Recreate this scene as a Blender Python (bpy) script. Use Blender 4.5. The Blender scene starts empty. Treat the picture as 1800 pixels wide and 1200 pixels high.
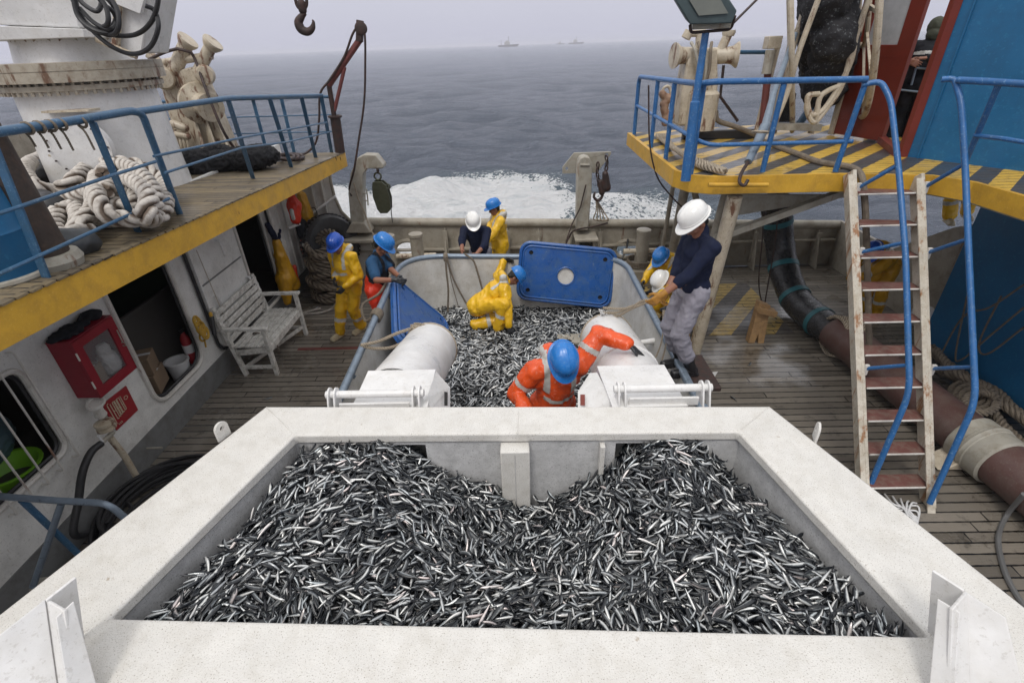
import bpy, bmesh, math, random
import numpy as np
from mathutils import Vector, Matrix, noise, Quaternion
random.seed(7)
SC = bpy.context.scene
COL = SC.collection
R_ = math.radians
# ---------------------------------------------------------------- camera
CH, FP, PIT, YAW, ROL = 4.1, 879.0, R_(30.7), R_(1.4), R_(1.95)
CAMP = Vector((0, 0, CH))
cF = Vector((-math.sin(YAW)*math.cos(PIT), math.cos(YAW)*math.cos(PIT), -math.sin(PIT)))
cR0 = Vector((math.cos(YAW), math.sin(YAW), 0)); cU0 = cR0.cross(cF)
cR = cR0*math.cos(ROL) - cU0*math.sin(ROL); cU = cU0*math.cos(ROL) + cR0*math.sin(ROL)
cam = bpy.data.cameras.new('camera'); cam.sensor_width = 36; cam.lens = FP/1800*36
cam.clip_start = .05; cam.clip_end = 30000
camo = bpy.data.objects.new('camera', cam); COL.objects.link(camo)
M3 = Matrix((cR, cU, -cF)).transposed()
camo.matrix_world = Matrix.Translation(CAMP) @ M3.to_4x4()
SC.camera = camo
# ---------------------------------------------------------------- sky, sun, exposure
w = bpy.data.worlds.new('World'); SC.world = w; w.use_nodes = True
nt = w.node_tree; nt.nodes.clear()
SUN_EL, SUN_AZ = R_(58), R_(200)
def nn(t, ty, **k):
    n = t.nodes.new(ty)
    for a, b in k.items():
        if hasattr(n, a): setattr(n, a, b)
        else: n.inputs[a].default_value = b
    return n
sky = nn(nt, 'ShaderNodeTexSky', sky_type='NISHITA', sun_disc=False, sun_elevation=SUN_EL, sun_rotation=SUN_AZ)
sky.dust_density = 4.0
bgs = nn(nt, 'ShaderNodeBackground', Strength=0.07)
nt.links.new(sky.outputs[0], bgs.inputs[0])
tc = nn(nt, 'ShaderNodeTexCoord'); sp = nn(nt, 'ShaderNodeSeparateXYZ'); nt.links.new(tc.outputs['Generated'], sp.inputs[0])
rp = nn(nt, 'ShaderNodeValToRGB'); nt.links.new(sp.outputs['Z'], rp.inputs[0])
e = rp.color_ramp.elements
e[0].position = 0.0; e[0].color = (.58, .585, .70, 1)
e[1].position = 1.0; e[1].color = (1.38, 1.37, 1.36, 1)
e2 = e.new(.35); e2.color = (.82, .82, .88, 1)
nz = nn(nt, 'ShaderNodeTexNoise', Scale=2.2, Detail=3.0); nt.links.new(tc.outputs['Generated'], nz.inputs['Vector'])
mr = nn(nt, 'ShaderNodeMapRange'); mr.inputs['To Min'].default_value = .94; mr.inputs['To Max'].default_value = 1.06
nt.links.new(nz.outputs['Fac'], mr.inputs['Value'])
vm = nn(nt, 'ShaderNodeVectorMath', operation='SCALE'); nt.links.new(rp.outputs[0], vm.inputs[0]); nt.links.new(mr.outputs[0], vm.inputs['Scale'])
bgo = nn(nt, 'ShaderNodeBackground', Strength=1.0); nt.links.new(vm.outputs[0], bgo.inputs[0])
mx = nn(nt, 'ShaderNodeMixShader', Fac=.86); nt.links.new(bgs.outputs[0], mx.inputs[1]); nt.links.new(bgo.outputs[0], mx.inputs[2])
ow = nn(nt, 'ShaderNodeOutputWorld'); nt.links.new(mx.outputs[0], ow.inputs[0])
sl = bpy.data.lights.new('sun', 'SUN'); sl.energy = 1.1; sl.angle = R_(16); sl.color = (1, .96, .9)
so = bpy.data.objects.new('sun', sl); COL.objects.link(so)
so.rotation_euler = (R_(90)-SUN_EL, 0, R_(180)-SUN_AZ)
SC.view_settings.view_transform = 'Standard'; SC.view_settings.look = 'None'
SC.view_settings.exposure = 0.14; SC.view_settings.gamma = 1
SC.cycles.max_bounces = 6; SC.cycles.volume_bounces = 1; SC.cycles.diffuse_bounces = 3; SC.cycles.glossy_bounces = 3
SC.cycles.use_denoising = True
# ---------------------------------------------------------------- picture point -> place point on a known plane
def ray(x, y): return (x-900)/FP*cR - (y-600)/FP*cU + cF
def P(x, y, X=None, Y=None, Z=None):
    d = ray(x, y)
    t = X/d.x if X is not None else Y/d.y if Y is not None else (Z-CH)/d.z
    return CAMP + d*t
def uz(y, dz=0): return 2.85 - .0483*(y-2.64) + dz      # the left upper deck falls towards the stern
def PU(x, y, dz=0):
    n = Vector((0, .0483, 1)); p0 = Vector((0, 2.64, 2.85+dz)); d = ray(x, y)
    return CAMP + d*((p0-CAMP).dot(n)/d.dot(n))
def V(*a): return Vector(a)
# ---------------------------------------------------------------- mesh helpers
def frames(pts, closed=False):
    n = len(pts); T = []
    for i in range(n):
        a = pts[(i-1) % n] if (closed or i > 0) else pts[i]
        b = pts[(i+1) % n] if (closed or i < n-1) else pts[i]
        t = (b-a); T.append(t.normalized() if t.length > 1e-9 else V(0, 0, 1))
    u = T[0].orthogonal().normalized(); F = []
    for i in range(n):
        if i:
            q = T[i-1].rotation_difference(T[i]); u = (q @ u); u = (u - T[i]*u.dot(T[i])).normalized()
        F.append((u, T[i].cross(u)))
    return T, F
def spl(pts, n=8, closed=False):
    pts = [Vector(p) for p in pts]; m = len(pts); out = []
    rng = range(m if closed else m-1)
    for i in rng:
        p1 = pts[i]; p2 = pts[(i+1) % m]
        p0 = pts[(i-1) % m] if (closed or i > 0) else p1*2-p2
        p3 = pts[(i+2) % m] if (closed or i < m-2) else p2*2-p1
        for k in range(n):
            t = k/n
            out.append(.5*((2*p1)+(p2-p0)*t+(2*p0-5*p1+4*p2-p3)*t*t+(3*p1-p0-3*p2+p3)*t**3))
    if not closed: out.append(pts[-1])
    return out
def rounded(pts, r, n=5):
    pts = [Vector(p) for p in pts]; out = [pts[0]]
    for i in range(1, len(pts)-1):
        a, b, c = pts[i-1], pts[i], pts[i+1]
        rr = min(r, (a-b).length*.49, (c-b).length*.49)
        s = b+(a-b).normalized()*rr; e_ = b+(c-b).normalized()*rr
        for k in range(n+1):
            t = k/n; out.append(s*(1-t)**2 + b*2*t*(1-t) + e_*t*t)
    out.append(pts[-1]); return out
class MB:
    def __init__(s): s.v = []; s.f = []; s.att = None
    def add(s, vs, fs):
        o = len(s.v); s.v += [Vector(v) for v in vs]; s.f += [tuple(i+o for i in f) for f in fs]; return s
    def box(s, c, sz, rot=None):
        c = Vector(c); hx, hy, hz = sz[0]/2, sz[1]/2, sz[2]/2; vs = []
        for x in (-hx, hx):
            for y in (-hy, hy):
                for z in (-hz, hz):
                    p = V(x, y, z); vs.append(c + (rot @ p if rot is not None else p))
        return s.add(vs, [(0, 1, 3, 2), (4, 6, 7, 5), (0, 4, 5, 1), (2, 3, 7, 6), (0, 2, 6, 4), (1, 5, 7, 3)])
    def beam(s, a, b, w, h, up=(0, 0, 1)):
        a = Vector(a); b = Vector(b); t = (b-a).normalized(); side = t.cross(Vector(up))
        if side.length < 1e-4: side = t.orthogonal()
        side.normalize(); u = side.cross(t)
        vs = [p+side*i*w/2+u*j*h/2 for p in (a, b) for i, j in ((-1, -1), (1, -1), (1, 1), (-1, 1))]
        return s.add(vs, [(3, 2, 1, 0), (4, 5, 6, 7), (0, 1, 5, 4), (1, 2, 6, 5), (2, 3, 7, 6), (3, 0, 4, 7)])
    def tube(s, pts, r, n=10, closed=False):
        pts = [Vector(p) for p in pts]; m = len(pts)
        if not isinstance(r, (list, tuple)): r = [r]*m
        T, F = frames(pts, closed); vs = []; fs = []
        for i in range(m):
            u, w_ = F[i]
            for k in range(n):
                a = 2*math.pi*k/n; vs.append(pts[i]+(u*math.cos(a)+w_*math.sin(a))*r[i])
        for i in range(m if closed else m-1):
            j = (i+1) % m
            for k in range(n):
                fs.append((i*n+k, i*n+(k+1) % n, j*n+(k+1) % n, j*n+k))
        if not closed: fs += [tuple(range(n))[::-1], tuple((m-1)*n+k for k in range(n))]
        return s.add(vs, fs)
    def cap(s, a, b, ra, rb=None, n=12):
        a = Vector(a); b = Vector(b); rb = ra if rb is None else rb
        t = (b-a); t = t.normalized() if t.length > 1e-6 else V(0, 0, 1)
        pts = []; rs = []
        for k in range(5):
            th = math.pi/2*(1-k/4.0); pts.append(a-t*ra*math.sin(th)); rs.append(max(ra*math.cos(th), ra*.02))
        for k in range(5):
            th = math.pi/2*(k/4.0); pts.append(b+t*rb*math.sin(th)); rs.append(max(rb*math.cos(th), rb*.02))
        return s.tube(pts, rs, n)
    def ell(s, c, r, rot=None, n=14, m=9):
        c = Vector(c); vs = []; fs = []
        for i in range(m+1):
            th = math.pi*i/m; th = min(max(th, .03), math.pi-.03)
            for k in range(n):
                a = 2*math.pi*k/n
                p = V(r[0]*math.sin(th)*math.cos(a), r[1]*math.sin(th)*math.sin(a), r[2]*math.cos(th))
                vs.append(c+(rot @ p if rot is not None else p))
        for i in range(m):
            for k in range(n): fs.append((i*n+k, (i+1)*n+k, (i+1)*n+(k+1) % n, i*n+(k+1) % n))
        fs += [tuple(range(n)), tuple(m*n+k for k in range(n))[::-1]]
        return s.add(vs, fs)
    def prism(s, poly, d):
        poly = [Vector(p) for p in poly]; d = Vector(d); n = len(poly)
        nrm = V(0, 0, 0)
        for i in range(n): nrm += (poly[i]-poly[0]).cross(poly[(i+1) % n]-poly[0])
        if nrm.dot(d) < 0: poly = poly[::-1]
        vs = poly+[p+d for p in poly]
        fs = [tuple(range(n))[::-1], tuple(range(n, 2*n))]+[(i, (i+1) % n, n+(i+1) % n, n+i) for i in range(n)]
        return s.add(vs, fs)
    def lathe(s, p, ax, prof, n=24, close=True):
        p = Vector(p); ax = Vector(ax).normalized(); u = ax.orthogonal().normalized(); w_ = ax.cross(u); vs = []; fs = []
        for r, h in prof:
            for k in range(n):
                a = 2*math.pi*k/n; vs.append(p+ax*h+(u*math.cos(a)+w_*math.sin(a))*r)
        m = len(prof)
        for i in range(m-1):
            for k in range(n): fs.append((i*n+k, i*n+(k+1) % n, (i+1)*n+(k+1) % n, (i+1)*n+k))
        if close: fs += [tuple(range(n))[::-1], tuple((m-1)*n+k for k in range(n))]
        return s.add(vs, fs)
    def cyl(s, a, b, r, n=20): 
        a = Vector(a); b = Vector(b); return s.tube([a, b], r, n)
    def ring(s, c, ax, R, r, n=24, m=8, sx=1.0, u=None):
        c = Vector(c); ax = Vector(ax).normalized(); u = (Vector(u).normalized() if u else ax.orthogonal().normalized()); w_ = ax.cross(u)
        return s.tube([c+u*math.cos(2*math.pi*k/n)*R*sx+w_*math.sin(2*math.pi*k/n)*R for k in range(n)], r, m, True)
    def rope(s, pts, R, strands=3, pitch=None, n=7, step=None, closed=False):
        pitch = pitch or R*5; step = step or R*.8
        pts = [Vector(p) for p in pts]; L = [0]
        q = pts+([pts[0]] if closed else [])
        for i in range(1, len(q)): L.append(L[-1]+(q[i]-q[i-1]).length)
        tot = L[-1]; m = max(4, int(tot/step)); c = []; j = 0
        for i in range(m+1):
            d = tot*i/m
            while j < len(L)-2 and L[j+1] < d: j += 1
            t = (d-L[j])/max(1e-9, L[j+1]-L[j]); c.append(q[j].lerp(q[j+1], t))
        T, F = frames(c)
        for k in range(strands):
            ph = 2*math.pi*k/strands; sp_ = []
            for i, p in enumerate(c):
                a = ph+2*math.pi*(tot*i/m)/pitch; u, w_ = F[i]
                sp_.append(p+(u*math.cos(a)+w_*math.sin(a))*R*.56)
            o_ = len(s.v); s.tube(sp_, R*.47, n)
            if s.att is None: s.att = []
            s.att += [0.0]*(o_-len(s.att))
            for i, p in enumerate(c):
                for q in range(n): s.att.append(max(0.0, 1-(s.v[o_+i*n+q]-p).length/R))
        return s
    def jitter(s, a, sc=3.0, seed=0):
        s.v = [v+noise.noise_vector(v*sc+V(seed*7.1, seed*3.3, 0))*a for v in s.v]; return s
    def mesh(s, name, org=None):
        o = Vector(org) if org is not None else V(0, 0, 0)
        me = bpy.data.meshes.new(name); me.from_pydata([tuple(v-o) for v in s.v], [], s.f); me.update()
        if s.att:
            at = me.attributes.new('groove', 'FLOAT', 'POINT'); at.data.foreach_set('value', (s.att+[0.0]*len(s.v))[:len(s.v)])
        return me
    def build(s, name, mt, parent=None, label=None, bev=0, ang=35, smooth=True, vol=None, it=0, disp=None):
        org = V(0, 0, 0)
        if parent is not None:
            q = parent
            while q is not None: org = org+q.location; q = q.parent
        if vol: me = voxel(s, vol, it, disp, org)
        else: me = s.mesh(name, org)
        me.name = name
        o = bpy.data.objects.new(name, me); COL.objects.link(o)
        if parent is not None: o.parent = parent
        me.materials.append(mt)
        if smooth and len(me.polygons):
            me.shade_smooth()
            if not vol: me.set_sharp_from_angle(angle=R_(ang))
        if bev:
            b = o.modifiers.new('bevel', 'BEVEL'); b.width = bev; b.segments = 2; b.limit_method = 'ANGLE'; b.angle_limit = R_(40)
        if label: o['label'] = label
        return o
def voxel(mb, vs, it, disp, org):
    me = mb.mesh('tmp', org); o = bpy.data.objects.new('tmp', me); COL.objects.link(o)
    m = o.modifiers.new('r', 'REMESH'); m.mode = 'VOXEL'; m.voxel_size = vs
    if it: k = o.modifiers.new('s', 'SMOOTH'); k.iterations = it; k.factor = .5
    bpy.context.view_layer.update()
    dg = bpy.context.evaluated_depsgraph_get(); r = bpy.data.meshes.new_from_object(o.evaluated_get(dg))
    bpy.data.objects.remove(o)
    if disp:
        amp, sc, st = disp
        n = len(r.vertices); co = np.empty(n*3, 'f'); r.vertices.foreach_get('co', co); no = np.empty(n*3, 'f'); r.vertex_normals.foreach_get('vector', no)
        co = co.reshape(-1, 3); no = no.reshape(-1, 3); d = np.empty(n, 'f')
        for i in range(n):
            p = V(co[i][0]*sc*st[0], co[i][1]*sc*st[1], co[i][2]*sc*st[2])
            a = noise.noise(p); b = noise.noise(p*2.3+V(5, 1, 2))
            d[i] = (1-2*abs(a))*.7+(1-2*abs(b))*.35-.45
        co = co+no*(d*amp)[:, None]; r.vertices.foreach_set('co', co.astype('f').ravel()); r.update()
    return r
def thing(name, label, cat, loc=(0, 0, 0), group=None):
    o = bpy.data.objects.new(name, None); COL.objects.link(o); o.location = loc; o.empty_display_size = .1
    o['label'] = label; o['category'] = cat
    if group: o['group'] = group
    return o
def tag(o, label=None, cat=None, group=None, kind=None):
    if label: o['label'] = label
    if cat: o['category'] = cat
    if group: o['group'] = group
    if kind: o['kind'] = kind
    return o
# ---------------------------------------------------------------- materials
def mat(name, col, rough=.6, metal=0, spec=.5, dirt=None, amt=.4, dsc=3.0, speck=None, spa=.3, spsc=60.0, rust=None, ra=.3, rsc=4.0, streak=.15, bump=.15, bsc=40.0, var=.12, wet=0, groove=None):
    m = bpy.data.materials.new(name); m.use_nodes = True; t = m.node_tree; b = t.nodes['Principled BSDF']; L = t.links.new
    b.inputs['Roughness'].default_value = rough; b.inputs['Metallic'].default_value = metal; b.inputs['Specular IOR Level'].default_value = spec
    tc = nn(t, 'ShaderNodeTexCoord'); geo = nn(t, 'ShaderNodeNewGeometry'); pos = geo.outputs['Position']
    n1 = nn(t, 'ShaderNodeTexNoise', Scale=dsc, Detail=6.0, Roughness=.65); L(pos, n1.inputs['Vector'])
    # value variation
    mr = nn(t, 'ShaderNodeMapRange'); L(n1.outputs['Fac'], mr.inputs['Value']); mr.inputs['From Min'].default_value = .3; mr.inputs['From Max'].default_value = .7
    mr.inputs['To Min'].default_value = 1-var; mr.inputs['To Max'].default_value = 1+var
    sc = nn(t, 'ShaderNodeVectorMath', operation='SCALE'); sc.inputs[0].default_value = col[:3]; L(mr.outputs[0], sc.inputs['Scale'])
    cur = sc.outputs[0]
    def mixin(fac, c2):
        nonlocal cur
        mx = nn(t, 'ShaderNodeMix', data_type='RGBA'); L(fac, mx.inputs[0]); L(cur, mx.inputs[6]); mx.inputs[7].default_value = (*c2[:3], 1); cur = mx.outputs[2]
    def mask(scale, lo, hi, amt, vec=None, det=8.0):
        n = nn(t, 'ShaderNodeTexNoise', Scale=scale, Detail=det, Roughness=.7); 
        L(vec if vec is not None else pos, n.inputs['Vector'])
        r = nn(t, 'ShaderNodeMapRange'); L(n.outputs['Fac'], r.inputs['Value']); r.inputs['From Min'].default_value = lo; r.inputs['From Max'].default_value = hi
        r.inputs['To Min'].default_value = 0; r.inputs['To Max'].default_value = amt; return r.outputs[0]
    if dirt: mixin(mask(dsc*1.7, .45, .68, amt), dirt)
    if speck: mixin(mask(spsc, .58, .66, spa, det=3.0), speck)
    if rust:
        mp = nn(t, 'ShaderNodeMapping'); L(pos, mp.inputs['Vector']); mp.inputs['Scale'].default_value = (1, 1, streak)
        lo = .72-.3*ra; mixin(mask(rsc*2, lo, lo+.07, .9, mp.outputs[0]), rust)
        mixin(mask(rsc*9, .66, .70, .8*min(1, ra*2)), (rust[0]*.5, rust[1]*.5, rust[2]*.5))
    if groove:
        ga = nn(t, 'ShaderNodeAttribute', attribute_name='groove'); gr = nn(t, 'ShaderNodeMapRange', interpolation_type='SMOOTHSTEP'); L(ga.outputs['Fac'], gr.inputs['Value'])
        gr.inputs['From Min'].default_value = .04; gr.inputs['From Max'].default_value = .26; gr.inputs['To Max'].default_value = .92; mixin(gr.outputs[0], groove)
    L(cur, b.inputs['Base Color'])
    if bump:
        nb = nn(t, 'ShaderNodeTexNoise', Scale=bsc, Detail=5.0); L(pos, nb.inputs['Vector'])
        bp = nn(t, 'ShaderNodeBump', Strength=bump, Distance=.01); L(nb.outputs['Fac'], bp.inputs['Height']); L(bp.outputs[0], b.inputs['Normal'])
    rr = nn(t, 'ShaderNodeMapRange'); L(n1.outputs['Fac'], rr.inputs['Value']); rr.inputs['From Min'].default_value = .3; rr.inputs['From Max'].default_value = .7
    rr.inputs['To Min'].default_value = max(.04, rough-.15-wet); rr.inputs['To Max'].default_value = min(1, rough+.12); L(rr.outputs[0], b.inputs['Roughness'])
    return m
RUST = (.16, .055, .02)
M = {}
M['hopper'] = mat('hopper_paint', (.66, .645, .61), .42, dirt=(.46, .43, .37), amt=.34, dsc=6, speck=(.22, .19, .15), spa=.8, spsc=150, bump=.35, bsc=160, var=.06, rust=(.30, .23, .15), ra=.22, rsc=5, streak=.6)
M['hopper_in'] = mat('hopper_inner_paint', (.55, .55, .55), .5, dirt=(.33, .33, .33), amt=.5, dsc=11, speck=(.16, .16, .16), spa=.7, spsc=110, bump=.3, bsc=120)
M['white'] = mat('white_paint', (.71, .705, .695), .36, dirt=(.50, .47, .41), amt=.3, dsc=3, rust=(.26, .14, .06), ra=.06, speck=(.3, .27, .22), spa=.25, spsc=40, bump=.08)
M['whiterust'] = mat('white_paint_rusting', (.62, .60, .56), .5, dirt=(.38, .35, .30), amt=.5, dsc=3, rust=RUST, ra=.32, speck=(.2, .15, .1), spa=.4)
M['cabin'] = mat('cabin_paint', (.68, .675, .65), .5, dirt=(.36, .35, .32), amt=.45, dsc=2.5, rust=(.22, .11, .05), ra=.2, speck=(.25, .24, .22), spa=.4, spsc=45)
M['cabingrey'] = mat('cabin_grey_band', (.17, .175, .175), .55, dirt=(.10, .095, .09), amt=.7, dsc=4, rust=(.20, .12, .07), ra=.15)
M['tank'] = mat('tank_wall', (.58, .57, .54), .5, dirt=(.36, .33, .27), amt=.5, dsc=3, rust=(.27, .16, .08), ra=.12, streak=.3, speck=(.25, .22, .18), spa=.5, spsc=50)
M['yellow'] = mat('yellow_paint', (.58, .33, .03), .5, dirt=(.36, .20, .03), amt=.6, dsc=4, rust=(.14, .06, .03), ra=.14, streak=1, speck=(.75, .5, .15), spa=.3)
M['blue'] = mat('blue_rail_paint', (.035, .105, .20), .42, dirt=(.05, .10, .14), amt=.6, dsc=6, rust=(.14, .10, .09), ra=.12, streak=1, speck=(.25, .38, .5), spa=.3, spsc=50)
M['bluebright'] = mat('bright_blue_paint', (.022, .12, .32), .4, dirt=(.04, .10, .20), amt=.5, dsc=6, speck=(.3, .45, .6), spa=.35, spsc=40)
M['bluewall'] = mat('blue_wall_paint', (.010, .12, .27), .5, dirt=(.012, .085, .19), amt=.5, dsc=2, speck=(.03, .2, .38), spa=.4, spsc=25, rust=(.12, .06, .04), ra=.06)
M['lid'] = mat('blue_lid_plastic', (.012, .085, .31), .36, dirt=(.06, .12, .22), amt=.65, dsc=5, rust=(.22, .27, .34), ra=.30, rsc=6, streak=.3, speck=(.12, .18, .28), spa=.5, spsc=45)
M['steelgrey'] = mat('grey_pipe', (.20, .25, .31), .38, metal=.3, dirt=(.12, .14, .17), amt=.5, dsc=8, rust=(.14, .08, .05), ra=.12, streak=1)
M['galv'] = mat('grimy_galvanised', (.36, .34, .29), .6, dirt=(.20, .17, .12), amt=.7, dsc=4, rust=(.17, .09, .05), ra=.33)
M['bulwark'] = mat('grimy_bulwark_paint', (.34, .31, .255), .6, dirt=(.19, .165, .125), amt=.8, dsc=2.5, rust=(.15, .07, .04), ra=.33, speck=(.12, .1, .08), spa=.4)
M['cream'] = mat('cream_paint', (.52, .46, .36), .45, dirt=(.34, .27, .18), amt=.7, dsc=5, rust=(.13, .05, .025), ra=.62, streak=.3, speck=(.2, .12, .07), spa=.5)
M['ladder'] = mat('ladder_paint', (.56, .52, .44), .5, dirt=(.34, .27, .18), amt=.6, dsc=6, rust=(.28, .12, .04), ra=.55, rsc=4, streak=.10, speck=(.15, .08, .04), spa=.5)
M['flange'] = mat('grimy_flange_paint', (.40, .36, .29), .55, dirt=(.22, .17, .12), amt=.8, dsc=6, rust=(.13, .06, .03), ra=.6, streak=.25)
M['darkmetal'] = mat('dark_rusty_metal', (.045, .033, .03), .6, metal=.3, dirt=(.10, .04, .03), amt=.6, dsc=8, bump=.4)
M['maroon'] = mat('dull_red_metal', (.16, .045, .04), .55, dirt=(.06, .03, .025), amt=.5, dsc=8)
M['olive'] = mat('dark_green_metal', (.06, .065, .04), .5, metal=.3, dirt=(.03, .03, .02), amt=.5, dsc=12)
M['black'] = mat('black_rubber', (.018, .018, .02), .5, dirt=(.04, .04, .042), amt=.5, dsc=8, bump=.2)
M['net'] = mat('black_net', (.010, .010, .012), .85, dirt=(.03, .03, .032), amt=.5, dsc=30, bump=1.0, bsc=60)
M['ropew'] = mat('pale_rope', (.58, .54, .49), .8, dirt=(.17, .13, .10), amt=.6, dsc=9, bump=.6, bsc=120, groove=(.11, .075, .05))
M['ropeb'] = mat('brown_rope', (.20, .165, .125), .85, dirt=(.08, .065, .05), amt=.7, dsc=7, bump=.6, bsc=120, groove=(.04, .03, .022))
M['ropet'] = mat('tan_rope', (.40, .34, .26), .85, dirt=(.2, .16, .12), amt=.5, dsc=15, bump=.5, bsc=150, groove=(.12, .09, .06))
M['bench'] = mat('weathered_white_wood', (.66, .65, .61), .65, dirt=(.24, .22, .19), amt=.8, dsc=7, speck=(.12, .1, .08), spa=.4)
M['wood'] = mat('raw_wood', (.36, .22, .10), .7, dirt=(.15, .09, .05), amt=.6, dsc=9)
M['red'] = mat('red_cabinet_paint', (.23, .006, .018), .42, dirt=(.13, .005, .012), amt=.4, dsc=5, var=.08, bump=.05)
M['reddoor'] = mat('red_door_paint', (.18, .028, .016), .45, dirt=(.12, .025, .015), amt=.5, dsc=2, var=.1, bump=.05)
M['sign'] = mat('red_sign_paint', (.30, .012, .02), .5, dirt=(.2, .02, .02), amt=.4, dsc=9)
M['creamink'] = mat('cream_lettering', (.55, .47, .34), .6, dirt=(.25, .12, .08), amt=.7, dsc=40)
M['yellowsuit'] = mat('yellow_oilskin', (.74, .44, .014), .36, dirt=(.58, .31, .01), amt=.35, dsc=4, var=.08, bump=.15, bsc=14, speck=(.35, .22, .06), spa=.15, spsc=30)
M['mustard'] = mat('mustard_oilskin', (.50, .26, .01), .42, dirt=(.3, .14, .01), amt=.5, dsc=5, bump=.15, bsc=20)
M['orangesuit'] = mat('orange_oilskin', (.72, .085, .012), .36, dirt=(.45, .04, .01), amt=.5, dsc=5, bump=.12, bsc=25, speck=(.8, .6, .5), spa=.25, spsc=45)
M['redsuit'] = mat('red_oilskin', (.62, .035, .012), .42, dirt=(.4, .02, .01), amt=.4, dsc=5, bump=.1)
M['reflect'] = mat('reflective_tape', (.50, .50, .48), .4, dirt=(.3, .28, .22), amt=.6, dsc=14)
M['navy'] = mat('navy_wool', (.010, .014, .035), .9, spec=.2, dirt=(.02, .025, .05), amt=.4, dsc=12, bump=.4, bsc=150)
M['polo'] = mat('blue_polo_cotton', (.025, .075, .16), .85, spec=.2, dirt=(.015, .05, .11), amt=.5, dsc=8, bump=.2)
M['trousers'] = mat('grey_trousers', (.25, .24, .28), .7, dirt=(.16, .155, .18), amt=.5, dsc=6, bump=.15, speck=(.4, .4, .42), spa=.3, spsc=8)
M['darkcloth'] = mat('dark_cloth', (.012, .013, .017), .85, spec=.25, dirt=(.03, .03, .035), amt=.3)
M['skin'] = mat('skin', (.26, .115, .07), .5, dirt=(.19, .075, .045), amt=.4, dsc=12, bump=.05, var=.08)
M['hair'] = mat('black_hair', (.008, .007, .006), .5, bump=.6, bsc=120)
M['eye'] = mat('eye', (.03, .02, .015), .15, bump=0)
M['helmetb'] = mat('blue_helmet_plastic', (.015, .17, .52), .3, dirt=(.02, .12, .36), amt=.35, dsc=14, var=.05, bump=.03, speck=(.3, .5, .7), spa=.25, spsc=60)
M['helmetd'] = mat('royal_blue_helmet_plastic', (.012, .075, .42), .3, dirt=(.02, .06, .28), amt=.35, dsc=14, var=.05, bump=.03)
M['helmetw'] = mat('white_helmet_plastic', (.78, .78, .76), .25, dirt=(.6, .58, .54), amt=.3, dsc=14, var=.04, bump=.03)
M['glove'] = mat('black_glove', (.018, .02, .024), .5, dirt=(.06, .06, .065), amt=.4, dsc=20, bump=.3, bsc=90)
M['gloveo'] = mat('ochre_glove', (.34, .16, .02), .6, dirt=(.18, .08, .02), amt=.6, dsc=15)
M['boot'] = mat('black_boot', (.012, .012, .014), .35, dirt=(.03, .03, .032), amt=.4, dsc=10)
M['bootw'] = mat('cream_boot', (.50, .44, .30), .5, dirt=(.28, .22, .14), amt=.5, dsc=15)
M['card'] = mat('cardboard', (.22, .155, .10), .8, dirt=(.13, .09, .06), amt=.4)
M['plasticw'] = mat('white_plastic', (.6, .6, .6), .4, dirt=(.4, .38, .34), amt=.3)
M['green'] = mat('green_plastic', (.16, .38, .02), .4)
M['cyan'] = mat('cyan_tape', (.03, .15, .18), .5, dirt=(.03, .12, .14), amt=.5, dsc=12)
M['greenhood'] = mat('olive_hood', (.05, .055, .035), .85)
M['brownpipe'] = mat('brown_red_pipe', (.10, .052, .045), .5, dirt=(.16, .14, .12), amt=.45, dsc=2.5, rust=(.06, .03, .025), ra=.3, streak=1, speck=(.2, .18, .16), spa=.3)
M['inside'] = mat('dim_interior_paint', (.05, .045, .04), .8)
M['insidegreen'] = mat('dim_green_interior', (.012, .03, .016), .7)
M['lamp'] = mat('lamp_housing', (.05, .075, .08), .5, dirt=(.03, .04, .045), amt=.5)
M['lampglass'] = mat('lamp_glass', (.16, .17, .15), .15, bump=0)
M['hull'] = mat('hull_paint', (.03, .08, .16), .5)
M['darkdeck'] = mat('dark_gap', (.012, .011, .010), .8)
def glass():
    m = bpy.data.materials.new('dusty_glass'); m.use_nodes = True; b = m.node_tree.nodes['Principled BSDF']
    b.inputs['Base Color'].default_value = (.3, .3, .3, 1); b.inputs['Roughness'].default_value = .10; b.inputs['Alpha'].default_value = .22
    return m
M['glass'] = glass()
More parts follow.
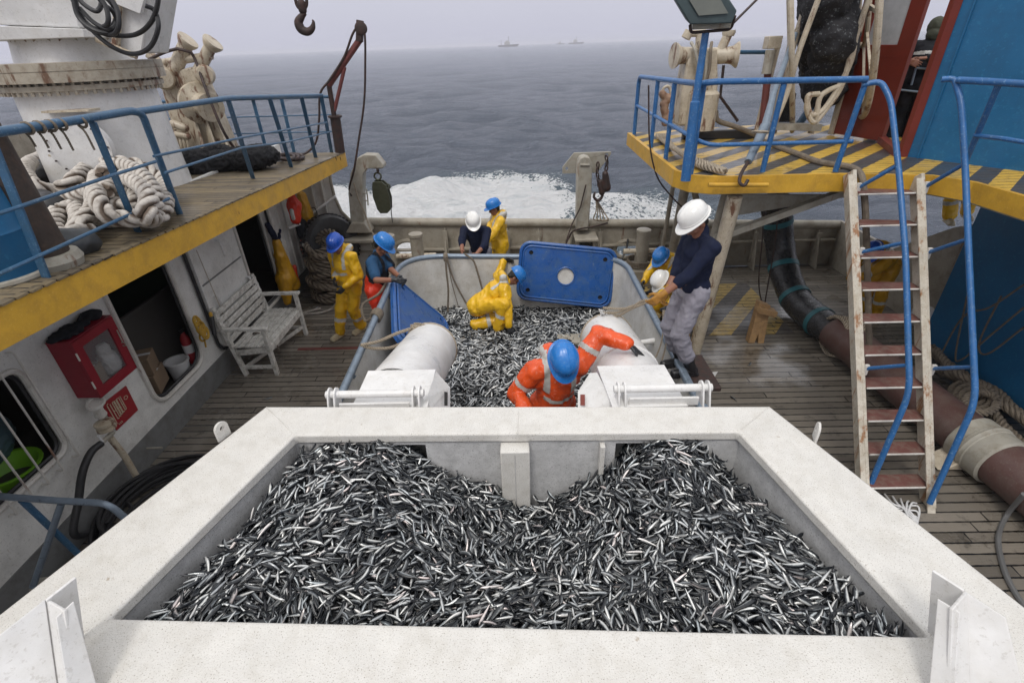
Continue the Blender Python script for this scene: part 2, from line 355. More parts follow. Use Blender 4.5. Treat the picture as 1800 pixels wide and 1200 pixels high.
def plank_mat(name, c1, c2, gap, width, stripes=None, stripe_fade=.5, wet=.25, axis='Y', paint=None, rough=.55):
    m = bpy.data.materials.new(name); m.use_nodes = True; t = m.node_tree; b = t.nodes['Principled BSDF']; L = t.links.new
    geo = nn(t, 'ShaderNodeNewGeometry'); pos = geo.outputs['Position']; sp = nn(t, 'ShaderNodeSeparateXYZ'); L(pos, sp.inputs[0])
    def mth(op, a, bb=None, c=None):
        n = nn(t, 'ShaderNodeMath', operation=op)
        for i, x in enumerate((a, bb, c)):
            if x is None: continue
            if isinstance(x, (int, float)): n.inputs[i].default_value = x
            else: L(x, n.inputs[i])
        return n.outputs[0]
    u = sp.outputs['Y'] if axis == 'Y' else sp.outputs['X']; vv = sp.outputs['X'] if axis == 'Y' else sp.outputs['Y']
    s = mth('DIVIDE', u, width); fr = mth('FRACT', s); idx = mth('FLOOR', s)
    wn = nn(t, 'ShaderNodeTexWhiteNoise', noise_dimensions='1D'); L(idx, wn.inputs['W'])
    # board ends
    seg = mth('DIVIDE', mth('ADD', vv, mth('MULTIPLY', wn.outputs['Value'], 3.7)), 2.6); sf = mth('FRACT', seg); si = mth('FLOOR', seg)
    wn2 = nn(t, 'ShaderNodeTexWhiteNoise', noise_dimensions='2D'); cb = nn(t, 'ShaderNodeCombineXYZ'); L(idx, cb.inputs[0]); L(si, cb.inputs[1]); L(cb.outputs[0], wn2.inputs['Vector'])
    d = mth('MINIMUM', mth('MULTIPLY', fr, width), mth('MULTIPLY', mth('SUBTRACT', 1.0, fr), width))
    d2 = mth('MINIMUM', mth('MULTIPLY', sf, 2.6), mth('MULTIPLY', mth('SUBTRACT', 1.0, sf), 2.6))
    edge = mth('MINIMUM', d, mth('ADD', d2, .002))
    en = nn(t, 'ShaderNodeTexNoise', Scale=14.0, Detail=3.0); L(pos, en.inputs['Vector'])
    edge = mth('ADD', edge, mth('MULTIPLY', mth('SUBTRACT', en.outputs['Fac'], .5), .012))
    gm = nn(t, 'ShaderNodeMapRange', interpolation_type='SMOOTHSTEP'); L(edge, gm.inputs['Value']); gm.inputs['From Min'].default_value = gap*.35; gm.inputs['From Max'].default_value = gap
    mp = nn(t, 'ShaderNodeMapping'); L(pos, mp.inputs['Vector']); mp.inputs['Scale'].default_value = (1.2, 14, 1) if axis == 'Y' else (14, 1.2, 1)
    gr = nn(t, 'ShaderNodeTexNoise', Scale=5.0, Detail=8.0, Roughness=.7); L(mp.outputs[0], gr.inputs['Vector'])
    f = mth('ADD', mth('MULTIPLY', wn2.outputs['Value'], .6), mth('MULTIPLY', gr.outputs['Fac'], .55))
    mx = nn(t, 'ShaderNodeMix', data_type='RGBA'); L(f, mx.inputs[0]); mx.inputs[6].default_value = (*c1, 1); mx.inputs[7].default_value = (*c2, 1); cur = mx.outputs[2]
    big = nn(t, 'ShaderNodeTexNoise', Scale=.9, Detail=6.0, Roughness=.6); L(pos, big.inputs['Vector'])
    if stripes:
        w_, ang, ya, yb = stripes
        q = mth('ADD', mth('MULTIPLY', sp.outputs['X'], -math.sin(ang)), mth('MULTIPLY', sp.outputs['Y'], math.cos(ang)))
        q = mth('FRACT', mth('DIVIDE', q, w_))
        st = mth('LESS_THAN', mth('ADD', q, mth('MULTIPLY', mth('SUBTRACT', en.outputs['Fac'], .5), .08)), .5)
        cm = nn(t, 'ShaderNodeMix', data_type='RGBA'); L(st, cm.inputs[0]); cm.inputs[6].default_value = (*yb, 1); cm.inputs[7].default_value = (*ya, 1)
        wr = nn(t, 'ShaderNodeTexNoise', Scale=9.0, Detail=9.0, Roughness=.75); L(mp.outputs[0], wr.inputs['Vector'])
        wm = nn(t, 'ShaderNodeMapRange'); L(wr.outputs['Fac'], wm.inputs['Value']); wm.inputs['From Min'].default_value = stripe_fade-.08; wm.inputs['From Max'].default_value = stripe_fade+.08
        wm.inputs['To Min'].default_value = 1; wm.inputs['To Max'].default_value = 0
        m2 = nn(t, 'ShaderNodeMix', data_type='RGBA'); L(wm.outputs[0], m2.inputs[0]); L(cur, m2.inputs[6]); L(cm.outputs[2], m2.inputs[7]); cur = m2.outputs[2]
    # stains
    st2 = nn(t, 'ShaderNodeTexNoise', Scale=6.0, Detail=6.0, Roughness=.7); L(pos, st2.inputs['Vector'])
    sm = nn(t, 'ShaderNodeMapRange'); L(st2.outputs['Fac'], sm.inputs['Value']); sm.inputs['From Min'].default_value = .56; sm.inputs['From Max'].default_value = .68; sm.inputs['To Max'].default_value = .6
    m3 = nn(t, 'ShaderNodeMix', data_type='RGBA'); L(sm.outputs[0], m3.inputs[0]); L(cur, m3.inputs[6]); m3.inputs[7].default_value = (.02, .017, .013, 1)
    m4 = nn(t, 'ShaderNodeMix', data_type='RGBA'); L(gm.outputs[0], m4.inputs[0]); m4.inputs[6].default_value = (.008, .007, .006, 1); L(m3.outputs[2], m4.inputs[7])
    L(m4.outputs[2], b.inputs['Base Color'])
    rr = nn(t, 'ShaderNodeMapRange'); L(big.outputs['Fac'], rr.inputs['Value']); rr.inputs['From Min'].default_value = .42; rr.inputs['From Max'].default_value = .58
    rr.inputs['To Min'].default_value = rough-wet; rr.inputs['To Max'].default_value = rough+.15
    L(mth('ADD', rr.outputs[0], mth('MULTIPLY', mth('SUBTRACT', gr.outputs['Fac'], .5), .25)), b.inputs['Roughness'])
    cw = nn(t, 'ShaderNodeMapRange'); L(big.outputs['Fac'], cw.inputs['Value']); cw.inputs['From Min'].default_value = .56; cw.inputs['From Max'].default_value = .42; cw.inputs['To Max'].default_value = min(1, wet*2.2); L(cw.outputs[0], b.inputs['Coat Weight']); b.inputs['Coat Roughness'].default_value = .12
    hb = mth('ADD', mth('MULTIPLY', gm.outputs[0], 1.0), mth('MULTIPLY', gr.outputs['Fac'], .25))
    bp = nn(t, 'ShaderNodeBump', Strength=.8, Distance=.012); L(hb, bp.inputs['Height']); L(bp.outputs[0], b.inputs['Normal'])
    return m
M['deck'] = plank_mat('wet_deck_planks', (.078, .068, .056), (.235, .208, .172), .011, .118, wet=.40, rough=.52)
M['updeck'] = plank_mat('worn_upper_deck_planks', (.06, .052, .046), (.24, .185, .105), .010, .105, wet=.12)
YEL = (.60, .38, .05); GRY = (.055, .055, .058)
M['stripes'] = plank_mat('yellow_black_striped_planks', (.08, .07, .06), (.18, .15, .12), .006, .105, stripes=(.36, R_(43), YEL, GRY), stripe_fade=.60, wet=.2)
M['stripesf'] = plank_mat('faded_striped_planks', (.10, .085, .07), (.20, .17, .14), .009, .118, stripes=(.55, R_(52), (.50, .34, .07), (.06, .06, .065)), stripe_fade=.52, wet=.2)
from mathutils.geometry import tessellate_polygon
def holed(mb, outer, holes, fn, d):
    loops = [outer]+holes; flat = [p for l in loops for p in l]
    tris = tessellate_polygon([[V(p[0], p[1], 0) for p in l] for l in loops])
    a = [fn(*p) for p in flat]; d = Vector(d); n = len(flat)
    fs = []
    for t in tris:
        t = tuple(t); nr = (a[t[1]]-a[t[0]]).cross(a[t[2]]-a[t[0]])
        if nr.dot(d) > 0: t = t[::-1]
        fs.append(t); fs.append(tuple(i+n for i in t[::-1]))
    o = 0
    for l in loops:
        m = len(l)
        for i in range(m): fs.append((o+i, o+(i+1) % m, n+o+(i+1) % m, n+o+i))
        o += m
    s = mb.add(a+[p+d for p in a], fs); return s
def rr(x0, y0, x1, y1, r, n=5):
    o = []
    for cx, cy, a0 in ((x1-r, y1-r, 0), (x0+r, y1-r, 90), (x0+r, y0+r, 180), (x1-r, y0+r, 270)):
        for k in range(n+1):
            a = R_(a0+90*k/n); o.append((cx+r*math.cos(a), cy+r*math.sin(a)))
    return o
def circ(cx, cy, r, n=20, ry=None): return [(cx+r*math.cos(2*math.pi*k/n), cy+(ry or r)*math.sin(2*math.pi*k/n)) for k in range(n)]
# ================================================================ SEA
def make_sea():
    N = 520; s = np.linspace(-1, 1, N); k = 7.6
    gx = np.sinh(s*k)/np.sinh(k)*9000; gy = gx+22
    X, Y = np.meshgrid(gx, gy); rng = np.random.RandomState(3)
    Z = np.zeros_like(X); D = np.hypot(X, Y)
    sp_ = np.maximum(np.gradient(gx)[None, :], np.gradient(gy)[:, None])
    for i in range(64):
        lam = 1.0*1.055**i; 
        if lam > 70: lam = 8+rng.rand()*50
        th = -1.35+rng.randn()*.75; kx, ky = math.cos(th)*2*math.pi/lam, math.sin(th)*2*math.pi/lam
        amp = .019*lam**.66*(1 if lam < 12 else .45); fade = np.clip((lam/sp_-2.5)/3, 0, 1)
        ph = kx*X+ky*Y+rng.rand()*6.28+.6*np.sin(X*.05+i)+.6*np.cos(Y*.04+i*2); Z += amp*fade*(1-2*np.abs(np.sin(ph/2))**1.3)*.75
    Z -= Z[D < 150].mean(); Z -= 2.0
    # wake: churned water, higher and rougher
    poly = [P(x, y, Z=-2) for x, y in ((480, 330), (560, 326), (600, 323), (655, 336), (700, 330), (740, 318), (790, 308), (850, 303), (910, 303), (960, 308), (985, 318), (955, 326), (1000, 336), (1010, 352), (1010, 375), (1060, 400), (1060, 460), (400, 470))]
    px = np.array([p.x for p in poly]); py = np.array([p.y for p in poly])
    def inside(X, Y):
        r = np.zeros(X.shape, bool); j = len(px)-1
        for i in range(len(px)):
            c = ((py[i] > Y) != (py[j] > Y)) & (X < (px[j]-px[i])*(Y-py[i])/(py[j]-py[i]+1e-9)+px[i]); r ^= c; j = i
        return r
    def segd(X, Y):
        d = np.full(X.shape, 1e9); j = len(px)-1
        for i in range(len(px)):
            vx, vy = px[i]-px[j], py[i]-py[j]; t = np.clip(((X-px[j])*vx+(Y-py[j])*vy)/(vx*vx+vy*vy), 0, 1)
            d = np.minimum(d, np.hypot(X-px[j]-t*vx, Y-py[j]-t*vy)); j = i
        return d
    near = D < 90; ins = inside(X, Y) & near; dd = np.where(near, segd(X, Y), 99)
    foam = np.where(ins, np.clip(.60+dd*.22, 0, .95), np.clip(.60-dd*.22, 0, 1))
    # speckled trailing foam to starboard
    c = P(1120, 372, Z=-2); g = np.exp(-(((X-c.x)/4.6)**2+((Y-c.y)/4.2)**2)); foam = np.maximum(foam, np.clip(g*.80, 0, .64))
    c = P(1030, 345, Z=-2); g = np.exp(-(((X-c.x)/2.6)**2+((Y-c.y)/2.6)**2)); foam = np.maximum(foam, np.clip(g*.9, 0, .66))
    foam = np.where(near, foam, 0)
    Z += np.where(ins, .28*np.clip(dd/2, 0, 1)+.15*np.sin(X*2.1+np.sin(Y*1.7)*2)*np.sin(Y*2.6+np.cos(X)*1.5), 0)
    n = N*N; idx = np.arange(n).reshape(N, N)
    f = np.stack([idx[:-1, :-1], idx[:-1, 1:], idx[1:, 1:], idx[1:, :-1]], -1).reshape(-1, 4)
    me = bpy.data.meshes.new('sea'); me.vertices.add(n); me.vertices.foreach_set('co', np.stack([X, Y, Z], -1).astype('f').ravel())
    me.loops.add(f.size); me.loops.foreach_set('vertex_index', f.ravel().astype('i')); me.polygons.add(len(f)); me.polygons.foreach_set('loop_start', np.arange(0, f.size, 4, dtype='i')); me.update(calc_edges=True)
    at = me.attributes.new('foam', 'FLOAT', 'POINT'); at.data.foreach_set('value', foam.astype('f').ravel()); me.shade_smooth()
    o = bpy.data.objects.new('sea', me); COL.objects.link(o); o['kind'] = 'structure'
    m = bpy.data.materials.new('sea_water'); m.use_nodes = True; t = m.node_tree; b = t.nodes['Principled BSDF']; L = t.links.new
    b.inputs['IOR'].default_value = 1.333; mp = None; b.inputs['Specular IOR Level'].default_value = .5
    geo = nn(t, 'ShaderNodeNewGeometry'); a = nn(t, 'ShaderNodeAttribute', attribute_name='foam')
    mp = nn(t, 'ShaderNodeMapping'); L(geo.outputs['Position'], mp.inputs['Vector']); mp.inputs['Scale'].default_value = (.6, 1.6, 1)
    n1 = nn(t, 'ShaderNodeTexNoise', Scale=1.3, Detail=9.0, Roughness=.72); L(geo.outputs['Position'], n1.inputs['Vector'])
    n2 = nn(t, 'ShaderNodeTexNoise', Scale=7.0, Detail=4.0, Roughness=.6); L(geo.outputs['Position'], n2.inputs['Vector'])
    ad = nn(t, 'ShaderNodeMath', operation='ADD'); L(a.outputs['Fac'], ad.inputs[0])
    m1 = nn(t, 'ShaderNodeMath', operation='MULTIPLY_ADD'); L(n1.outputs['Fac'], m1.inputs[0]); m1.inputs[1].default_value = .7; m1.inputs[2].default_value = -.35
    m2 = nn(t, 'ShaderNodeMath', operation='MULTIPLY_ADD'); L(n2.outputs['Fac'], m2.inputs[0]); m2.inputs[1].default_value = 1.0; m2.inputs[2].default_value = -.5
    L(m1.outputs[0], ad.inputs[1]); ad2 = nn(t, 'ShaderNodeMath', operation='ADD'); L(ad.outputs[0], ad2.inputs[0]); L(m2.outputs[0], ad2.inputs[1])
    r = nn(t, 'ShaderNodeMapRange', interpolation_type='SMOOTHSTEP'); L(ad2.outputs[0], r.inputs['Value']); r.inputs['From Min'].default_value = .50; r.inputs['From Max'].default_value = .64
    g = nn(t, 'ShaderNodeMath', operation='GREATER_THAN'); L(a.outputs['Fac'], g.inputs[0]); g.inputs[1].default_value = .02
    mu = nn(t, 'ShaderNodeMath', operation='MULTIPLY'); L(r.outputs[0], mu.inputs[0]); L(g.outputs[0], mu.inputs[1])
    wa = nn(t, 'ShaderNodeTexNoise', Scale=.26, Detail=14.0, Roughness=.66); L(mp.outputs[0], wa.inputs['Vector'])
    aer = nn(t, 'ShaderNodeMix', data_type='RGBA'); L(a.outputs['Fac'], aer.inputs[0]); aer.inputs[6].default_value = (.15, .175, .225, 1); aer.inputs[7].default_value = (.11, .17, .19, 1)
    mc = nn(t, 'ShaderNodeMix', data_type='RGBA'); L(mu.outputs[0], mc.inputs[0]); L(aer.outputs[2], mc.inputs[6])
    fr = nn(t, 'ShaderNodeMix', data_type='RGBA'); nf = nn(t, 'ShaderNodeTexNoise', Scale=.8, Detail=10.0, Roughness=.75); L(mp.outputs[0], nf.inputs['Vector']); rf = nn(t, 'ShaderNodeMapRange'); rf.inputs['From Min'].default_value = .30; rf.inputs['From Max'].default_value = .50; L(nf.outputs['Fac'], rf.inputs['Value']); L(rf.outputs[0], fr.inputs[0]); fr.inputs[6].default_value = (.66, .71, .74, 1); fr.inputs[7].default_value = (.98, .99, 1, 1); fr.clamp_factor = True
    L(fr.outputs[2], mc.inputs[7]); L(mc.outputs[2], b.inputs['Base Color'])
    ro = nn(t, 'ShaderNodeMapRange'); L(mu.outputs[0], ro.inputs['Value']); ro.inputs['To Min'].default_value = .13; ro.inputs['To Max'].default_value = .85; L(ro.outputs[0], b.inputs['Roughness'])
    bp = nn(t, 'ShaderNodeBump', Strength=1.0, Distance=4.2); L(wa.outputs['Fac'], bp.inputs['Height'])
    bp2 = nn(t, 'ShaderNodeBump', Strength=.9, Distance=.30); L(n1.outputs['Fac'], bp2.inputs['Height']); L(bp.outputs[0], bp2.inputs['Normal']); L(bp2.outputs[0], b.inputs['Normal'])
    me.materials.append(m)
make_sea()
# ================================================================ HULL, DECK, BULWARK
h = MB().prism([V(-8.6, -6, -.02), V(6.6, -6, -.02), V(6.6, 9.9, -.02), V(-4.4, 9.9, -.02), V(-8.2, 9.6, -.02)], (0, 0, -2.6)).build('hull', M['hull'], smooth=False)
tag(h, 'dark blue steel hull of the fishing vessel below the deck', 'hull')
for k_, (xa_, xb_, yp_) in enumerate(((-3.35, -2.15, P(390, 722, Z=0).y), (-3.6, -2.0, P(610, 612, Z=0).y))):
    tag(MB().box(((xa_+xb_)/2, yp_, .003), (xb_-xa_, .10 if k_ == 0 else .07, .006)).build('deck', M['maroon'] if k_ else M['darkdeck'], smooth=False), kind='structure')
d = MB().add([V(-8.2, -6, 0), V(6.35, -6, 0), V(6.35, 9.78, 0), V(-8.2, 9.6, 0)], [(0, 1, 2, 3)]).build('deck', M['deck'], smooth=False); tag(d, kind='structure')
sp1 = MB().prism([V(2.0, 6.95, 0), V(4.35, 6.95, 0), V(4.35, 8.9, 0), V(2.0, 8.9, 0)], (0, 0, .004)).build('striped_deck_paint', M['stripesf'], smooth=False); tag(sp1, kind='structure')
def bz(x): return 1.03-.033*x
bw = thing('stern_bulwark', 'long grimy cream steel bulwark across the stern with a rounded cap rail', 'bulwark', (1, 9.8, 0))
hl = []
for cx, cz in ((P(718, 437, Y=9.8), 0), (P(1103, 437, Y=9.8), 0)):
    hl.append(circ(cx.x, cx.z, .25, 24, .17))
holed(MB(), [(-3.3, 0), (6.4, 0), (6.4, bz(6.4)), (-3.3, bz(-3.3))], hl, lambda x, z: V(x, 9.78, z), (0, .05, 0)).build('plating', M['bulwark'], bw)
MB().tube([V(-3.3, 9.80, bz(-3.3)), V(6.4, 9.80, bz(6.4))], .085, 12).build('cap_rail', M['bulwark'], bw)
for x in np.arange(-2.75, 6.3, .62):
    if abs(x-hl[0][0][0]+.25) < .4 or abs(x-hl[1][0][0]+.25) < .4: continue
    b_ = MB(); b_.prism([V(x, 9.775, .02), V(x, 9.45, .02), V(x, 9.52, .3), V(x, 9.70, bz(x)-.10), V(x, 9.775, bz(x)-.10)], (.02, 0, 0)); b_.box((x+.01, 9.56+.1, bz(x)*.5), (.09, .02, bz(x)-.25)); b_.build('bracket', M['bulwark'], bw)
MB().box((1.5, 9.72, .55), (9.6, .11, .03)).build('stringer', M['bulwark'], bw)
for l in hl:
    cx = sum(p[0] for p in l)/len(l); cz = sum(p[1] for p in l)/len(l)
    MB().tube([V(cx+(p[0]-cx)*1.08, 9.77, cz+(p[1]-cz)*1.08) for p in l], .045, 8, True).build('fairlead', M['bulwark'], bw)
wg = thing('bulwark_wing', 'tall pale steel wing plate curving down from the cabin to the stern bulwark', 'bulwark wing', (-4, 9.7, 0))
pl = [P(x, y, Y=9.72) for x, y in ((640, 402), (618, 390), (600, 372), (588, 346), (581, 318), (577, 275))]
poly = pl+[V(-4.62, 9.72, 2.5), V(-4.62, 9.72, 0), V(-2.9, 9.72, 0)]
MB().prism(poly, (0, .05, 0)).build('plate', M['whiterust'], wg)
MB().tube(pl, .03, 8).build('edge_bead', M['bulwark'], wg)
MB().tube([P(548, 376, Y=9.55), P(590, 345, Y=9.65)], .025, 8).build('grab_bar', M['white'], wg)
for x in (-3.95, -3.75): MB().box((x, 9.67, 1.1), (.02, .1, 2.0)).build('stiffener', M['whiterust'], wg)
# ================================================================ LEFT CABIN
CX = -4.38
cab = thing('deckhouse', 'white painted deckhouse side with a grey skirting under the port upper deck', 'deckhouse', (CX, 4, 0))
op = {'win': rr(2.05, .90, 3.57, 1.84, .12), 'gal': rr(4.72, .50, 5.76, 2.2, .2), 'door': rr(7.42, .30, 8.28, 2.15, .2)}
holed(MB(), [(-5, .34), (9.7, .34), (9.7, 2.65), (-5, 2.65)], list(op.values()), lambda y, z: V(CX, y, z), (-.06, 0, 0)).build('wall', M['cabin'], cab)
holed(MB(), [(-5, 0.004), (9.7, 0.004), (9.7, .345), (-5, .345)], [], lambda y, z: V(CX+.012, y, z), (-.06, 0, 0)).build('skirting', M['cabingrey'], cab)
for k, l in op.items():
    fr = MB().tube([V(CX+.01, y, z) for y, z in l], .028, 8, True).build('opening_frame', M['whiterust'], cab)
    MB().tube([V(CX-.03, y+(-.03 if y > sum(q[0] for q in l)/len(l) else .03), z+(-.03 if z > sum(q[1] for q in l)/len(l) else .03)) for y, z in l], .018, 6, True).build('rubber_seal', M['black'], fr)
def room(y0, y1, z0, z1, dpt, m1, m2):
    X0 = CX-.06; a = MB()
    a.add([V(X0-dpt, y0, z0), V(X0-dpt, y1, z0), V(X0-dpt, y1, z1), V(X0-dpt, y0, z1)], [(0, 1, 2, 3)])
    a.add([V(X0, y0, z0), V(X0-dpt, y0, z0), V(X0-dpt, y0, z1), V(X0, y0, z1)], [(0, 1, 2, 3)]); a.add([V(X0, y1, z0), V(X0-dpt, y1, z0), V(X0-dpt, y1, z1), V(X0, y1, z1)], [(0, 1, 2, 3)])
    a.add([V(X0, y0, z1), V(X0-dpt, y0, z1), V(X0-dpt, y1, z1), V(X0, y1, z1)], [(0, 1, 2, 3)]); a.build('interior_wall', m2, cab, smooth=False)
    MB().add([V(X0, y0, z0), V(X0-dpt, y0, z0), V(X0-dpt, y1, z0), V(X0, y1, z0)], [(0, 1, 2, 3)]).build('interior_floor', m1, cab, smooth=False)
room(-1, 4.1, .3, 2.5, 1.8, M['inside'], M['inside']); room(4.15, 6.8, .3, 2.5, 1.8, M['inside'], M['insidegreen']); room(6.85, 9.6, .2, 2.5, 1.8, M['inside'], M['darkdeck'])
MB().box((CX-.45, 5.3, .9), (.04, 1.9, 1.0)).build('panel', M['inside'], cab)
# window bars
for i, (x0, y0, x1, y1) in enumerate(((25, 635, 132, 790), (0, 655, 103, 812), (0, 722, 78, 838), (0, 785, 50, 862), (0, 858, 20, 890))):
    b0 = P(x1, y1, X=CX+.07); zt = 1.98; 
    MB().tube(rounded([V(CX, b0.y, .80), V(CX+.07, b0.y, .80), V(CX+.07, b0.y, zt), V(CX, b0.y, zt)], .02, 3), .009, 7).build('window_bar', M['whiterust'], cab)
def door_leaf(parent, y0, y1, z0, z1, x, name='door'):
    s_ = holed(MB(), rr(y0, z0, y1, z1, .16), [], lambda y, z: V(x+.05, y, z), (-.04, 0, 0)).build(name, M['cabin'], parent, bev=.008)
    MB().tube([V(x+.005, y, z) for y, z in rr(y0-.03, z0-.03, y1+.03, z1+.03, .18)], .022, 8, True).build('rubber_seal', M['black'], s_)
    return s_
dl = door_leaf(cab, 6.12, 7.26, .42, 2.1, CX+.03)
MB().box((CX+.085, 6.69, 1.42), (.012, 1.08, .02)).build('stiffener', M['cabingrey'], dl)
for yy, zz in ((6.3, 1.2), (7.2, 1.1), (6.75, 1.85)):
    MB().tube(rounded([V(CX+.07, yy, zz), V(CX+.14, yy, zz), V(CX+.14, yy+.02, zz-.25)], .03, 3), .014, 8).build('dog_handle', M['white'], dl)
MB().tube([V(CX+.13, 6.22, 1.9), V(CX+.13, 6.30, .75)], .005, 5).build('lanyard', M['ropet'], dl)
dl2 = door_leaf(cab, 8.5, 9.45, .35, 2.15, CX+.02, 'door')
for k in range(3): MB().box((CX+.085, 8.75+k*.25, 1.25), (.03, .04, 1.7)).build('stiffener', M['cabin'], dl2)
MB().tube(rounded([V(CX+.05, 8.38, 2.1), V(CX+.12, 8.38, 2.1), V(CX+.12, 8.38, .3), V(CX+.05, 8.38, .3)], .05, 4), .03, 10).build('corner_pipe', M['whiterust'], cab)
for z in (1.5, .7): MB().cap(V(CX+.1, 8.33, z), V(CX+.1, 8.45, z), .035).build('hinge', M['whiterust'], cab)
# junk inside the openings
def carton(name, label, c, s, yaw, mt=None):
    t = thing(name, label, 'box', c); rot = Matrix.Rotation(yaw, 3, 'Z')
    MB().box(Vector(c)+V(0, 0, s[2]/2), s, rot).build('carton', mt or M['card'], t, bev=.006)
    MB().box(Vector(c)+V(0, 0, s[2]+.001), (s[0]*1.004, .05, .004), rot).build('packing_tape', M['plasticw'], t)
    return t
carton('cardboard_box', 'brown cardboard box on the floor just inside the large cabin opening', P(268, 682, X=CX-.32), (.30, .36, .26), .3)
carton('cardboard_box', 'second cardboard box set on top of the first inside the cabin opening', P(268, 682, X=CX-.32)+V(0, 0, .265), (.28, .32, .22), .4)
tp = thing('bucket', 'white tub beside the cardboard boxes inside the cabin opening', 'bucket', (CX-.25, 5.58, .3))
MB().lathe((CX-.25, 5.58, .3), (0, 0, 1), [(.11, 0), (.14, .28), (.155, .29), (.155, .31), (.13, .31), (.1, .02)], 20).build('tub', M['plasticw'], tp)
_e = P(342, 636, X=CX-.16)
ex = thing('fire_extinguisher', 'small red fire extinguisher on the edge of the large cabin opening', 'fire extinguisher', (CX-.12, 5.72, .8))
MB().lathe(_e, (0, 0, 1), [(.055, 0), (.06, .02), (.06, .38), (.03, .44), (.03, .47)], 16).build('cylinder', M['sign'], ex)
MB().box(_e+V(0, 0, .49), (.03, .1, .04)).build('valve', M['black'], ex); MB().lathe(_e+V(0, 0, .17), (0, 0, 1), [(.067, 0), (.067, .12)], 16).build('paper_label', M['plasticw'], ex)
gb = thing('basin', 'bright green plastic basin behind the barred cabin window', 'basin', (CX-.35, 3.3, .75))
MB().lathe((CX-.33, 3.28, .72), (0, 0, 1), [(.16, 0), (.25, .2), (.27, .21), (.27, .225), (.24, .22), (.15, .02)], 26).build('bowl', M['green'], gb)
for k, (yy, mm, lb) in enumerate(((2.9, 'plasticw', 'clear plastic tub at the front of the barred window sill'), (2.5, 'card', 'brown tub at the dark end of the barred window'))):
    tb = thing('food_tub', lb, 'tub', (CX-.3, yy, .8))
    MB().lathe((CX-.3, yy, .8), (0, 0, 1), [(.12, 0), (.16, .26), (.17, .27), (.17, .29), (.14, .29), (.11, .02)], 22).build('tub', M[mm], tb)
sk = thing('plastic_sack', 'blue grey plastic sack heaped behind the barred cabin window', 'sack', (CX-.6, 3.3, .9))
MB().ell((CX-.6, 3.35, 1.15), (.25, .35, .28)).ell((CX-.55, 3.1, 1.25), (.16, .2, .2)).build('sack', mat('sack_plastic', (.07, .12, .14), .4, dirt=(.12, .16, .18)), sk, vol=.02, it=4, disp=(.03, 9, (1, 1, 1)))
ct = MB().box((CX-.45, 3.0, .76), (.7, 2.2, .05)).build('counter', M['inside'], cab)
# red locker
rc = thing('fire_locker', 'deep red steel locker with a glazed door hung on the cabin wall', 'locker', (CX, 4.3, 1.5))
x0, x1 = CX+.004, CX+.215; _q = [P(x, y, X=x1+.02) for x, y in ((128, 602), (194, 555), (240, 645), (175, 701))]; y0, y1, z0, z1 = (_q[0].y+_q[3].y)/2, (_q[1].y+_q[2].y)/2, (_q[2].z+_q[3].z)/2, (_q[0].z+_q[1].z)/2
a = MB(); th = .012
a.box(((x0+x1)/2, y0, (z0+z1)/2), (x1-x0, th, z1-z0)); a.box(((x0+x1)/2, y1, (z0+z1)/2), (x1-x0, th, z1-z0))
a.box(((x0+x1)/2, (y0+y1)/2, z0), (x1-x0-.002, y1-y0-th, th)); a.prism([V(x0, y0-.01, z1), V(x1+.02, y0-.01, z1), V(x1+.02, y1+.01, z1), V(x0, y1+.01, z1)], (0, 0, th))
a.box((x0+.006, (y0+y1)/2, (z0+z1)/2), (.01, y1-y0-th*2, z1-z0-th*2)); a.build('case', M['red'], rc, bev=.003)
dr = holed(MB(), [(y0-.004, z0-.004), (y1+.004, z0-.004), (y1+.004, z1-.004), (y0-.004, z1-.004)], [[(y0+.09, z0+.09), (y1-.09, z0+.09), (y1-.09, z1-.09), (y0+.09, z1-.09)]], lambda y, z: V(x1+.022, y, z), (-.02, 0, 0)).build('door', M['red'], rc, bev=.003)
MB().box((x1+.008, (y0+y1)/2, (z0+z1)/2), (.004, y1-y0-.19, z1-z0-.19)).build('glass_pane', M['glass'], dr)
for zz in (z0+.15, z1-.15): MB().cyl((x1+.02, y0-.006, zz-.04), (x1+.02, y0-.006, zz+.04), .008, 8).build('hinge', M['whiterust'], dr)
MB().ring((x1+.035, y1-.03, (z0+z1)/2), (0, 1, 0), .022, .006, 12, 6).build('latch', M['galv'], dr)
MB().tube([V(x1+.028, y1-.02, z1-.3), V(x1+.028, y1-.02, z1-.15)], .006, 6).build('latch_bar', M['galv'], dr)
yc, zc = (y0+y1)/2, z0+.02
sb = thing('plastic_bag', 'full white plastic bag behind the glass of the red locker', 'bag', (CX+.1, yc+.1, zc))
MB().ell((CX+.12, yc+.12, zc+.15), (.08, .11, .15)).ell((CX+.12, yc+.12, zc+.3), (.05, .07, .07)).build('bag', M['plasticw'], sb, vol=.012, it=3, disp=(.02, 18, (1, 1, 1)))
carton('cardboard_box', 'open cardboard box beside the white bag in the red locker', (CX+.12, yc-.14, zc), (.15, .2, .26), 0)
ng = MB().ell((CX+.10, yc-.1, z1+.03), (.11, .22, .035)).ell((CX+.10, yc+.18, z1+.045), (.09, .12, .04)).build('cloth_heap', M['darkcloth'], None, vol=.014, it=2, disp=(.03, 12, (1, 1, 1)))
tag(ng, 'crumpled dark cloth lying on top of the red locker', 'cloth')
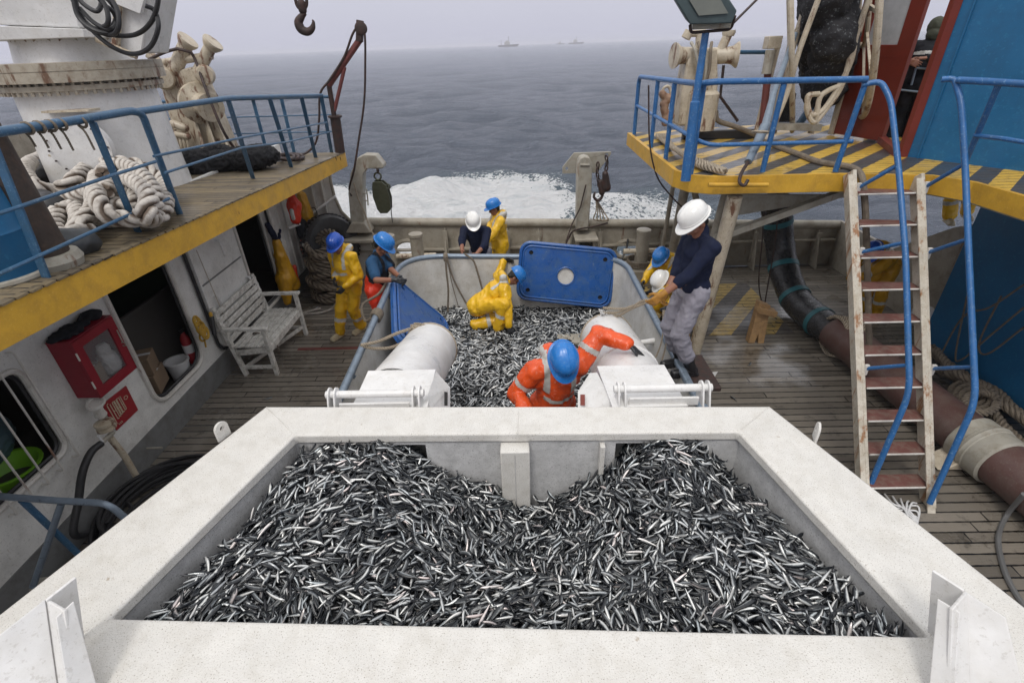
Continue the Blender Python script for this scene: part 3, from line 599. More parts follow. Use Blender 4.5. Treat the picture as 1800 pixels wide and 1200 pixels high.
# sign with worn lettering
sg = thing('painted_sign', 'small dark red sign plate with worn cream lettering beneath the red locker', 'sign', (CX, 4.3, .9))
A, B_, C_, D_ = [P(x, y, X=CX+.02) for x, y in ((180, 711), (222, 678), (243, 720), (206, 756))]
MB().prism([A, B_, C_, D_], (-.012, 0, 0)).build('plate', M['sign'], sg)
def sq(u, v): return A+(B_-A)*u+(D_-A)*v+V(.004, 0, 0)
ink = MB()
def stroke(u0, v0, u1, v1, t=.012):
    a_, b__ = sq(u0, v0), sq(u1, v1); ink.beam(a_, b__, t, .003, (1, 0, 0))
letters = [(.08, 'C'), (.20, 'O'), (.32, 'M'), (.46, 'E'), (.57, 'T')]
stroke(.10, .10, .10, .82, .011); stroke(.10, .10, .16, .08, .01)
for i, u in enumerate((.20, .29, .38, .47, .56)):
    stroke(u, .14, u, .70-.02*i, .010); stroke(u, .14 if i % 2 else .42, u+.06, .14 if i % 2 else .42, .009); stroke(u, .70-.02*i, u+.06, .70-.02*i, .009)
    if i in (1, 2, 4): stroke(u+.06, .14, u+.06, .68-.02*i, .009)
for u in (.14, .2, .26): stroke(u, .84, u+.03, .90, .008)
for k in range(10):
    a0 = 2*math.pi*k/10; a1 = 2*math.pi*(k+1)/10; stroke(.78+.07*math.cos(a0), .3+.06*math.sin(a0), .78+.07*math.cos(a1), .3+.06*math.sin(a1), .007)
ink.build('lettering', M['creamink'], sg)
# hydrant valve
hv = thing('hydrant_valve', 'rusting fire hydrant valve and pipe with a hose outlet on the cabin wall', 'hydrant', (CX+.15, 4.0, 0))
vx = CX+.16; hy = P(195, 765, X=vx)
MB().tube(rounded([V(vx, hy.y+.02, .0), V(vx, hy.y+.02, .5), V(vx, hy.y-.02, .78)], .1, 3), .032, 12).build('standpipe', M['cream'], hv)
MB().lathe(P(185, 748, X=vx), (0, 0, 1), [(.03, -.05), (.085, -.04), (.085, -.015), (.06, -.005), (.06, .01), (.085, .02), (.085, .045), (.03, .06)], 20).build('flange', M['cream'], hv)
p = P(173, 722, X=vx); MB().lathe(p, (0.2, -.2, 1), [(.04, -.09), (.055, -.06), (.045, 0), (.05, .06), (.075, .085), (.07, .10), (.03, .095)], 18).build('bonnet', M['whiterust'], hv)
MB().ring(p+V(0.02, 0, .1), (0.2, -.2, 1), .07, .012, 20, 8).build('handwheel', M['whiterust'], hv)
MB().tube([P(198, 760, X=vx), P(178, 778, X=vx+.05)], .024, 10).build('outlet', M['galv'], hv)
MB().tube([P(172, 765, X=vx+.05), P(182, 778, X=vx+.06)], .012, 8).build('lever', M['plasticw'], hv)
bh = MB().tube(spl([P(178, 779, X=vx+.05), P(160, 795, X=vx+.04), P(145, 830, X=vx+.02), P(138, 880, X=vx), P(132, 940, X=vx), V(vx, 3.35, .05), V(vx+.3, 3.2, .05)], 8), .034, 12).build('fire_hose', M['black'])
tag(bh, 'thick black hose dropping from the hydrant valve to the deck', 'hose')
# coiled black hose
hc = thing('hose_coil', 'big flat coil of black hose on the deck under the hydrant', 'hose coil', (-3.75, 3.4, 0))
hm = MB(); cc = V(-3.72, 3.55, 0)
pts = []
for k in range(9*28):
    a0 = 2*math.pi*k/28; tn = k/28.0; r_ = .42+.055*(tn % 4.5)+.02*math.sin(tn*5); pts.append(cc+V(math.cos(a0)*r_*.95+.03*math.sin(tn*3), math.sin(a0)*r_*1.1, .03+.035*(int(tn/2))+.01*math.sin(a0*2+tn)))
hm.tube(pts, .022, 8); hm.build('coil', M['black'], hc)
hm = MB(); 
for s_ in range(3):
    hm.tube(spl([cc+V(.45*math.cos(a)*(1+.1*s_), .6*math.sin(a)*(1-.08*s_), .17+.03*s_) for a in np.linspace(-.6+s_, 3.6+s_, 12)], 5), .018, 8)
hm.build('loose_turn', M['black'], hc)
# ================================================================ LEFT UPPER DECK
ud = thing('upper_deck', 'port upper deck with worn planking and a yellow painted edge beam', 'upper deck', (-3.1, 4, 2.6))
def up(x, y, dz=0): return V(x, y, uz(y, dz))
MB().prism([up(-3.13, -4), up(-3.13, 9.42), up(-8.2, 9.8), up(-8.2, -4)], (0, 0, -.06)).build('planking', M['updeck'], ud, smooth=False)
MB().prism([up(-3.10, -4, -.005), up(-3.10, 9.38, -.005), up(-3.10, 9.38, -.235), up(-3.10, -4, -.235)], (-.03, 0, 0)).build('edge_beam', M['yellow'], ud)
MB().prism([up(-3.11, 9.43, -.005), up(-8.2, 9.81, -.005), up(-8.2, 9.81, -.235), up(-3.11, 9.43, -.235)], (0, -.03, 0)).build('stern_edge_beam', M['yellow'], ud)
MB().prism([up(-3.135, -4, -.16), up(-3.135, 9.36, -.16), up(-8.2, 9.7, -.16), up(-8.2, -4, -.16)], (0, 0, -.03)).build('underside', M['cabin'], ud, smooth=False)
tb = MB()
for y in np.arange(-.2, 9.3, .105): tb.box(up(-3.115, y+.05, .008), (.05+.02*random.random(), .09, .014))
tb.build('plank_end', M['updeck'], ud, smooth=False)
mk = MB()
for i in (0, .07):
    a_ = P(591+i*110, 279, X=-3.096); mk.beam(a_+V(0, 0, .03), a_-V(0, 0, .03), .012, .004, (1, 0, 0)); mk.beam(a_+V(0, 0, .03), a_+V(0, -.03, .012), .01, .004, (1, 0, 0))
mk.build('draught_mark', M['darkmetal'], ud)
pb = MB().prism([up(-8.0, -4), up(-8.0, 9.7), up(-8.0, 9.7, .62), up(-8.0, -4, .62)], (-.05, 0, 0)).build('side_bulwark', M['bulwark'], None, smooth=False); tag(pb, 'dark low bulwark along the far port side of the upper deck', 'bulwark')
def railing(name, label, root, tops, posts, rails, r=.024, ends=None, flat=True):
    t = thing(name, label, 'railing', root)
    MB().tube(rounded(tops, .12, 5), r*1.15, 12).build('top_rail', M['blue'], t)
    for a_, b__ in posts:
        if flat: MB().beam(a_, b__, .062, .016, (0.1, 1, 0)).build('post', M['blue'], t, bev=.003)
        else: MB().tube([a_, b__], r, 10).build('post', M['blue'], t)
    for l in rails: MB().tube(l, r*.5, 8).build('mid_rail', M['blue'], t)
    return t
X3 = -3.16
def rt(y): return V(X3, y, uz(y)+.915)
ps = [3.25, 4.18, 6.45, 7.55, 8.3, 9.05]
gapA = 4.72
def LX(x, y): return P(x, y, X=X3)
railing('deck_railing', 'blue railing along the yellow edge beam, nearest section by the rope pile', (X3, 3.5, uz(3.5)), [rt(-2), LX(0, 232), LX(120, 214), LX(232, 195), LX(250, 200), PU(316, 376)],
        [(rt(y), up(X3, y)) for y in (1.0, 2.2)]+[(LX(162, 214), PU(243, 408)), (LX(-20, 235), PU(82, 488))], [[up(X3, -2, .33), LX(0, 481), LX(222, 380), LX(297, 349)], [up(X3, -2, .63), LX(0, 375), LX(195, 309), LX(274, 284)]], .026)
railing('deck_railing', 'blue railing of tapered posts along the yellow edge beam out to the stern corner', (X3, 7, uz(7)), [LX(240, 197), LX(400, 173), LX(490, 170), LX(566, 168)],
        [(LX(401, 176), PU(445, 314)), (LX(474, 173), PU(512, 294)), (LX(530, 171), PU(555, 277)), (LX(565, 170), PU(583, 268))], [[LX(290, 304), LX(425, 260), LX(505, 250), LX(580, 232)], [LX(270, 275), LX(425, 242), LX(540, 222), LX(575, 215)]], .024)
railing('deck_railing', 'blue railing across the after end of the port upper deck', (-5, 9.6, uz(9.6)), [V(X3, 9.35, uz(9.3)+.9), V(-4.4, 9.55, uz(9.5)+.9), V(-8, 9.7, uz(9.7)+.9)],
        [(V(x, 9.6, uz(9.6)+.9), V(x, 9.6, uz(9.6))) for x in (-4.1, -4.6, -5.6, -6.6, -7.6)], [[V(X3, 9.4, uz(9.4)+.35), V(-8, 9.7, uz(9.6)+.35)], [V(X3, 9.4, uz(9.4)+.62), V(-8, 9.7, uz(9.6)+.62)]], .022)
railing('deck_railing', 'pale blue railing on the far port side behind the crane', (-8, 7, uz(7)), [V(-8, 0, uz(0)+1.25), V(-8, 9.6, uz(9.6)+1.2)],
        [(V(-8, y, uz(y)+1.22), V(-8, y, uz(y)+.6)) for y in (6, 7.5, 9)], [], .022)
# ================================================================ RIGHT PLATFORM
PZ = 2.8
pf = thing('boat_platform', 'raised starboard platform with yellow and black striped planks and yellow edge', 'platform', (3.5, 6.5, PZ))
edge = [V(1.80, 8.75, PZ), V(1.80, 5.95, PZ), V(1.90, 5.70, PZ), V(2.12, 5.58, PZ), P(1480, 306, Z=PZ), P(1640, 309, Z=PZ), P(1715, 321, Z=PZ), P(1800, 345, Z=PZ), P(1800, 345, Z=PZ)+(P(1800, 345, Z=PZ)-P(1715, 321, Z=PZ))*3]
poly = edge+[V(7.6, 4.5, PZ), V(7.6, 9.2, PZ), V(4, 9.2, PZ)]
MB().prism(poly, (0, 0, -.05)).build('planking', M['stripes'], pf, smooth=False)
fa = MB(); m_ = len(edge)
ofs = []
for i in range(m_):
    t0 = (edge[i]-edge[max(0, i-1)]); t1 = (edge[min(m_-1, i+1)]-edge[i]); t_ = (t0.normalized() if t0.length else V(0, 0, 0))+(t1.normalized() if t1.length else V(0, 0, 0)); t_.normalize(); ofs.append(V(t_.y, -t_.x, 0)*-1)
vs = []
for i in range(m_):
    o_ = -ofs[i]*.035 if False else V(0, 0, 0)
    nrm = ofs[i]*-1
    vs += [edge[i]+V(0, 0, .006)+nrm*-.03, edge[i]+V(0, 0, .006)+nrm*.02, edge[i]+V(0, 0, -.18)+nrm*.02, edge[i]+V(0, 0, -.18)+nrm*-.03]
fs = []
for i in range(m_-1):
    for k in range(4): fs.append((i*4+k, i*4+(k+1) % 4, (i+1)*4+(k+1) % 4, (i+1)*4+k))
fs += [(3, 2, 1, 0), tuple((m_-1)*4+k for k in range(4))]
fa.add(vs, fs); fa.build('edge_beam', M['yellow'], pf, ang=20)
gu = [p+V(.05 if i < 2 else .02, .06, -.135) for i, p in enumerate(edge)]
MB().prism(gu+[V(7.5, 4.6, PZ-.135), V(7.5, 9.1, PZ-.135), V(4, 9.1, PZ-.135)], (0, 0, -.07)).build('underside', M['galv'], pf, smooth=False)
MB().tube([P(1245, 325, Y=5.48), P(1350, 325, Y=5.48)], .022, 10).build('grab_bar', M['yellow'], pf)
foot = P(1215, 640, Z=0); tp_ = P(1292, 345, Z=2.57)
for nm, a_, b__, r_ in (('leaning_post', foot, V(tp_.x, tp_.y, 2.57), .085), ('leaning_post', V(2.62, 6.95, 0), V(2.7, 6.6, 2.56), .05)):
    MB().tube([a_, b__], r_, 14).build('support_post', M['cream'] if r_ > .06 else M['galv'], pf)
MB().box(foot+V(0, 0, .01), (.3, .3, .02)).build('foot_plate', M['galv'], pf)
MB().beam(P(1255, 420, Y=6.0), P(1490, 335, Y=5.8), .10, .07).build('brace', M['galv'], pf)
MB().prism([P(1300, 342, Y=6.1), P(1515, 342, Y=6.1), P(1420, 358, Y=6.1), P(1300, 378, Y=6.1)], (0, .03, 0)).build('gusset', M['galv'], pf)
tri = [(1162, 452, 1190, 285, .035), (1180, 452, 1212, 290, .07), (1232, 400, 1215, 300, .05)]
for x0_, y0_, x1_, y1_, r_ in tri:
    b0 = P(x0_, y0_, Y=8.3); t0 = P(x1_, y1_, Y=7.7); t0.z = min(t0.z, 2.58); b0.z = max(b0.z, 0)
    dd_ = (b0-t0); b0 = t0+dd_*((t0.z)/(t0.z-b0.z)) if t0.z-b0.z > .1 else b0
    MB().tube([b0, t0], r_, 12).build('support_post', M['bulwark'], pf)
# platform railing
def prail(pts, r=.03): return MB().tube(rounded(pts, .13, 6), r, 12)
rg = thing('platform_railing', 'bright blue tube railing round the striped platform', 'railing', (3, 5.6, PZ))
TZ = 3.69
prail([V(1.86, 8.6, PZ), V(1.86, 8.6, 3.62), V(1.84, 5.66, 3.70), V(1.95, 5.60, 3.72), V(3.45, 5.58, 3.70)]).build('top_rail', M['bluebright'], rg)
prail([V(1.86, 8.6, 3.22), V(1.84, 5.85, 3.2), V(2.0, 5.62, 3.12), V(3.5, 5.6, 3.12)], .022).build('mid_rail', M['bluebright'], rg)
for a_, b__ in (((1.85, 7.4), 3.66), ((1.85, 6.6), 3.68), ((1.9, 5.72), 3.7)): MB().tube([V(a_[0], a_[1], PZ), V(a_[0], a_[1], b__)], .028, 10).build('post', M['bluebright'], rg)
for xa, xb in ((P(1340, 302, Y=5.62), P(1378, 148, Y=5.6)), (P(1468, 302, Y=5.6), P(1520, 150, Y=5.6))): MB().tube([xa, xb], .028, 10).build('post', M['bluebright'], rg)
ms = thing('floodlight_mast', 'blue floodlight mast clamped to the corner of the platform', 'mast', (1.85, 5.6, 2.6))
mb0 = P(1205, 318, Y=5.5); mb1 = P(1222, 180, Y=5.55); mb2 = P(1241, 55, Y=5.6)
MB().tube([mb0, mb1, mb1+(mb2-mb1)*.02, mb2], [.052, .048, .036, .034], 14).build('pole', M['bluebright'], ms)
MB().box(mb2+V(.03, 0, .05), (.36, .12, .07)).build('head_plate', M['galv'], ms, bev=.01)
fl = thing('floodlight', 'big green grey floodlight tilted down on top of the blue mast', 'floodlight', mb2+V(0, 0, .2))
q = [P(x, y, Y=5.45) for x, y in ((1182, -8), (1268, -22), (1296, 20), (1287, 42), (1213, 44))]
q2 = [P(x, y, Y=5.60) for x, y in ((1186, -12), (1278, -24), (1298, 18), (1288, 40), (1216, 42))]
lf = MB().prism(q, (0, .16, .04)).build('housing', M['lamp'], fl, bev=.012)
q = [P(x, y, Y=5.44) for x, y in ((1210, -2), (1262, -8), (1280, 24), (1228, 28))]; MB().prism(q, (0, -.006, 0)).build('lamp_glass', M['lampglass'], fl)
MB().tube(rounded([P(1213, 45, Y=5.5), P(1214, 58, Y=5.55), P(1285, 52, Y=5.6), P(1292, 28, Y=5.55)], .04, 4), .014, 8).build('yoke', M['darkmetal'], fl)
cb = MB().tube(spl([P(1290, 40, Y=5.6), P(1310, 20, Y=5.8), P(1340, -10, Y=6.1)], 6), .012, 8).build('lamp_cable', M['darkmetal']); tag(cb, 'dark cable running up from the floodlight', 'cable')
# ladder
ld = thing('ladder', 'steep cream steel ladder with rusty edges from the deck up to the platform', 'ladder', (3.75, 3.6, 0))
LT = (P(1494, 312, Y=5.43), P(1612, 318, Y=5.35)); LB = (V(3.42, 3.55, 0), V(4.03, 3.5, 0))
for t_, b__ in zip(LT, LB):
    dr_ = (t_-b__).normalized(); MB().beam(b__, t_+dr_*.05, .035, .17, (0, -1, .6)).build('side_rail', M['ladder'], ld, bev=.004)
    MB().beam(b__+V(-.03, -.09, 0), t_+dr_*.05+V(-.03, -.09, 0), .075, .012, (0, -1, .6)).build('flange', M['ladder'], ld)
for k in range(10):
    f_ = (k+.7)/10.1; a_ = LB[0].lerp(LT[0], f_); b__ = LB[1].lerp(LT[1], f_)
    MB().box((a_+b__)/2, ((b__-a_).length-.036, .17, .018), Matrix.Rotation(math.atan2((b__-a_).z, (b__-a_).x)*-1, 3, 'Y')).build('tread', mat('tread_paint', (.15, .06, .05), .6, dirt=(.2, .15, .12), amt=.8, dsc=8) if k == 0 else bpy.data.materials['tread_paint'], ld, bev=.003)
    MB().cyl((a_+b__)/2+V(-(b__-a_).length/2+.02, -.09, 0), (a_+b__)/2+V((b__-a_).length/2-.02, -.09, 0), .010, 8).build('tread_nosing', M['whiterust'], ld)
for nm, pts, st, sr in (('left', [(1515, 150, 5.6), (1548, 142, 5.55), (1566, 175, 5.4), (1580, 300, 5.0), (1592, 450, 4.5), (1599, 690, 3.78), (1527, 858, 3.62)], ((1503, 328, 1578, 290), (1507, 441, 1588, 426), (1512, 641, 1597, 641)), 0),
                        ('right', [(1655, 140, 5.35), (1678, 138, 5.3), (1690, 180, 5.15), (1697, 300, 4.85), (1703, 450, 4.4), (1715, 705, 3.65), (1634, 884, 3.45)], ((1618, 325, 1695, 288), (1624, 441, 1703, 420), (1630, 641, 1712, 641)), 1)):
    hr = thing('ladder_handrail', 'left blue handrail of the cream ladder, bent in at its foot' if nm == 'left' else 'right blue handrail of the cream ladder beside the blue wall', 'handrail', (3.6 if nm == 'left' else 4.2, 3.6, 0), 'handrails of the ladder')
    pp = [P(x, y, Y=Y) for x, y, Y in pts]; MB().tube(rounded(pp, .16, 5), .027, 12).build('rail', M['bluebright'], hr)
    for x0_, y0_, x1_, y1_ in st:
        # strut from the side rail to the handrail
        best = min((p_ for p_ in [LB[sr].lerp(LT[sr], k/200) for k in range(201)]), key=lambda w_: abs((lambda c: 600-FP*c.dot(cU)/c.dot(cF))(w_-CAMP)-y0_))
        rl = rounded(pp, .16, 5); dn = []
        for i in range(len(rl)-1): dn += [rl[i].lerp(rl[i+1], k/20) for k in range(20)]
        b2 = min(dn, key=lambda w_: abs((lambda c: 600-FP*c.dot(cU)/c.dot(cF))(w_-CAMP)-y1_))
        MB().tube([best+V(.03, -.07, 0), b2], .019, 10).build('strut', M['bluebright'], hr)
        MB().box(best+V(.03, -.09, 0), (.04, .03, .12)).build('clamp', M['whiterust'], hr, bev=.004)
rg2 = thing('platform_railing', 'blue tube railing in front of the blue wheelhouse wall right of the ladder', 'railing', (4.8, 5, PZ))
MB().tube([P(1684, 141, Y=5.25), P(1745, 144, Y=4.95), P(1830, 150, Y=4.6)], .030, 12).build('top_rail', M['bluebright'], rg2)
MB().tube([P(1712, 238, Y=5.1), P(1765, 244, Y=4.9), P(1830, 255, Y=4.6)], .020, 10).build('mid_rail', M['bluebright'], rg2)
MB().tube([P(1756, 148, Y=4.92), P(1698, 283, Y=5.2)], .026, 10).build('post', M['bluebright'], rg2)
# blue deckhouse, red door
bd = thing('wheelhouse', 'blue plated wheelhouse wall above the striped platform', 'wheelhouse', (5, 6, PZ))
w0 = P(1590, 275, Z=PZ); w1 = P(1810, 303, Z=PZ); dw = (w1-w0).normalized(); w2 = w0+dw*5
MB().prism([w0, w2, w2+V(0, 0, 2.6), w0+V(0, 0, 2.6)], V(dw.y, -dw.x, 0)*-.06).build('wall', M['bluewall'], bd)
MB().beam(w0+dw*.14+V(-.01, -.01, .0), w0+dw*.14+V(-.01, -.01, 2.5), .02, .015, (dw.x, dw.y, 0)).build('weld_seam', M['bluewall'], bd)
MB().beam(w0+V(-.035, -.0, 0), w0+V(-.035, 0, 2.6), .07, .09, (1, 0, 0)).build('door_frame', M['reddoor'], bd)
MB().beam(w0+V(-.08, 0, .04), V(4.97, 7.36, PZ+.04), .10, .08).build('sill', M['reddoor'], bd)
MB().beam(w0+dw*.3+V(-.03, -.03, 1.92), w2+V(-.03, -.03, 1.92), .02, .05).build('weld_seam', M['bluewall'], bd)
rd = thing('wooden_door', 'open red brown wooden door with a window and round knob above the platform', 'door', (4.8, 7.7, PZ))
dA = P(1456, 233, Z=PZ+.03); dB = P(1560, 250, Z=PZ+.03); dB = dA+(dB-dA).normalized()*.86; dv = (dB-dA).normalized(); dn_ = V(-dv.y, dv.x, 0)
if dn_.x > 0: dn_ = -dn_
def dp(u, z): return dA+dv*u+V(0, 0, z)
holed(MB(), [(0, 0), (.86, 0), (.86, 2.0), (0, 2.0)], [[(.2, 1.12), (.66, 1.12), (.66, 1.85), (.2, 1.85)]], dp, -dn_*.055).build('leaf', M['reddoor'], rd, bev=.006)
holed(MB(), [(.2, 1.12), (.66, 1.12), (.66, 1.85), (.2, 1.85)], [], lambda u, z: dp(u, z)-dn_*.025, -dn_*.006).build('window_glass', mat('door_glass', (.45, .46, .48), .12, bump=0, var=.3, dsc=2), rd)
MB().lathe(dp(.07, .98), dn_, [(.035, 0), (.035, .008), (.015, .01), (.015, .04), (.035, .05), (.038, .065), (.02, .08)], 16).build('knob', M['galv'], rd)
for zz in (.2, .98): holed(MB(), [(.14, zz), (.72, zz), (.72, zz+.012), (.14, zz+.012)], [], dp, dn_*.004).build('panel_line', M['reddoor'], rd)
MB().beam(dp(.06, 0)+V(0, 0, -.02), dp(.06, 2.2)+dn_*-.03, .07, .07).build('jamb', M['cream'], rd)
ic = MB().box((5.62, 7.9, PZ+.42), (.75, .5, .84)).build('console', M['darkcloth'], None, bev=.02); tag(ic, 'black console cabinet seen through the open doorway', 'cabinet')
for k, (x0_, y0_, x1_, y1_) in enumerate(((1610, 120, 1648, 122), (1580, 158, 1625, 163))):
    gr_ = MB().tube([P(x0_, y0_, Y=7.45), P(x1_, y1_, Y=7.45)], .013, 8).tube([P(x0_, y0_, Y=7.45), P(x0_-8, y0_+30, Y=7.45)], .012, 8).build('stair_rail', M['steelgrey'], None)
    tag(gr_, ('upper' if k == 0 else 'lower')+' grey grab rail inside the open red doorway', 'rail')
# wall under the platform, starboard
lw = thing('side_wall', 'dark blue steel wall rising from the deck under the starboard platform', 'wall', (6.1, 5, 0))
MB().prism([V(6.2, 6.75, 0), V(5.95, 3.0, 0), V(5.95, 3.0, 2.6), V(6.2, 6.75, 2.6)], (.06, 0, 0)).build('plating', M['bluewall'], lw)
for k, pts in enumerate(([(1700, 520), (1680, 620), (1690, 632), (1740, 590), (1800, 540)], [(1760, 520), (1722, 600), (1735, 622), (1800, 575)], [(1640, 650), (1690, 560), (1740, 540), (1800, 500)])):
    o = MB().rope(spl([P(x, y, X=5.93) for x, y in pts], 6), .013, 3, .06, 5).build('hanging_rope', M['ropeb']); tag(o, ['slack brown rope loop hanging low on the dark blue wall, left one', 'slack brown rope loop on the dark blue wall, right one', 'brown rope slung across the foot of the dark blue wall'][k], 'rope', None)
stern_b = MB().prism([V(6.35, 6.6, 0), V(6.35, 9.8, 0), V(6.35, 9.8, .9), V(6.35, 8.2, .9), V(6.35, 7.2, 1.6), V(6.35, 6.6, 1.9)], (.06, 0, 0)).build('side_bulwark', M['bulwark']); tag(stern_b, 'grimy starboard bulwark rising in a slope beside the blue wall', 'bulwark')
# ================================================================ FISH TANK
RZ = 1.15
tk = thing('fish_tank', 'large open steel tank with a grey pipe rim, half full of small fish', 'tank', (-.1, 5.4, 0))
def rloop(c, radii, z, n=8):
    out = []; m = len(c)
    for i in range(m):
        a, b, d = Vector(c[i-1]), Vector(c[i]), Vector(c[(i+1) % m]); r = radii[i]
        s_ = b+(a-b).normalized()*r; e_ = b+(d-b).normalized()*r
        for k in range(n+1):
            t = k/n; q = s_*(1-t)**2+b*2*t*(1-t)+e_*t*t; out.append(V(q.x, q.y, z))
    return out
cor = [(-1.76, 2.95, 0), (1.63, 2.95, 0), (1.60, 7.42, 0), (-1.92, 7.72, 0)]
def toff(o): return [(cor[0][0]-o, cor[0][1]-o, 0), (cor[1][0]+o, cor[1][1]-o, 0), (cor[2][0]+o, cor[2][1]+o, 0), (cor[3][0]-o, cor[3][1]+o, 0)]
rad = [.2, .2, .55, .75]
lv = [rloop(toff(.02), rad, .0), rloop(toff(.02), rad, RZ), rloop(toff(-.015), rad, RZ), rloop(toff(-.10), rad, .12)]
n_ = len(lv[0]); vs = sum(lv, []); fs = []
for i in range(3):
    for k in range(n_): fs.append((i*n_+k, i*n_+(k+1) % n_, (i+1)*n_+(k+1) % n_, (i+1)*n_+k))
fs.append(tuple(3*n_+k for k in range(n_)))
MB().add(vs, fs).build('wall', M['tank'], tk)
MB().tube(rloop(toff(.005), rad, RZ+.03), .042, 12, True).build('rim_pipe', M['steelgrey'], tk)
for pts in ([V(-1.80, 6.35, RZ), V(-2.0, 6.3, .98), V(-2.02, 5.25, .9), V(-1.83, 5.15, RZ-.05)], [V(-1.80, 5.0, .8), V(-2.02, 4.9, .75), V(-2.0, 4.05, .7), V(-1.8, 3.95, .8)], [V(-1.78, 4.35, RZ), V(-2.0, 4.2, .95), V(-1.98, 3.3, .85), V(-1.8, 3.2, RZ-.1)], [V(1.62, 3.8, RZ), V(1.85, 3.75, 1.02), V(1.88, 3.3, .9), V(1.66, 3.2, .9)]):
    MB().tube(rounded(pts, .1, 5), .026, 10).build('side_rail', M['steelgrey'], tk)
MB().beam((1.80, 4.36, 0), (1.80, 4.36, 1.06), .07, .07).build('step_bracket', M['galv'], tk)
MB().tube([V(1.42, 5.25, .92), V(1.60, 5.2, .98)], .035, 10).build('outlet_stub', M['white'], tk)
MB().box(P(1003, 592, Z=.40)+V(0, 0, -.14), (.36, .26, .24), Matrix.Rotation(.05, 3, 'Z')).build('floor_block', M['bulwark'], tk, bev=.01)
# lids
def make_lid(label, O, ux, uy, W, H, plug=True):
    """O lower-left corner, ux / uy unit vectors across and up the lid"""
    t = thing('hatch_lid', label, 'lid', O, 'blue lids leaning in the tank'); nz_ = ux.cross(uy).normalized()
    hol = [circ(x, y, .035, 12) for x, y in ((.17, .16), (W-.17, .16), (.17, H-.16), (W-.17, H-.16))]
    if plug: hol.append(circ(W/2, H/2-.02, .14, 28))
    fn = lambda x, y: O+ux*x+uy*y
    holed(MB(), rr(0, 0, W, H, .16, 7), [], lambda x, y: fn(x, y)-nz_*.005, -nz_*.05).build('back_plate', M['lid'], t, bev=.012)
    fr_ = holed(MB(), rr(.05, .05, W-.05, H-.05, .13, 7), hol, fn, nz_*.035).build('face', M['lid'], t, bev=.008)
    MB().tube([fn(*p)+nz_*.034 for p in rr(.055, .055, W-.055, H-.055, .13, 7)], .016, 8, True).build('edge_bead', M['lid'], fr_)
    MB().tube([fn(*p)+nz_*.005 for p in rr(.012, .012, W-.012, H-.012, .15, 7)], .03, 8, True).build('rim', M['lid'], t)
    for l in hol[:4]: MB().prism([fn(*p)+nz_*.002 for p in l], nz_*.004).build('drain_hole', M['darkdeck'], fr_, smooth=False)
    if plug:
        c = fn(W/2, H/2-.02); MB().tube([fn(*p)+nz_*.03 for p in hol[4]], .014, 8, True).build('port_ring', M['lid'], t)
        MB().prism([fn(*p)+nz_*.003 for p in circ(W/2, H/2-.02, .138, 28)], nz_*.006).build('port_cover', M['tank'], t, smooth=False)
    return t
A = P(908, 524, Y=7.34); B_ = P(1062, 540, Y=7.18); C_ = P(915, 432, Y=7.52)
ux = (B_-A).normalized(); uy = (C_-A); uy = (uy-ux*uy.dot(ux)).normalized()
make_lid('blue rectangular lid with a round port leaning against the far wall of the tank', A, ux, uy, (B_-A).length+.08, .92)
A = V(-1.74, 5.35, .72); ux = V(.86, .45, -.12).normalized(); uy = V(.10, .42, .80).normalized(); uy = (uy-ux*uy.dot(ux)).normalized()
C_ = P(690, 486, Z=1.27); B_ = P(778, 572, Z=.42); A = P(694, 592, Z=1.04)
uy = (C_-A).normalized(); ux = (B_-C_); ux = (ux-uy*ux.dot(uy)).normalized(); LH = (C_-A).length
make_lid('blue lid sloping from the left tank rim down onto the fish', A, ux, uy, 1.15, LH, False)
# ================================================================ HOPPER
hp = thing('fish_hopper', 'big speckled white steel hopper heaped with small fish in the foreground', 'hopper', (0, 1.6, 0))
HZ = 2.0
HO = [V(-2.62, .55, HZ), V(2.34, .55, HZ), V(1.625, 2.63, HZ), V(-1.785, 2.73, HZ)]
HI = [V(-1.83, 1.25, HZ), V(1.62, 1.14, HZ), V(1.325, 2.385, HZ), V(-1.465, 2.425, HZ)]
def ringp(o, i, z0, z1):
    v = [V(p.x, p.y, z1) for p in o]+[V(p.x, p.y, z1) for p in i]+[V(p.x, p.y, z0) for p in o]+[V(p.x, p.y, z0) for p in i]; f = []
    for k in range(4):
        j = (k+1) % 4; f += [(k, j, 4+j, 4+k), (8+j, 8+k, 12+k, 12+j), (j, k, 8+k, 8+j), (4+k, 4+j, 12+j, 12+k)]
    return MB().add(v, f)
rim = ringp(HO, HI, HZ-.075, HZ).build('rim', M['hopper'], hp, ang=60); bv = rim.modifiers.new('b', 'BEVEL'); bv.width = .016; bv.segments = 3; bv.limit_method = 'ANGLE'; bv.angle_limit = R_(50)
cen = V(-.08, 1.75, 0)
def sh(l, d, z): 
    out = []
    for p in l:
        q = V(p.x, p.y, 0)-cen; s_ = 1+d/q.length; out.append(V(cen.x+q.x*s_, cen.y+q.y*s_, z))
    return out
wi = sh(HI, .035, 0)
def wallq(a, b, z0, z1, d, name, mt=None):
    return MB().prism([V(a.x, a.y, z0), V(b.x, b.y, z0), V(b.x, b.y, z1), V(a.x, a.y, z1)], d).build(name, mt or M['hopper_in'], hp, smooth=False)
wallq(wi[3], wi[0], .9, HZ-.073, (-.02, 0, 0), 'inner_wall'); wallq(wi[1], wi[2], .9, HZ-.073, (.02, 0, 0), 'inner_wall'); wallq(wi[0], wi[1], .9, HZ-.073, (0, -.02, 0), 'inner_wall')
a, b = wi[3], wi[2]; Lw = (b-a).length; ud_ = (b-a).normalized()
def fu(x): return (x-a.x)/ud_.x
lo0, lo1, ro0, ro1 = fu(-1.33), fu(-.64), fu(.58), fu(1.02)
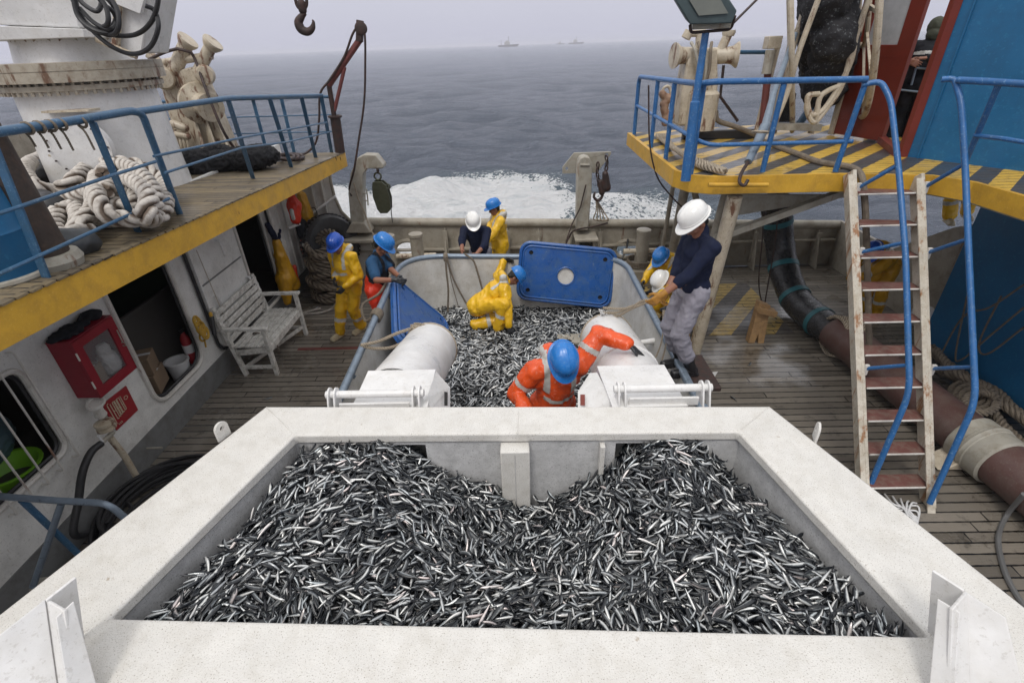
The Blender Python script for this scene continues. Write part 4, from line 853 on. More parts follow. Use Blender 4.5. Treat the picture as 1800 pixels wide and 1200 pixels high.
holed(MB(), [(0, .9), (Lw, .9), (Lw, HZ-.073), (0, HZ-.073)], [[(lo0, 1.2), (lo1, 1.2), (lo1, HZ-.10), (lo0, HZ-.10)], [(ro0, 1.2), (ro1, 1.2), (ro1, HZ-.10), (ro0, HZ-.10)]], lambda x, z: V(a.x, a.y, z)+ud_*x, (0, .03, 0)).build('far_wall', M['hopper_in'], hp)
cx0 = P(880, 800, Y=2.36).x; cx1 = P(931, 800, Y=2.36).x
MB().box(((cx0+cx1)/2, 2.37, 1.43), (cx1-cx0, .10, .98)).build('divider', M['hopper'], hp, bev=.008)
MB().tube([V((cx0+cx1)/2-.005, 2.318, .95), V((cx0+cx1)/2, 2.318, 1.9)], .002, 5).build('weld_line', M['hopper_in'], hp)
MB().box((fu(.5)*0+.49, 2.38, 1.43), (.03, .05, .97)).build('stiffener', M['hopper'], hp)
bo = [V(p.x*.93, p.y if p.y < 1 else p.y-.06, 0) for p in HO]
ringp([V(p.x, p.y, 0) for p in bo], [V(p.x*.985, p.y+(.02 if p.y < 1 else -.02), 0) for p in bo], .0, HZ-.078).build('outer_wall', M['white'], hp, smooth=False)
for nm, px_, py_, s_ in (('l', -1.93, 2.43, 1), ('r', 1.75, 2.32, -1)):
    o = holed(MB(), [(-.045, -.05), (.045, -.05), (.045, .03)]+[(.045*math.cos(R_(q)), .03+.045*math.sin(R_(q))) for q in range(20, 180, 20)]+[(-.045, .03)], [circ(0, .028, .018, 12)], lambda u, z: V(px_+u*.35, py_+u*.95, HZ+.035+z), (.015, 0, 0))
    o.build('lifting_lug', M['hopper'], hp, bev=.002)
# corner posts (open channel sections rising through the near corners of the rim)
for pl_ in ([(131, 1012, 78, 1053, 100, 1160, 146, 1120), (78, 1053, -5, 1118, -10, 1330, 108, 1262), (78, 1053, 112, 1073, 140, 1262, 108, 1262), (98, 1085, 130, 1056, 178, 1232, 132, 1290)],
            [(1638, 1003, 1694, 1038, 1670, 1150, 1630, 1110), (1694, 1038, 1768, 1085, 1830, 1340, 1700, 1262), (1694, 1038, 1668, 1068, 1660, 1262, 1700, 1262), (1648, 1052, 1688, 1076, 1672, 1290, 1630, 1240)]):
    web = MB()
    for i, q in enumerate(pl_):
        p4_ = [P(q[0], q[1], Z=2.32-.004*i), P(q[2], q[3], Z=2.32-.004*i), P(q[4], q[5], Z=1.99), P(q[6], q[7], Z=1.99)]
        n_n = (p4_[1]-p4_[0]).cross(p4_[3]-p4_[0]).normalized(); web.prism(p4_, n_n*.012)
    web.build('corner_post', M['white'], hp, bev=.003)
# chutes
def chute(nm, x0, x1, side, n0, n1):
    t = thing('chute_box', 'left white chute box hinged to the far edge of the hopper' if side < 0 else 'right white chute box with rust marks hinged to the far edge of the hopper', 'chute box', ((x0+x1)/2, 2.9, 1.3), 'chute boxes between hopper and tank')
    y0, y1, zt, zb = 2.74, 3.30, 1.93, 1.30
    a_ = MB(); a_.prism([V(n0, y0, zt), V(n1, y0, zt), V(x1-.03*side*0, y1, zt-.03), V(x0, y1, zt-.03)], (0, 0, -.014))
    a_.build('top_plate', M['white'], t, bev=.004)
    for x, xn in ((x0+.007, n0+.007), (x1-.007, n1-.007)): MB().prism([V(xn, y0, zb), V(xn, y0, zt-.016), V(x, y1, zt-.046), V(x, y1+.16, zt-.30), V(x, y1+.16, zb)], (.010*(1 if x > 0 else -1), 0, 0)).build('side_plate', M['white'], t)
    MB().prism([V(x0+.02, y1-.001, zt-.05), V(x1-.02, y1-.001, zt-.05), V(x1-.02, y1+.15, zt-.32), V(x0+.02, y1+.15, zt-.32)], (0, -.012, 0)).build('end_plate', M['white'], t)
    return t
lx0, lx1 = P(646, 653, Z=1.9).x, P(765, 653, Z=1.9).x; rx0, rx1 = P(1051, 650, Z=1.9).x, P(1172, 650, Z=1.9).x
cl = chute('left', lx0, lx1, -1, P(608, 700, Y=2.74).x, P(747, 700, Y=2.74).x); cr = chute('right', rx0, rx1, 1, P(1078, 700, Y=2.74).x, P(1212, 700, Y=2.74).x)
MB().prism([P(766, 654, Y=3.26), P(791, 682, Y=3.15), P(791, 735, Y=2.90), P(744, 735, Y=2.80), P(750, 700, Y=2.84)], (.0, .012, 0)).build('guard_plate', M['white'], cl)
MB().prism([P(781, 688, Y=3.06), P(787, 689, Y=3.06), P(787, 712, Y=2.95), P(781, 712, Y=2.95)], (0, -.003, 0)).build('slot', M['darkdeck'], cl)
MB().prism([P(1016, 690, Y=3.06), P(1037, 657, Y=3.20), P(1050, 656, Y=3.22), P(1076, 705, Y=2.84), P(1078, 735, Y=2.80), P(1016, 735, Y=2.90)], (.0, .012, 0)).build('guard_plate', M['white'], cr)
MB().prism([P(1020, 693, Y=3.02), P(1028, 693, Y=3.02), P(1028, 712, Y=2.93), P(1020, 712, Y=2.93)], (0, -.003, 0)).build('rusty_slot', M['reddoor'], cr)
for rootc, xa, xb in ((cl, P(578, 697, Y=2.86).x, P(748, 697, Y=2.86).x), (cr, P(1078, 700, Y=2.82).x, P(1248, 700, Y=2.82).x)):
    hz_ = HZ+.015; yy = 2.83
    MB().cyl((xa, yy, hz_), (xb, yy, hz_), .028, 14).build('hinge_rod', M['white'], rootc)
    for x in (xa+.05, xb-.05):
        for dx in (-.022, .022): 
            MB().prism([V(x+dx-.006, yy-.10, hz_-.10), V(x+dx-.006, yy+.05, hz_-.10)]+[V(x+dx-.006, yy+.052*math.cos(R_(q)), hz_+.052*math.sin(R_(q))) for q in range(-10, 190, 25)], (.011, 0, 0)).build('hinge_lug', M['white'], rootc)
    MB().box(((xa+xb)/2, yy-.055, hz_-.07), (xb-xa-.2, .02, .06)).build('hinge_strip', M['white'], rootc)
def pipe_(label, pts, rs):
    t = thing('discharge_pipe', label, 'pipe', pts[-1], 'white discharge pipes over the tank')
    c = spl(pts, 8); m = len(c)
    rr_ = [rs[0]+(rs[-1]-rs[0])*i/(m-1) for i in range(m)]
    T, F = frames(c); v = []; f = []; n = 40
    for i in range(m):
        u, w_ = F[i]
        for k in range(n): q = 2*math.pi*k/n; v.append(c[i]+(u*math.cos(q)+w_*math.sin(q))*rr_[i])
    for i in range(m):
        u, w_ = F[i]
        for k in range(n): q = 2*math.pi*k/n; v.append(c[i]+(u*math.cos(q)+w_*math.sin(q))*(rr_[i]-.012))
    for i in range(m-1):
        for k in range(n):
            k2 = (k+1) % n; f += [(i*n+k, i*n+k2, (i+1)*n+k2, (i+1)*n+k), (m*n+i*n+k2, m*n+i*n+k, m*n+(i+1)*n+k, m*n+(i+1)*n+k2)]
    for k in range(n): k2 = (k+1) % n; f.append(((m-1)*n+k, (m-1)*n+k2, m*n+(m-1)*n+k2, m*n+(m-1)*n+k))
    MB().add(v, f).build('pipe', M['white'], t)
    MB().tube([c[-1]-T[-1]*.025+(F[-1][0]*math.cos(q)+F[-1][1]*math.sin(q))*(rr_[-1]+.004) for q in np.linspace(0, 2*math.pi, 36)[:-1]], .010, 6, True).build('end_band', M['ropet'], t)
    return t, c, T, F
p1 = V(-1.05, 3.25, 1.62); p2 = P(757, 612, Y=4.75)
pipe_('left white discharge pipe slanting down over the fish tank', [p1, p1.lerp(p2, .5), p2], (.29, .29))
p3 = V(.93, 3.25, 1.60); p4 = P(1066, 594, Y=4.85)
pipe_('right white discharge pipe under the outstretched arm of the orange worker', [p3, p3.lerp(p4, .5), p4], (.29, .285))
MB_ = MB().ring(p3.lerp(p4, .30), (p4-p3), .288, .014, 30, 8).build('pipe_sleeve', M['white'], None); tag(MB_, 'rounded white collar round the right discharge pipe', 'pipe collar')
for i in range(4):
    a_, b_3 = HO[i], HI[i]; MB().tube([a_.lerp(b_3, .04)+V(0, 0, .001), a_.lerp(b_3, .5)+V(.002, .002, .001), a_.lerp(b_3, .93)+V(0, 0, .001)], .0035, 6).jitter(.002, 40).build('weld_bead', M['hopper'], hp)
MB().tube([V((cx0+cx1)/2+.02, 2.40, HZ+.001), V((cx0+cx1)/2+.025, 2.62, HZ+.001)], .003, 6).build('weld_bead', M['hopper'], hp)
# lashing ropes of the pipes
lf = P(757, 572, Y=4.25)
for lb, pts, nm in (('frayed pale rope from the left pipe mouth out over the tank rim, upper strand', [(740, 572, 4.75), (700, 585, 4.7), (665, 600, 4.6), (636, 606, 4.6)], 'u'), ('frayed pale rope from the left pipe mouth, lower strand', [(745, 575, 4.75), (725, 592, 4.7), (690, 610, 4.6), (655, 612, 4.6), (634, 606, 4.6)], 'l')):
    o = MB().rope(spl([P(x, y, Y=Y) for x, y, Y in pts], 8), .020, 3, .08, 6).build('lashing_rope', M['ropet']); tag(o, lb, 'rope')
o = MB(); c = P(735, 578, Y=4.75)
for k in range(6): o.rope(spl([c+V(random.uniform(-.08, .08), random.uniform(-.05, .05), random.uniform(-.05, .05)) for _ in range(6)], 5), .014, 3, .06, 5)
tag(o.build('rope_knot', M['ropet']), 'frayed knot of rope at the mouth of the left pipe', 'knot')
rp_ = [(1060, 549, 4.85), (1085, 549, 4.8), (1108, 541, 4.65), (1130, 532, 4.5), (1152, 523, 4.4)]
for k in range(3):
    o = MB().rope(spl([P(x, y+(k*4-4)*(1.4-.35*i_)+2.5*math.sin(x+k*2), Y=Y) for i_, (x, y, Y) in enumerate(rp_)], 8), .015, 3, .07, 6).build('hauling_rope', M['ropet'])
    tag(o, 'one of three pale rope strands pulled taut from the right pipe to the gloved hands', 'rope', 'rope strands held by the navy jumper man')
o = MB(); c = P(1060, 553, Y=4.85)
for k in range(4): o.tube(spl([c+V(random.uniform(-.05, .05), random.uniform(-.04, .04), random.uniform(-.04, .05)) for _ in range(5)], 5), .007, 5)
tag(o.build('tie', M['plasticw']), 'white cord tie on the rim of the right pipe', 'tie')
for k, pts in enumerate(([(1166, 545, 4.9), (1163, 600, 4.7), (1143, 648, 4.5)], [(1168, 545, 4.9), (1172, 595, 4.7), (1160, 648, 4.5)])):
    o = MB().rope(spl([P(x, y, Y=Y) for x, y, Y in pts], 8), .010, 3, .05, 5).build('hanging_rope', M['ropet']); tag(o, ['thin rope hanging inside the tank rim below the navy jumper man, left strand', 'thin rope hanging inside the tank rim below the navy jumper man, right strand'][k], 'rope')
for k, pts in enumerate(([(783, 452), (785, 480), (788, 510), (787, 548)], [(785, 452), (797, 490), (815, 525), (830, 550)], [(786, 455), (795, 500), (806, 540)], [(818, 447), (832, 458), (840, 480), (850, 515), (862, 540)])):
    o = MB().rope([P(x, y, Y=7.52-.02*i) for i, (x, y) in enumerate(pts)][:1]+spl([P(x, y, Y=7.50-.06*i) for i, (x, y) in enumerate(pts)], 6), (.018, .016, .007, .018)[k], 3, .07, 6).build('hanging_rope', M['ropeb'])
    tag(o, ['brown rope hanging straight down the far wall of the tank', 'brown rope slanting right down the far wall of the tank', 'thin cord between the two brown ropes on the far tank wall', 'brown rope hanging behind the crouching worker from the tank rim'][k], 'rope')
o = MB()
for k in range(4): o.ring(P(784, 452, Y=7.58)+V(.01*k-.02, 0, 0), (1, .1*k, 0), .06, .016, 16, 6)
tag(o.build('rope_hitch', M['ropeb']), 'rope hitch wound round the far rim pipe of the tank', 'hitch')
o = MB()
for k in range(5): o.ring(V(-1.86+.0*k, 5.72-.03*k, RZ+.02), (0.1*k, 1, .1), .065, .018, 16, 6)
o.rope(spl([V(-1.9, 5.7, RZ), V(-2.05, 5.75, 1.05), V(-2.1, 5.9, 1.2), V(-1.95, 6.2, 1.22), V(-1.92, 6.6, 1.24)], 6), .02, 3, .08, 6)
tag(o.build('rope_hitch', M['ropeb']), 'rope hitch wound round the left rim pipe of the tank beside the blue lid', 'hitch')
# ================================================================ FISH
def fish_mat():
    m = bpy.data.materials.new('fish_skin'); m.use_nodes = True; t = m.node_tree; b = t.nodes['Principled BSDF']; L = t.links.new
    a = nn(t, 'ShaderNodeAttribute', attribute_name='fish'); s = nn(t, 'ShaderNodeSeparateXYZ'); L(a.outputs['Vector'], s.inputs[0])
    oi = nn(t, 'ShaderNodeObjectInfo'); ad = nn(t, 'ShaderNodeMath', operation='ADD'); L(s.outputs['Y'], ad.inputs[0]); L(oi.outputs['Random'], ad.inputs[1]); fr = nn(t, 'ShaderNodeMath', operation='FRACT'); L(ad.outputs[0], fr.inputs[0])
    geo = nn(t, 'ShaderNodeNewGeometry'); n = nn(t, 'ShaderNodeTexNoise', Scale=90.0, Detail=4.0); L(geo.outputs['Position'], n.inputs['Vector'])
    k = nn(t, 'ShaderNodeMath', operation='MULTIPLY_ADD'); L(n.outputs['Fac'], k.inputs[0]); k.inputs[1].default_value = .30; L(s.outputs['X'], k.inputs[2])
    k2 = nn(t, 'ShaderNodeMath', operation='MULTIPLY_ADD'); L(fr.outputs[0], k2.inputs[0]); k2.inputs[1].default_value = .26; L(k.outputs[0], k2.inputs[2])
    r = nn(t, 'ShaderNodeValToRGB'); L(k2.outputs[0], r.inputs[0]); e = r.color_ramp.elements
    e[0].position = .26; e[0].color = (.80, .80, .79, 1); e[1].position = .92; e[1].color = (.004, .006, .010, 1)
    q = e.new(.48); q.color = (.46, .48, .49, 1); q = e.new(.63); q.color = (.060, .068, .075, 1)
    # some fish pinkish or greenish on the flank, tail dark
    pk = nn(t, 'ShaderNodeMix', data_type='RGBA', blend_type='MULTIPLY'); pk.inputs[0].default_value = 1; L(r.outputs[0], pk.inputs[6])
    r2 = nn(t, 'ShaderNodeValToRGB'); L(fr.outputs[0], r2.inputs[0]); e = r2.color_ramp.elements; e[0].position = 0; e[0].color = (1, .86, .84, 1); e[1].position = 1; e[1].color = (.90, .95, .97, 1)
    q = e.new(.08); q.color = (.97, .97, .95, 1); q = e.new(.75); q.color = (.66, .68, .70, 1)
    L(r2.outputs[0], pk.inputs[7]); L(pk.outputs[2], b.inputs['Base Color'])
    b.inputs['Roughness'].default_value = .28; b.inputs['Specular IOR Level'].default_value = .6
    mr = nn(t, 'ShaderNodeMapRange'); L(k2.outputs[0], mr.inputs['Value']); mr.inputs['From Min'].default_value = .45; mr.inputs['From Max'].default_value = .75; mr.inputs['To Min'].default_value = .45; mr.inputs['To Max'].default_value = 0; L(mr.outputs[0], b.inputs['Metallic'])
    bp = nn(t, 'ShaderNodeBump', Strength=.25, Distance=.002); n3 = nn(t, 'ShaderNodeTexNoise', Scale=400.0, Detail=2.0); L(geo.outputs['Position'], n3.inputs['Vector']); L(n3.outputs['Fac'], bp.inputs['Height']); L(bp.outputs[0], b.inputs['Normal'])
    return m
M['fish'] = fish_mat()
def fish_geo(bend, ring=8, stn=10, curl=0.0):
    """unit-length fish lying on its side: x along, y dorsal(+)/ventral(-), z = flank up"""
    ts = np.linspace(0, .86, stn); v = []; at = []; f = []
    for i, t in enumerate(ts):
        hgt = .086*(math.sin(math.pi*min(1, (t+.02)/.9)**.62)**.75)*(1 if t > .02 else .5)+.012; wd = hgt*.62
        if t < .01: hgt *= .45; wd *= .5
        x = .5-t; ang = bend*(t-.45); cx = x; 
        for k in range(ring):
            a = 2*math.pi*k/ring; yy = hgt*math.cos(a); zz = wd*math.sin(a)
            v.append((x, yy, zz)); at.append(((1.3 if (i == 1 and ring == 8 and k in (2, 6)) else .5+.5*math.cos(a)), 0, t))
    for i in range(stn-1):
        for k in range(ring): f.append((i*ring+k, (i+1)*ring+k, (i+1)*ring+(k+1) % ring, i*ring+(k+1) % ring))
    f.append(tuple(range(ring))); n0 = len(v)
    # forked tail (thin but solid)
    xe = .5-.86
    for z in (.006, -.006):
        v += [(xe+.02, .012, z), (xe+.02, -.012, z), (xe-.04, 0, z), (xe-.14, .062, z), (xe-.10, .045, z), (xe-.14, -.062, z)]; at += [(.75, 0, 1)]*6
    o = n0; f += [(o, o+2, o+3), (o+1, o+5, o+2), (o, o+1, o+2), (o+6, o+9, o+8), (o+7, o+8, o+11), (o+6, o+8, o+7)]
    f += [(o, o+3, o+9, o+6), (o+3, o+2, o+8, o+9), (o+2, o+5, o+11, o+8), (o+5, o+1, o+7, o+11)]
    # small fins: dorsal and pelvic
    v += [(.08, .075, 0), (-.04, .072, 0), (.0, .105, 0), (.1, -.07, .0), (.03, -.075, 0), (.04, -.10, 0)]; at += [(1, 0, .5)]*3+[(.55, 0, .5)]*3; o += 12; f += [(o, o+1, o+2), (o+3, o+4, o+5)]
    v = np.array(v); at = np.array(at)
    # bend in the x-y plane (bodies curl) and slightly out of plane
    th = bend*v[:, 0]; r = 1.0/bend if abs(bend) > 1e-3 else None
    if r:
        X = (r-v[:, 1])*np.sin(th); Y = r-(r-v[:, 1])*np.cos(th); v = np.stack([X, Y, v[:, 2]], 1)
    v[:, 2] += curl*(v[:, 0]**2)
    return v, at, f
FV = [fish_geo(b, curl=c) for b, c in ((0.02, 0), (.5, .1), (-.6, -.1), (1.1, .15), (-1.2, .05), (.3, -.25), (-.3, .3), (1.9, .0))]
def brighter(g, k): return (g[0], g[1]-np.array([k, 0, 0]), g[2])
FV = [brighter(g, .05) for g in FV]
FL = [brighter(fish_geo(b, 6, 6, c), .22) for b, c in ((0.02, 0), (.6, .1), (-.6, -.1), (1.2, .15), (-1.3, .05))]
# pile height fields
def smooth(a, b, x): t = min(1, max(0, (x-a)/(b-a))); return t*t*(3-2*t)
def pile_h(x, y):
    ym = (y-1.15)/1.25
    base = 1.72+.02*math.sin(x*5+y*4)
    lm = 1.99*math.exp(-((x+1.0)/.70)**2*.20); far = smooth(.1, 1.0, ym)
    mound = max(.56-.50*abs(x+1.0)/.85 if x < -.1 else 0, .52-.55*abs(x-.86)/.75 if x > -.1 else 0); mound = max(0, mound)
    z = 1.68*(1-far)+far*(1.45+mound*.92)+.03*noise.noise(V(x*4, y*4, 1))+.02*noise.noise(V(x*11, y*11, 4))
    z += (.20*(1-far)+.16*far)*smooth(.55, 1.5, abs(x+.08))-.04*smooth(1.05, 1.3, x)*far
    return min(z, 1.93)
def rotm(n, kx, rng, flat=.25):
    """random orientations: yaw, pitch, roll"""
    yaw = kx; pit = rng.normal(0, flat, n); rol = rng.normal(0, .9, n)+np.where(rng.rand(n) < .5, 0, math.pi)
    cy, sy, cp, sp_, cr_, sr_ = np.cos(yaw), np.sin(yaw), np.cos(pit), np.sin(pit), np.cos(rol), np.sin(rol)
    R = np.empty((n, 3, 3)); R[:, 0, 0] = cy*cp; R[:, 1, 0] = sy*cp; R[:, 2, 0] = -sp_
    R[:, 0, 1] = cy*sp_*sr_-sy*cr_; R[:, 1, 1] = sy*sp_*sr_+cy*cr_; R[:, 2, 1] = cp*sr_
    R[:, 0, 2] = cy*sp_*cr_+sy*sr_; R[:, 1, 2] = sy*sp_*cr_-cy*sr_; R[:, 2, 2] = cp*cr_
    return R
def mass(name, pos, R, Ls, geos, gi, rnd, label, cat, base=None):
    Vs = []; As = []; loops = []; starts = []; off = 0; lo = 0
    for g, (gv, ga, gf) in enumerate(geos):
        idx = np.where(gi == g)[0]; 
        if not len(idx): continue
        m = len(gv); W = np.einsum('nij,mj->nmi', R[idx], gv)*Ls[idx][:, None, None]+pos[idx][:, None, :]
        Vs.append(W.reshape(-1, 3)); A_ = np.repeat(ga[None], len(idx), 0).copy(); A_[:, :, 1] = rnd[idx][:, None]; As.append(A_.reshape(-1, 3))
        fl = np.concatenate([np.array(f_) for f_ in gf]); ln = np.array([len(f_) for f_ in gf])
        o = off+np.arange(len(idx))*m; loops.append((fl[None]+o[:, None]).ravel()); starts.append(np.tile(ln, len(idx))); off += m*len(idx)
    Vv = np.concatenate(Vs); Aa = np.concatenate(As); lp = np.concatenate(loops); ln = np.concatenate(starts); st = np.concatenate([[0], np.cumsum(ln)[:-1]])
    me = bpy.data.meshes.new(name); me.vertices.add(len(Vv)); me.vertices.foreach_set('co', Vv.astype('f').ravel()); me.loops.add(len(lp)); me.loops.foreach_set('vertex_index', lp.astype('i'))
    me.polygons.add(len(ln)); me.polygons.foreach_set('loop_start', st.astype('i')); me.update(calc_edges=True)
    at = me.attributes.new('fish', 'FLOAT_VECTOR', 'POINT'); at.data.foreach_set('vector', Aa.astype('f').ravel()); me.materials.append(M['fish']); me.shade_smooth()
    o = bpy.data.objects.new(name, me); COL.objects.link(o); tag(o, label, cat, kind='stuff'); return o
rng = np.random.RandomState(11)
def ixl(y): f = (y-1.19)/(2.40-1.19); return -1.83+f*.365+.03, 1.62-f*.295-.03
NF = 10500
xs, ys, zs = [], [], []
while len(xs) < NF:
    y = rng.uniform(1.10, 2.52); a_, b_2 = ixl(y); x = rng.uniform(-1.85, 1.66)
    if y > 2.395 and not (-1.30 < x < -.68 or .62 < x < .98): continue
    if not (a_-.00 < x < b_2+.0): continue
    xs.append(x); ys.append(y); zs.append(pile_h(x, y))
pos = np.array([xs, ys, zs]).T; dep = rng.rand(NF)**.9*.085; pos[:, 2] -= dep-.012
gi = rng.choice(len(FV), NF, p=[.14, .16, .16, .15, .15, .10, .10, .04]); rnd = rng.rand(NF); Ls = rng.uniform(.085, .140, NF)
ya = np.array([noise.noise(V(p[0]*1.8, p[1]*1.8, 3))*4.2 for p in pos])+rng.normal(0, .62, NF)+np.where(rng.rand(NF) < .5, 0, math.pi)
R = rotm(NF, ya, rng, .30)
# bodies lie with the slope of the pile
for i in range(NF):
    x, y = pos[i, 0], pos[i, 1]; dx = (pile_h(x+.05, y)-pile_h(x-.05, y))/.1; dy = (pile_h(x, y+.05)-pile_h(x, y-.05))/.1
    dx = max(-1.2, min(1.2, dx)); dy = max(-1.2, min(1.2, dy)); q = V(0, 0, 1).rotation_difference(V(-dx, -dy, 1).normalized()).to_matrix(); R[i] = np.array(q) @ R[i]
# keep bodies off the walls
for i in range(NF):
    a_, b_2 = ixl(pos[i, 1]); hx = abs(R[i][0, 0])*Ls[i]*.45; pos[i, 0] = min(max(pos[i, 0], a_+hx-.015), b_2-hx+.015)
    hy = abs(R[i][1, 0])*Ls[i]*.28; xx = pos[i, 0]; ymax = 2.60 if (-1.28 < xx < -.7 or .64 < xx < .96) else (2.31 if -.13 < xx < .08 else 2.40); pos[i, 1] = min(max(pos[i, 1], 1.19+hy), ymax-hy)
cd = np.linalg.norm(pos-np.array([0, 0, CH]), axis=1)+dep*14; order = np.argsort(cd); top = order[:300]; rest = order[300:]
mass('fish_pile', pos[rest], R[rest], Ls[rest], FV, gi[rest], rnd[rest], 'deep heap of small silver and black fish filling the white hopper', 'fish')
fme = []
for g, (gv, ga, gf) in enumerate(FV):
    me = bpy.data.meshes.new('fish'); me.from_pydata([tuple(p) for p in gv], [], gf); me.update(); at = me.attributes.new('fish', 'FLOAT_VECTOR', 'POINT'); at.data.foreach_set('vector', ga.astype('f').ravel())
    me.materials.append(M['fish']); me.shade_smooth(); fme.append(me)
for i in top:
    o = bpy.data.objects.new('fish', fme[gi[i]]); COL.objects.link(o)
    m4 = Matrix([[R[i][a][b]*Ls[i] for b in range(3)]+[pos[i][a]] for a in range(3)]+[[0, 0, 0, 1]]); o.matrix_world = m4
    tag(o, 'small silver fish on top of the heap in the near part of the hopper', 'fish', 'fish lying on top of the heap in the hopper')
for k_, (x, y, ang_) in enumerate(((585, 530, .3), (556, 541, 1.2), (1370, 567, 2.8), (1318, 640, .8), (640, 560, 2.2), (1290, 700, 1.9), (470, 700, .4))):
    o = bpy.data.objects.new('fish', fme[k_ % 6]); COL.objects.link(o); o.location = P(x, y, Z=.014); o.rotation_euler = (0, 0, ang_); o.scale = (.13, .13, .13)
    tag(o, 'small stray silver fish lying alone on the wet deck planks', 'fish', 'stray fish on the deck')
# dark sheet added under the fish, painting the shade in their gaps
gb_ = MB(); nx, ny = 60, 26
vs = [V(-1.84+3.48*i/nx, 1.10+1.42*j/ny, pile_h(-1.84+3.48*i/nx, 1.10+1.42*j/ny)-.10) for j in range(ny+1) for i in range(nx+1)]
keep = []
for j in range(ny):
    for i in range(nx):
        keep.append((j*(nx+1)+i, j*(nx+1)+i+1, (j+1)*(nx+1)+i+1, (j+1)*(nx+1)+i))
o = gb_.add(vs, keep).build('fish_shade_sheet', mat('fish_gap_shade', (.010, .011, .014), .25, spec=.6, bump=.6, bsc=120)); tag(o, 'dark sheet under the hopper fish, shade between them painted in', 'fish', kind='stuff')
NT = 9500
px_ = rng.uniform(-1.8, 1.52, NT); py_ = rng.uniform(3.5, 7.58, NT)
def tank_h(x, y): return .34+.06*noise.noise(V(x*1.5, y*1.5, 7))+.05*noise.noise(V(x*5, y*5, 2))+.10*math.exp(-((x+.3)/1.0)**2-((y-5.2)/1.2)**2)
pz_ = np.array([tank_h(x, y) for x, y in zip(px_, py_)])-rng.rand(NT)*.06
k_ = ~((px_ > 99) & (px_ < 1.12) & (py_ > 6.70) & (py_ < 7.2) & (rng.rand(NT) < .8)); px_, py_, pz_ = px_[k_], py_[k_], pz_[k_]; NT = len(px_)
mass('tank_fish', np.array([px_, py_, pz_]).T, rotm(NT, rng.uniform(0, 6.28, NT), rng, .3), rng.uniform(.155, .20, NT), FL, rng.randint(0, len(FL), NT), rng.rand(NT)*.55, 'spread of small silver fish covering the floor of the large tank', 'fish')
o = MB().add([V(-1.84+3.44*i/30, 3.1+4.6*j/30, tank_h(-1.84+3.44*i/30, 3.1+4.6*j/30)-.055) for j in range(31) for i in range(31)], [(j*31+i, j*31+i+1, (j+1)*31+i+1, (j+1)*31+i) for j in range(30) for i in range(30)]).build('tank_shade_sheet', bpy.data.materials['fish_gap_shade']); tag(o, 'dark sheet under the tank fish, shade between them painted in', 'fish', kind='stuff')  # added sheet, its dark colour stands for shade between the tank fish
# ================================================================ BENCH
bn = thing('bench', 'weathered white slatted wooden bench with arms against the cabin wall', 'bench', (-4.0, 6.7, 0))
by0, by1, bx0, bx1 = 6.10, 7.28, -4.22, -3.64
def wb(a, b, w, h, nm, up=(0, 0, 1)): return MB().beam(a, b, w, h, up).build(nm, M['bench'], bn, bev=.004)
for y in (by0, by1):
    wb(V(bx1, y, 0), V(bx1-.0, y, .66), .07, .05, 'leg', (1, 0, 0)); wb(V(bx0+.12, y, 0), V(bx0-.03, y, .98), .07, .05, 'leg', (1, 0, 0))
    wb(V(bx0-.05, y, .68), V(bx1+.07, y, .68), .075, .035, 'armrest'); wb(V(bx0+.1, y, .34), V(bx1, y, .38), .03, .08, 'side_rail'); wb(V(bx0+.1, y, .12), V(bx1, y, .12), .03, .05, 'stretcher')
for k in range(6):
    x = bx0+.10+k*.088; wb(V(x, by0-.02, .43), V(x, by1+.02, .43), .074, .022, 'seat_slat')
for k in range(5):
    z = .52+k*.095; x = bx0+.055-.0*k-(z-.5)*.13; wb(V(x, by0-.03, z), V(x, by1+.03, z), .018, .078, 'back_slat', (0.13, 0, 1))
wb(V(bx1, by0, .38), V(bx1, by1, .38), .03, .09, 'front_rail'); wb(V(bx0+.12, by0+.03, .1), V(bx1-.02, by1-.03, .14), .03, .05, 'brace')
hn = MB()
for k in range(4): hn.rope(spl([V(-3.95+random.uniform(-.06, .06), 6.45+random.uniform(-.05, .05), .455+.03*k*random.random()) for _ in range(6)], 4), .012, 3, .05, 5)
hn.rope(spl([V(-3.93, 6.42, .46), V(-3.8, 6.35, .45), V(-3.66, 6.32, .44), V(-3.62, 6.3, .3)], 5), .012, 3, .05, 5)
tag(hn.build('rope_scrap', M['ropeb']), 'small brown rope scrap lying on the bench seat', 'rope')
for o in bn.children: o.scale.z = 1.13
# ================================================================ CLOTHES ON THE WALL
def cloth_thing(name, label, cat, parts, loc):
    t = thing(name, label, cat, loc)
    for nm, mt_, caps, vs in parts:
        m = MB()
        for c in caps:
            m.cap(c[0], c[1], c[2]*1.28, (c[3] if len(c) > 3 else c[2])*1.28)
        m.build(nm, M[mt_], t, vol=vs, it=3, disp=(.018, 11, (1, 1, .35)))
    return t
def Q(x, y, X=-4.22): return P(x, y, X=X)
cloth_thing('hanging_oilskin', 'yellow oilskin trousers with dark braces hanging on the ribbed cabin door', 'oilskins',
    [('trousers', 'mustard', [(Q(486, 425), Q(505, 490), .05, .13), (Q(492, 450), Q(515, 500), .08, .10), (Q(500, 490), Q(505, 530), .12, .05)], .014),
     ('braces', 'navy', [(Q(470, 395), Q(490, 428), .035, .04), (Q(492, 405), Q(488, 440), .02, .02)], .012), ('lining', 'redsuit', [(Q(517, 470, -4.2), Q(523, 500, -4.2), .035)], .012)], (-4.25, 8.9, 1.2))
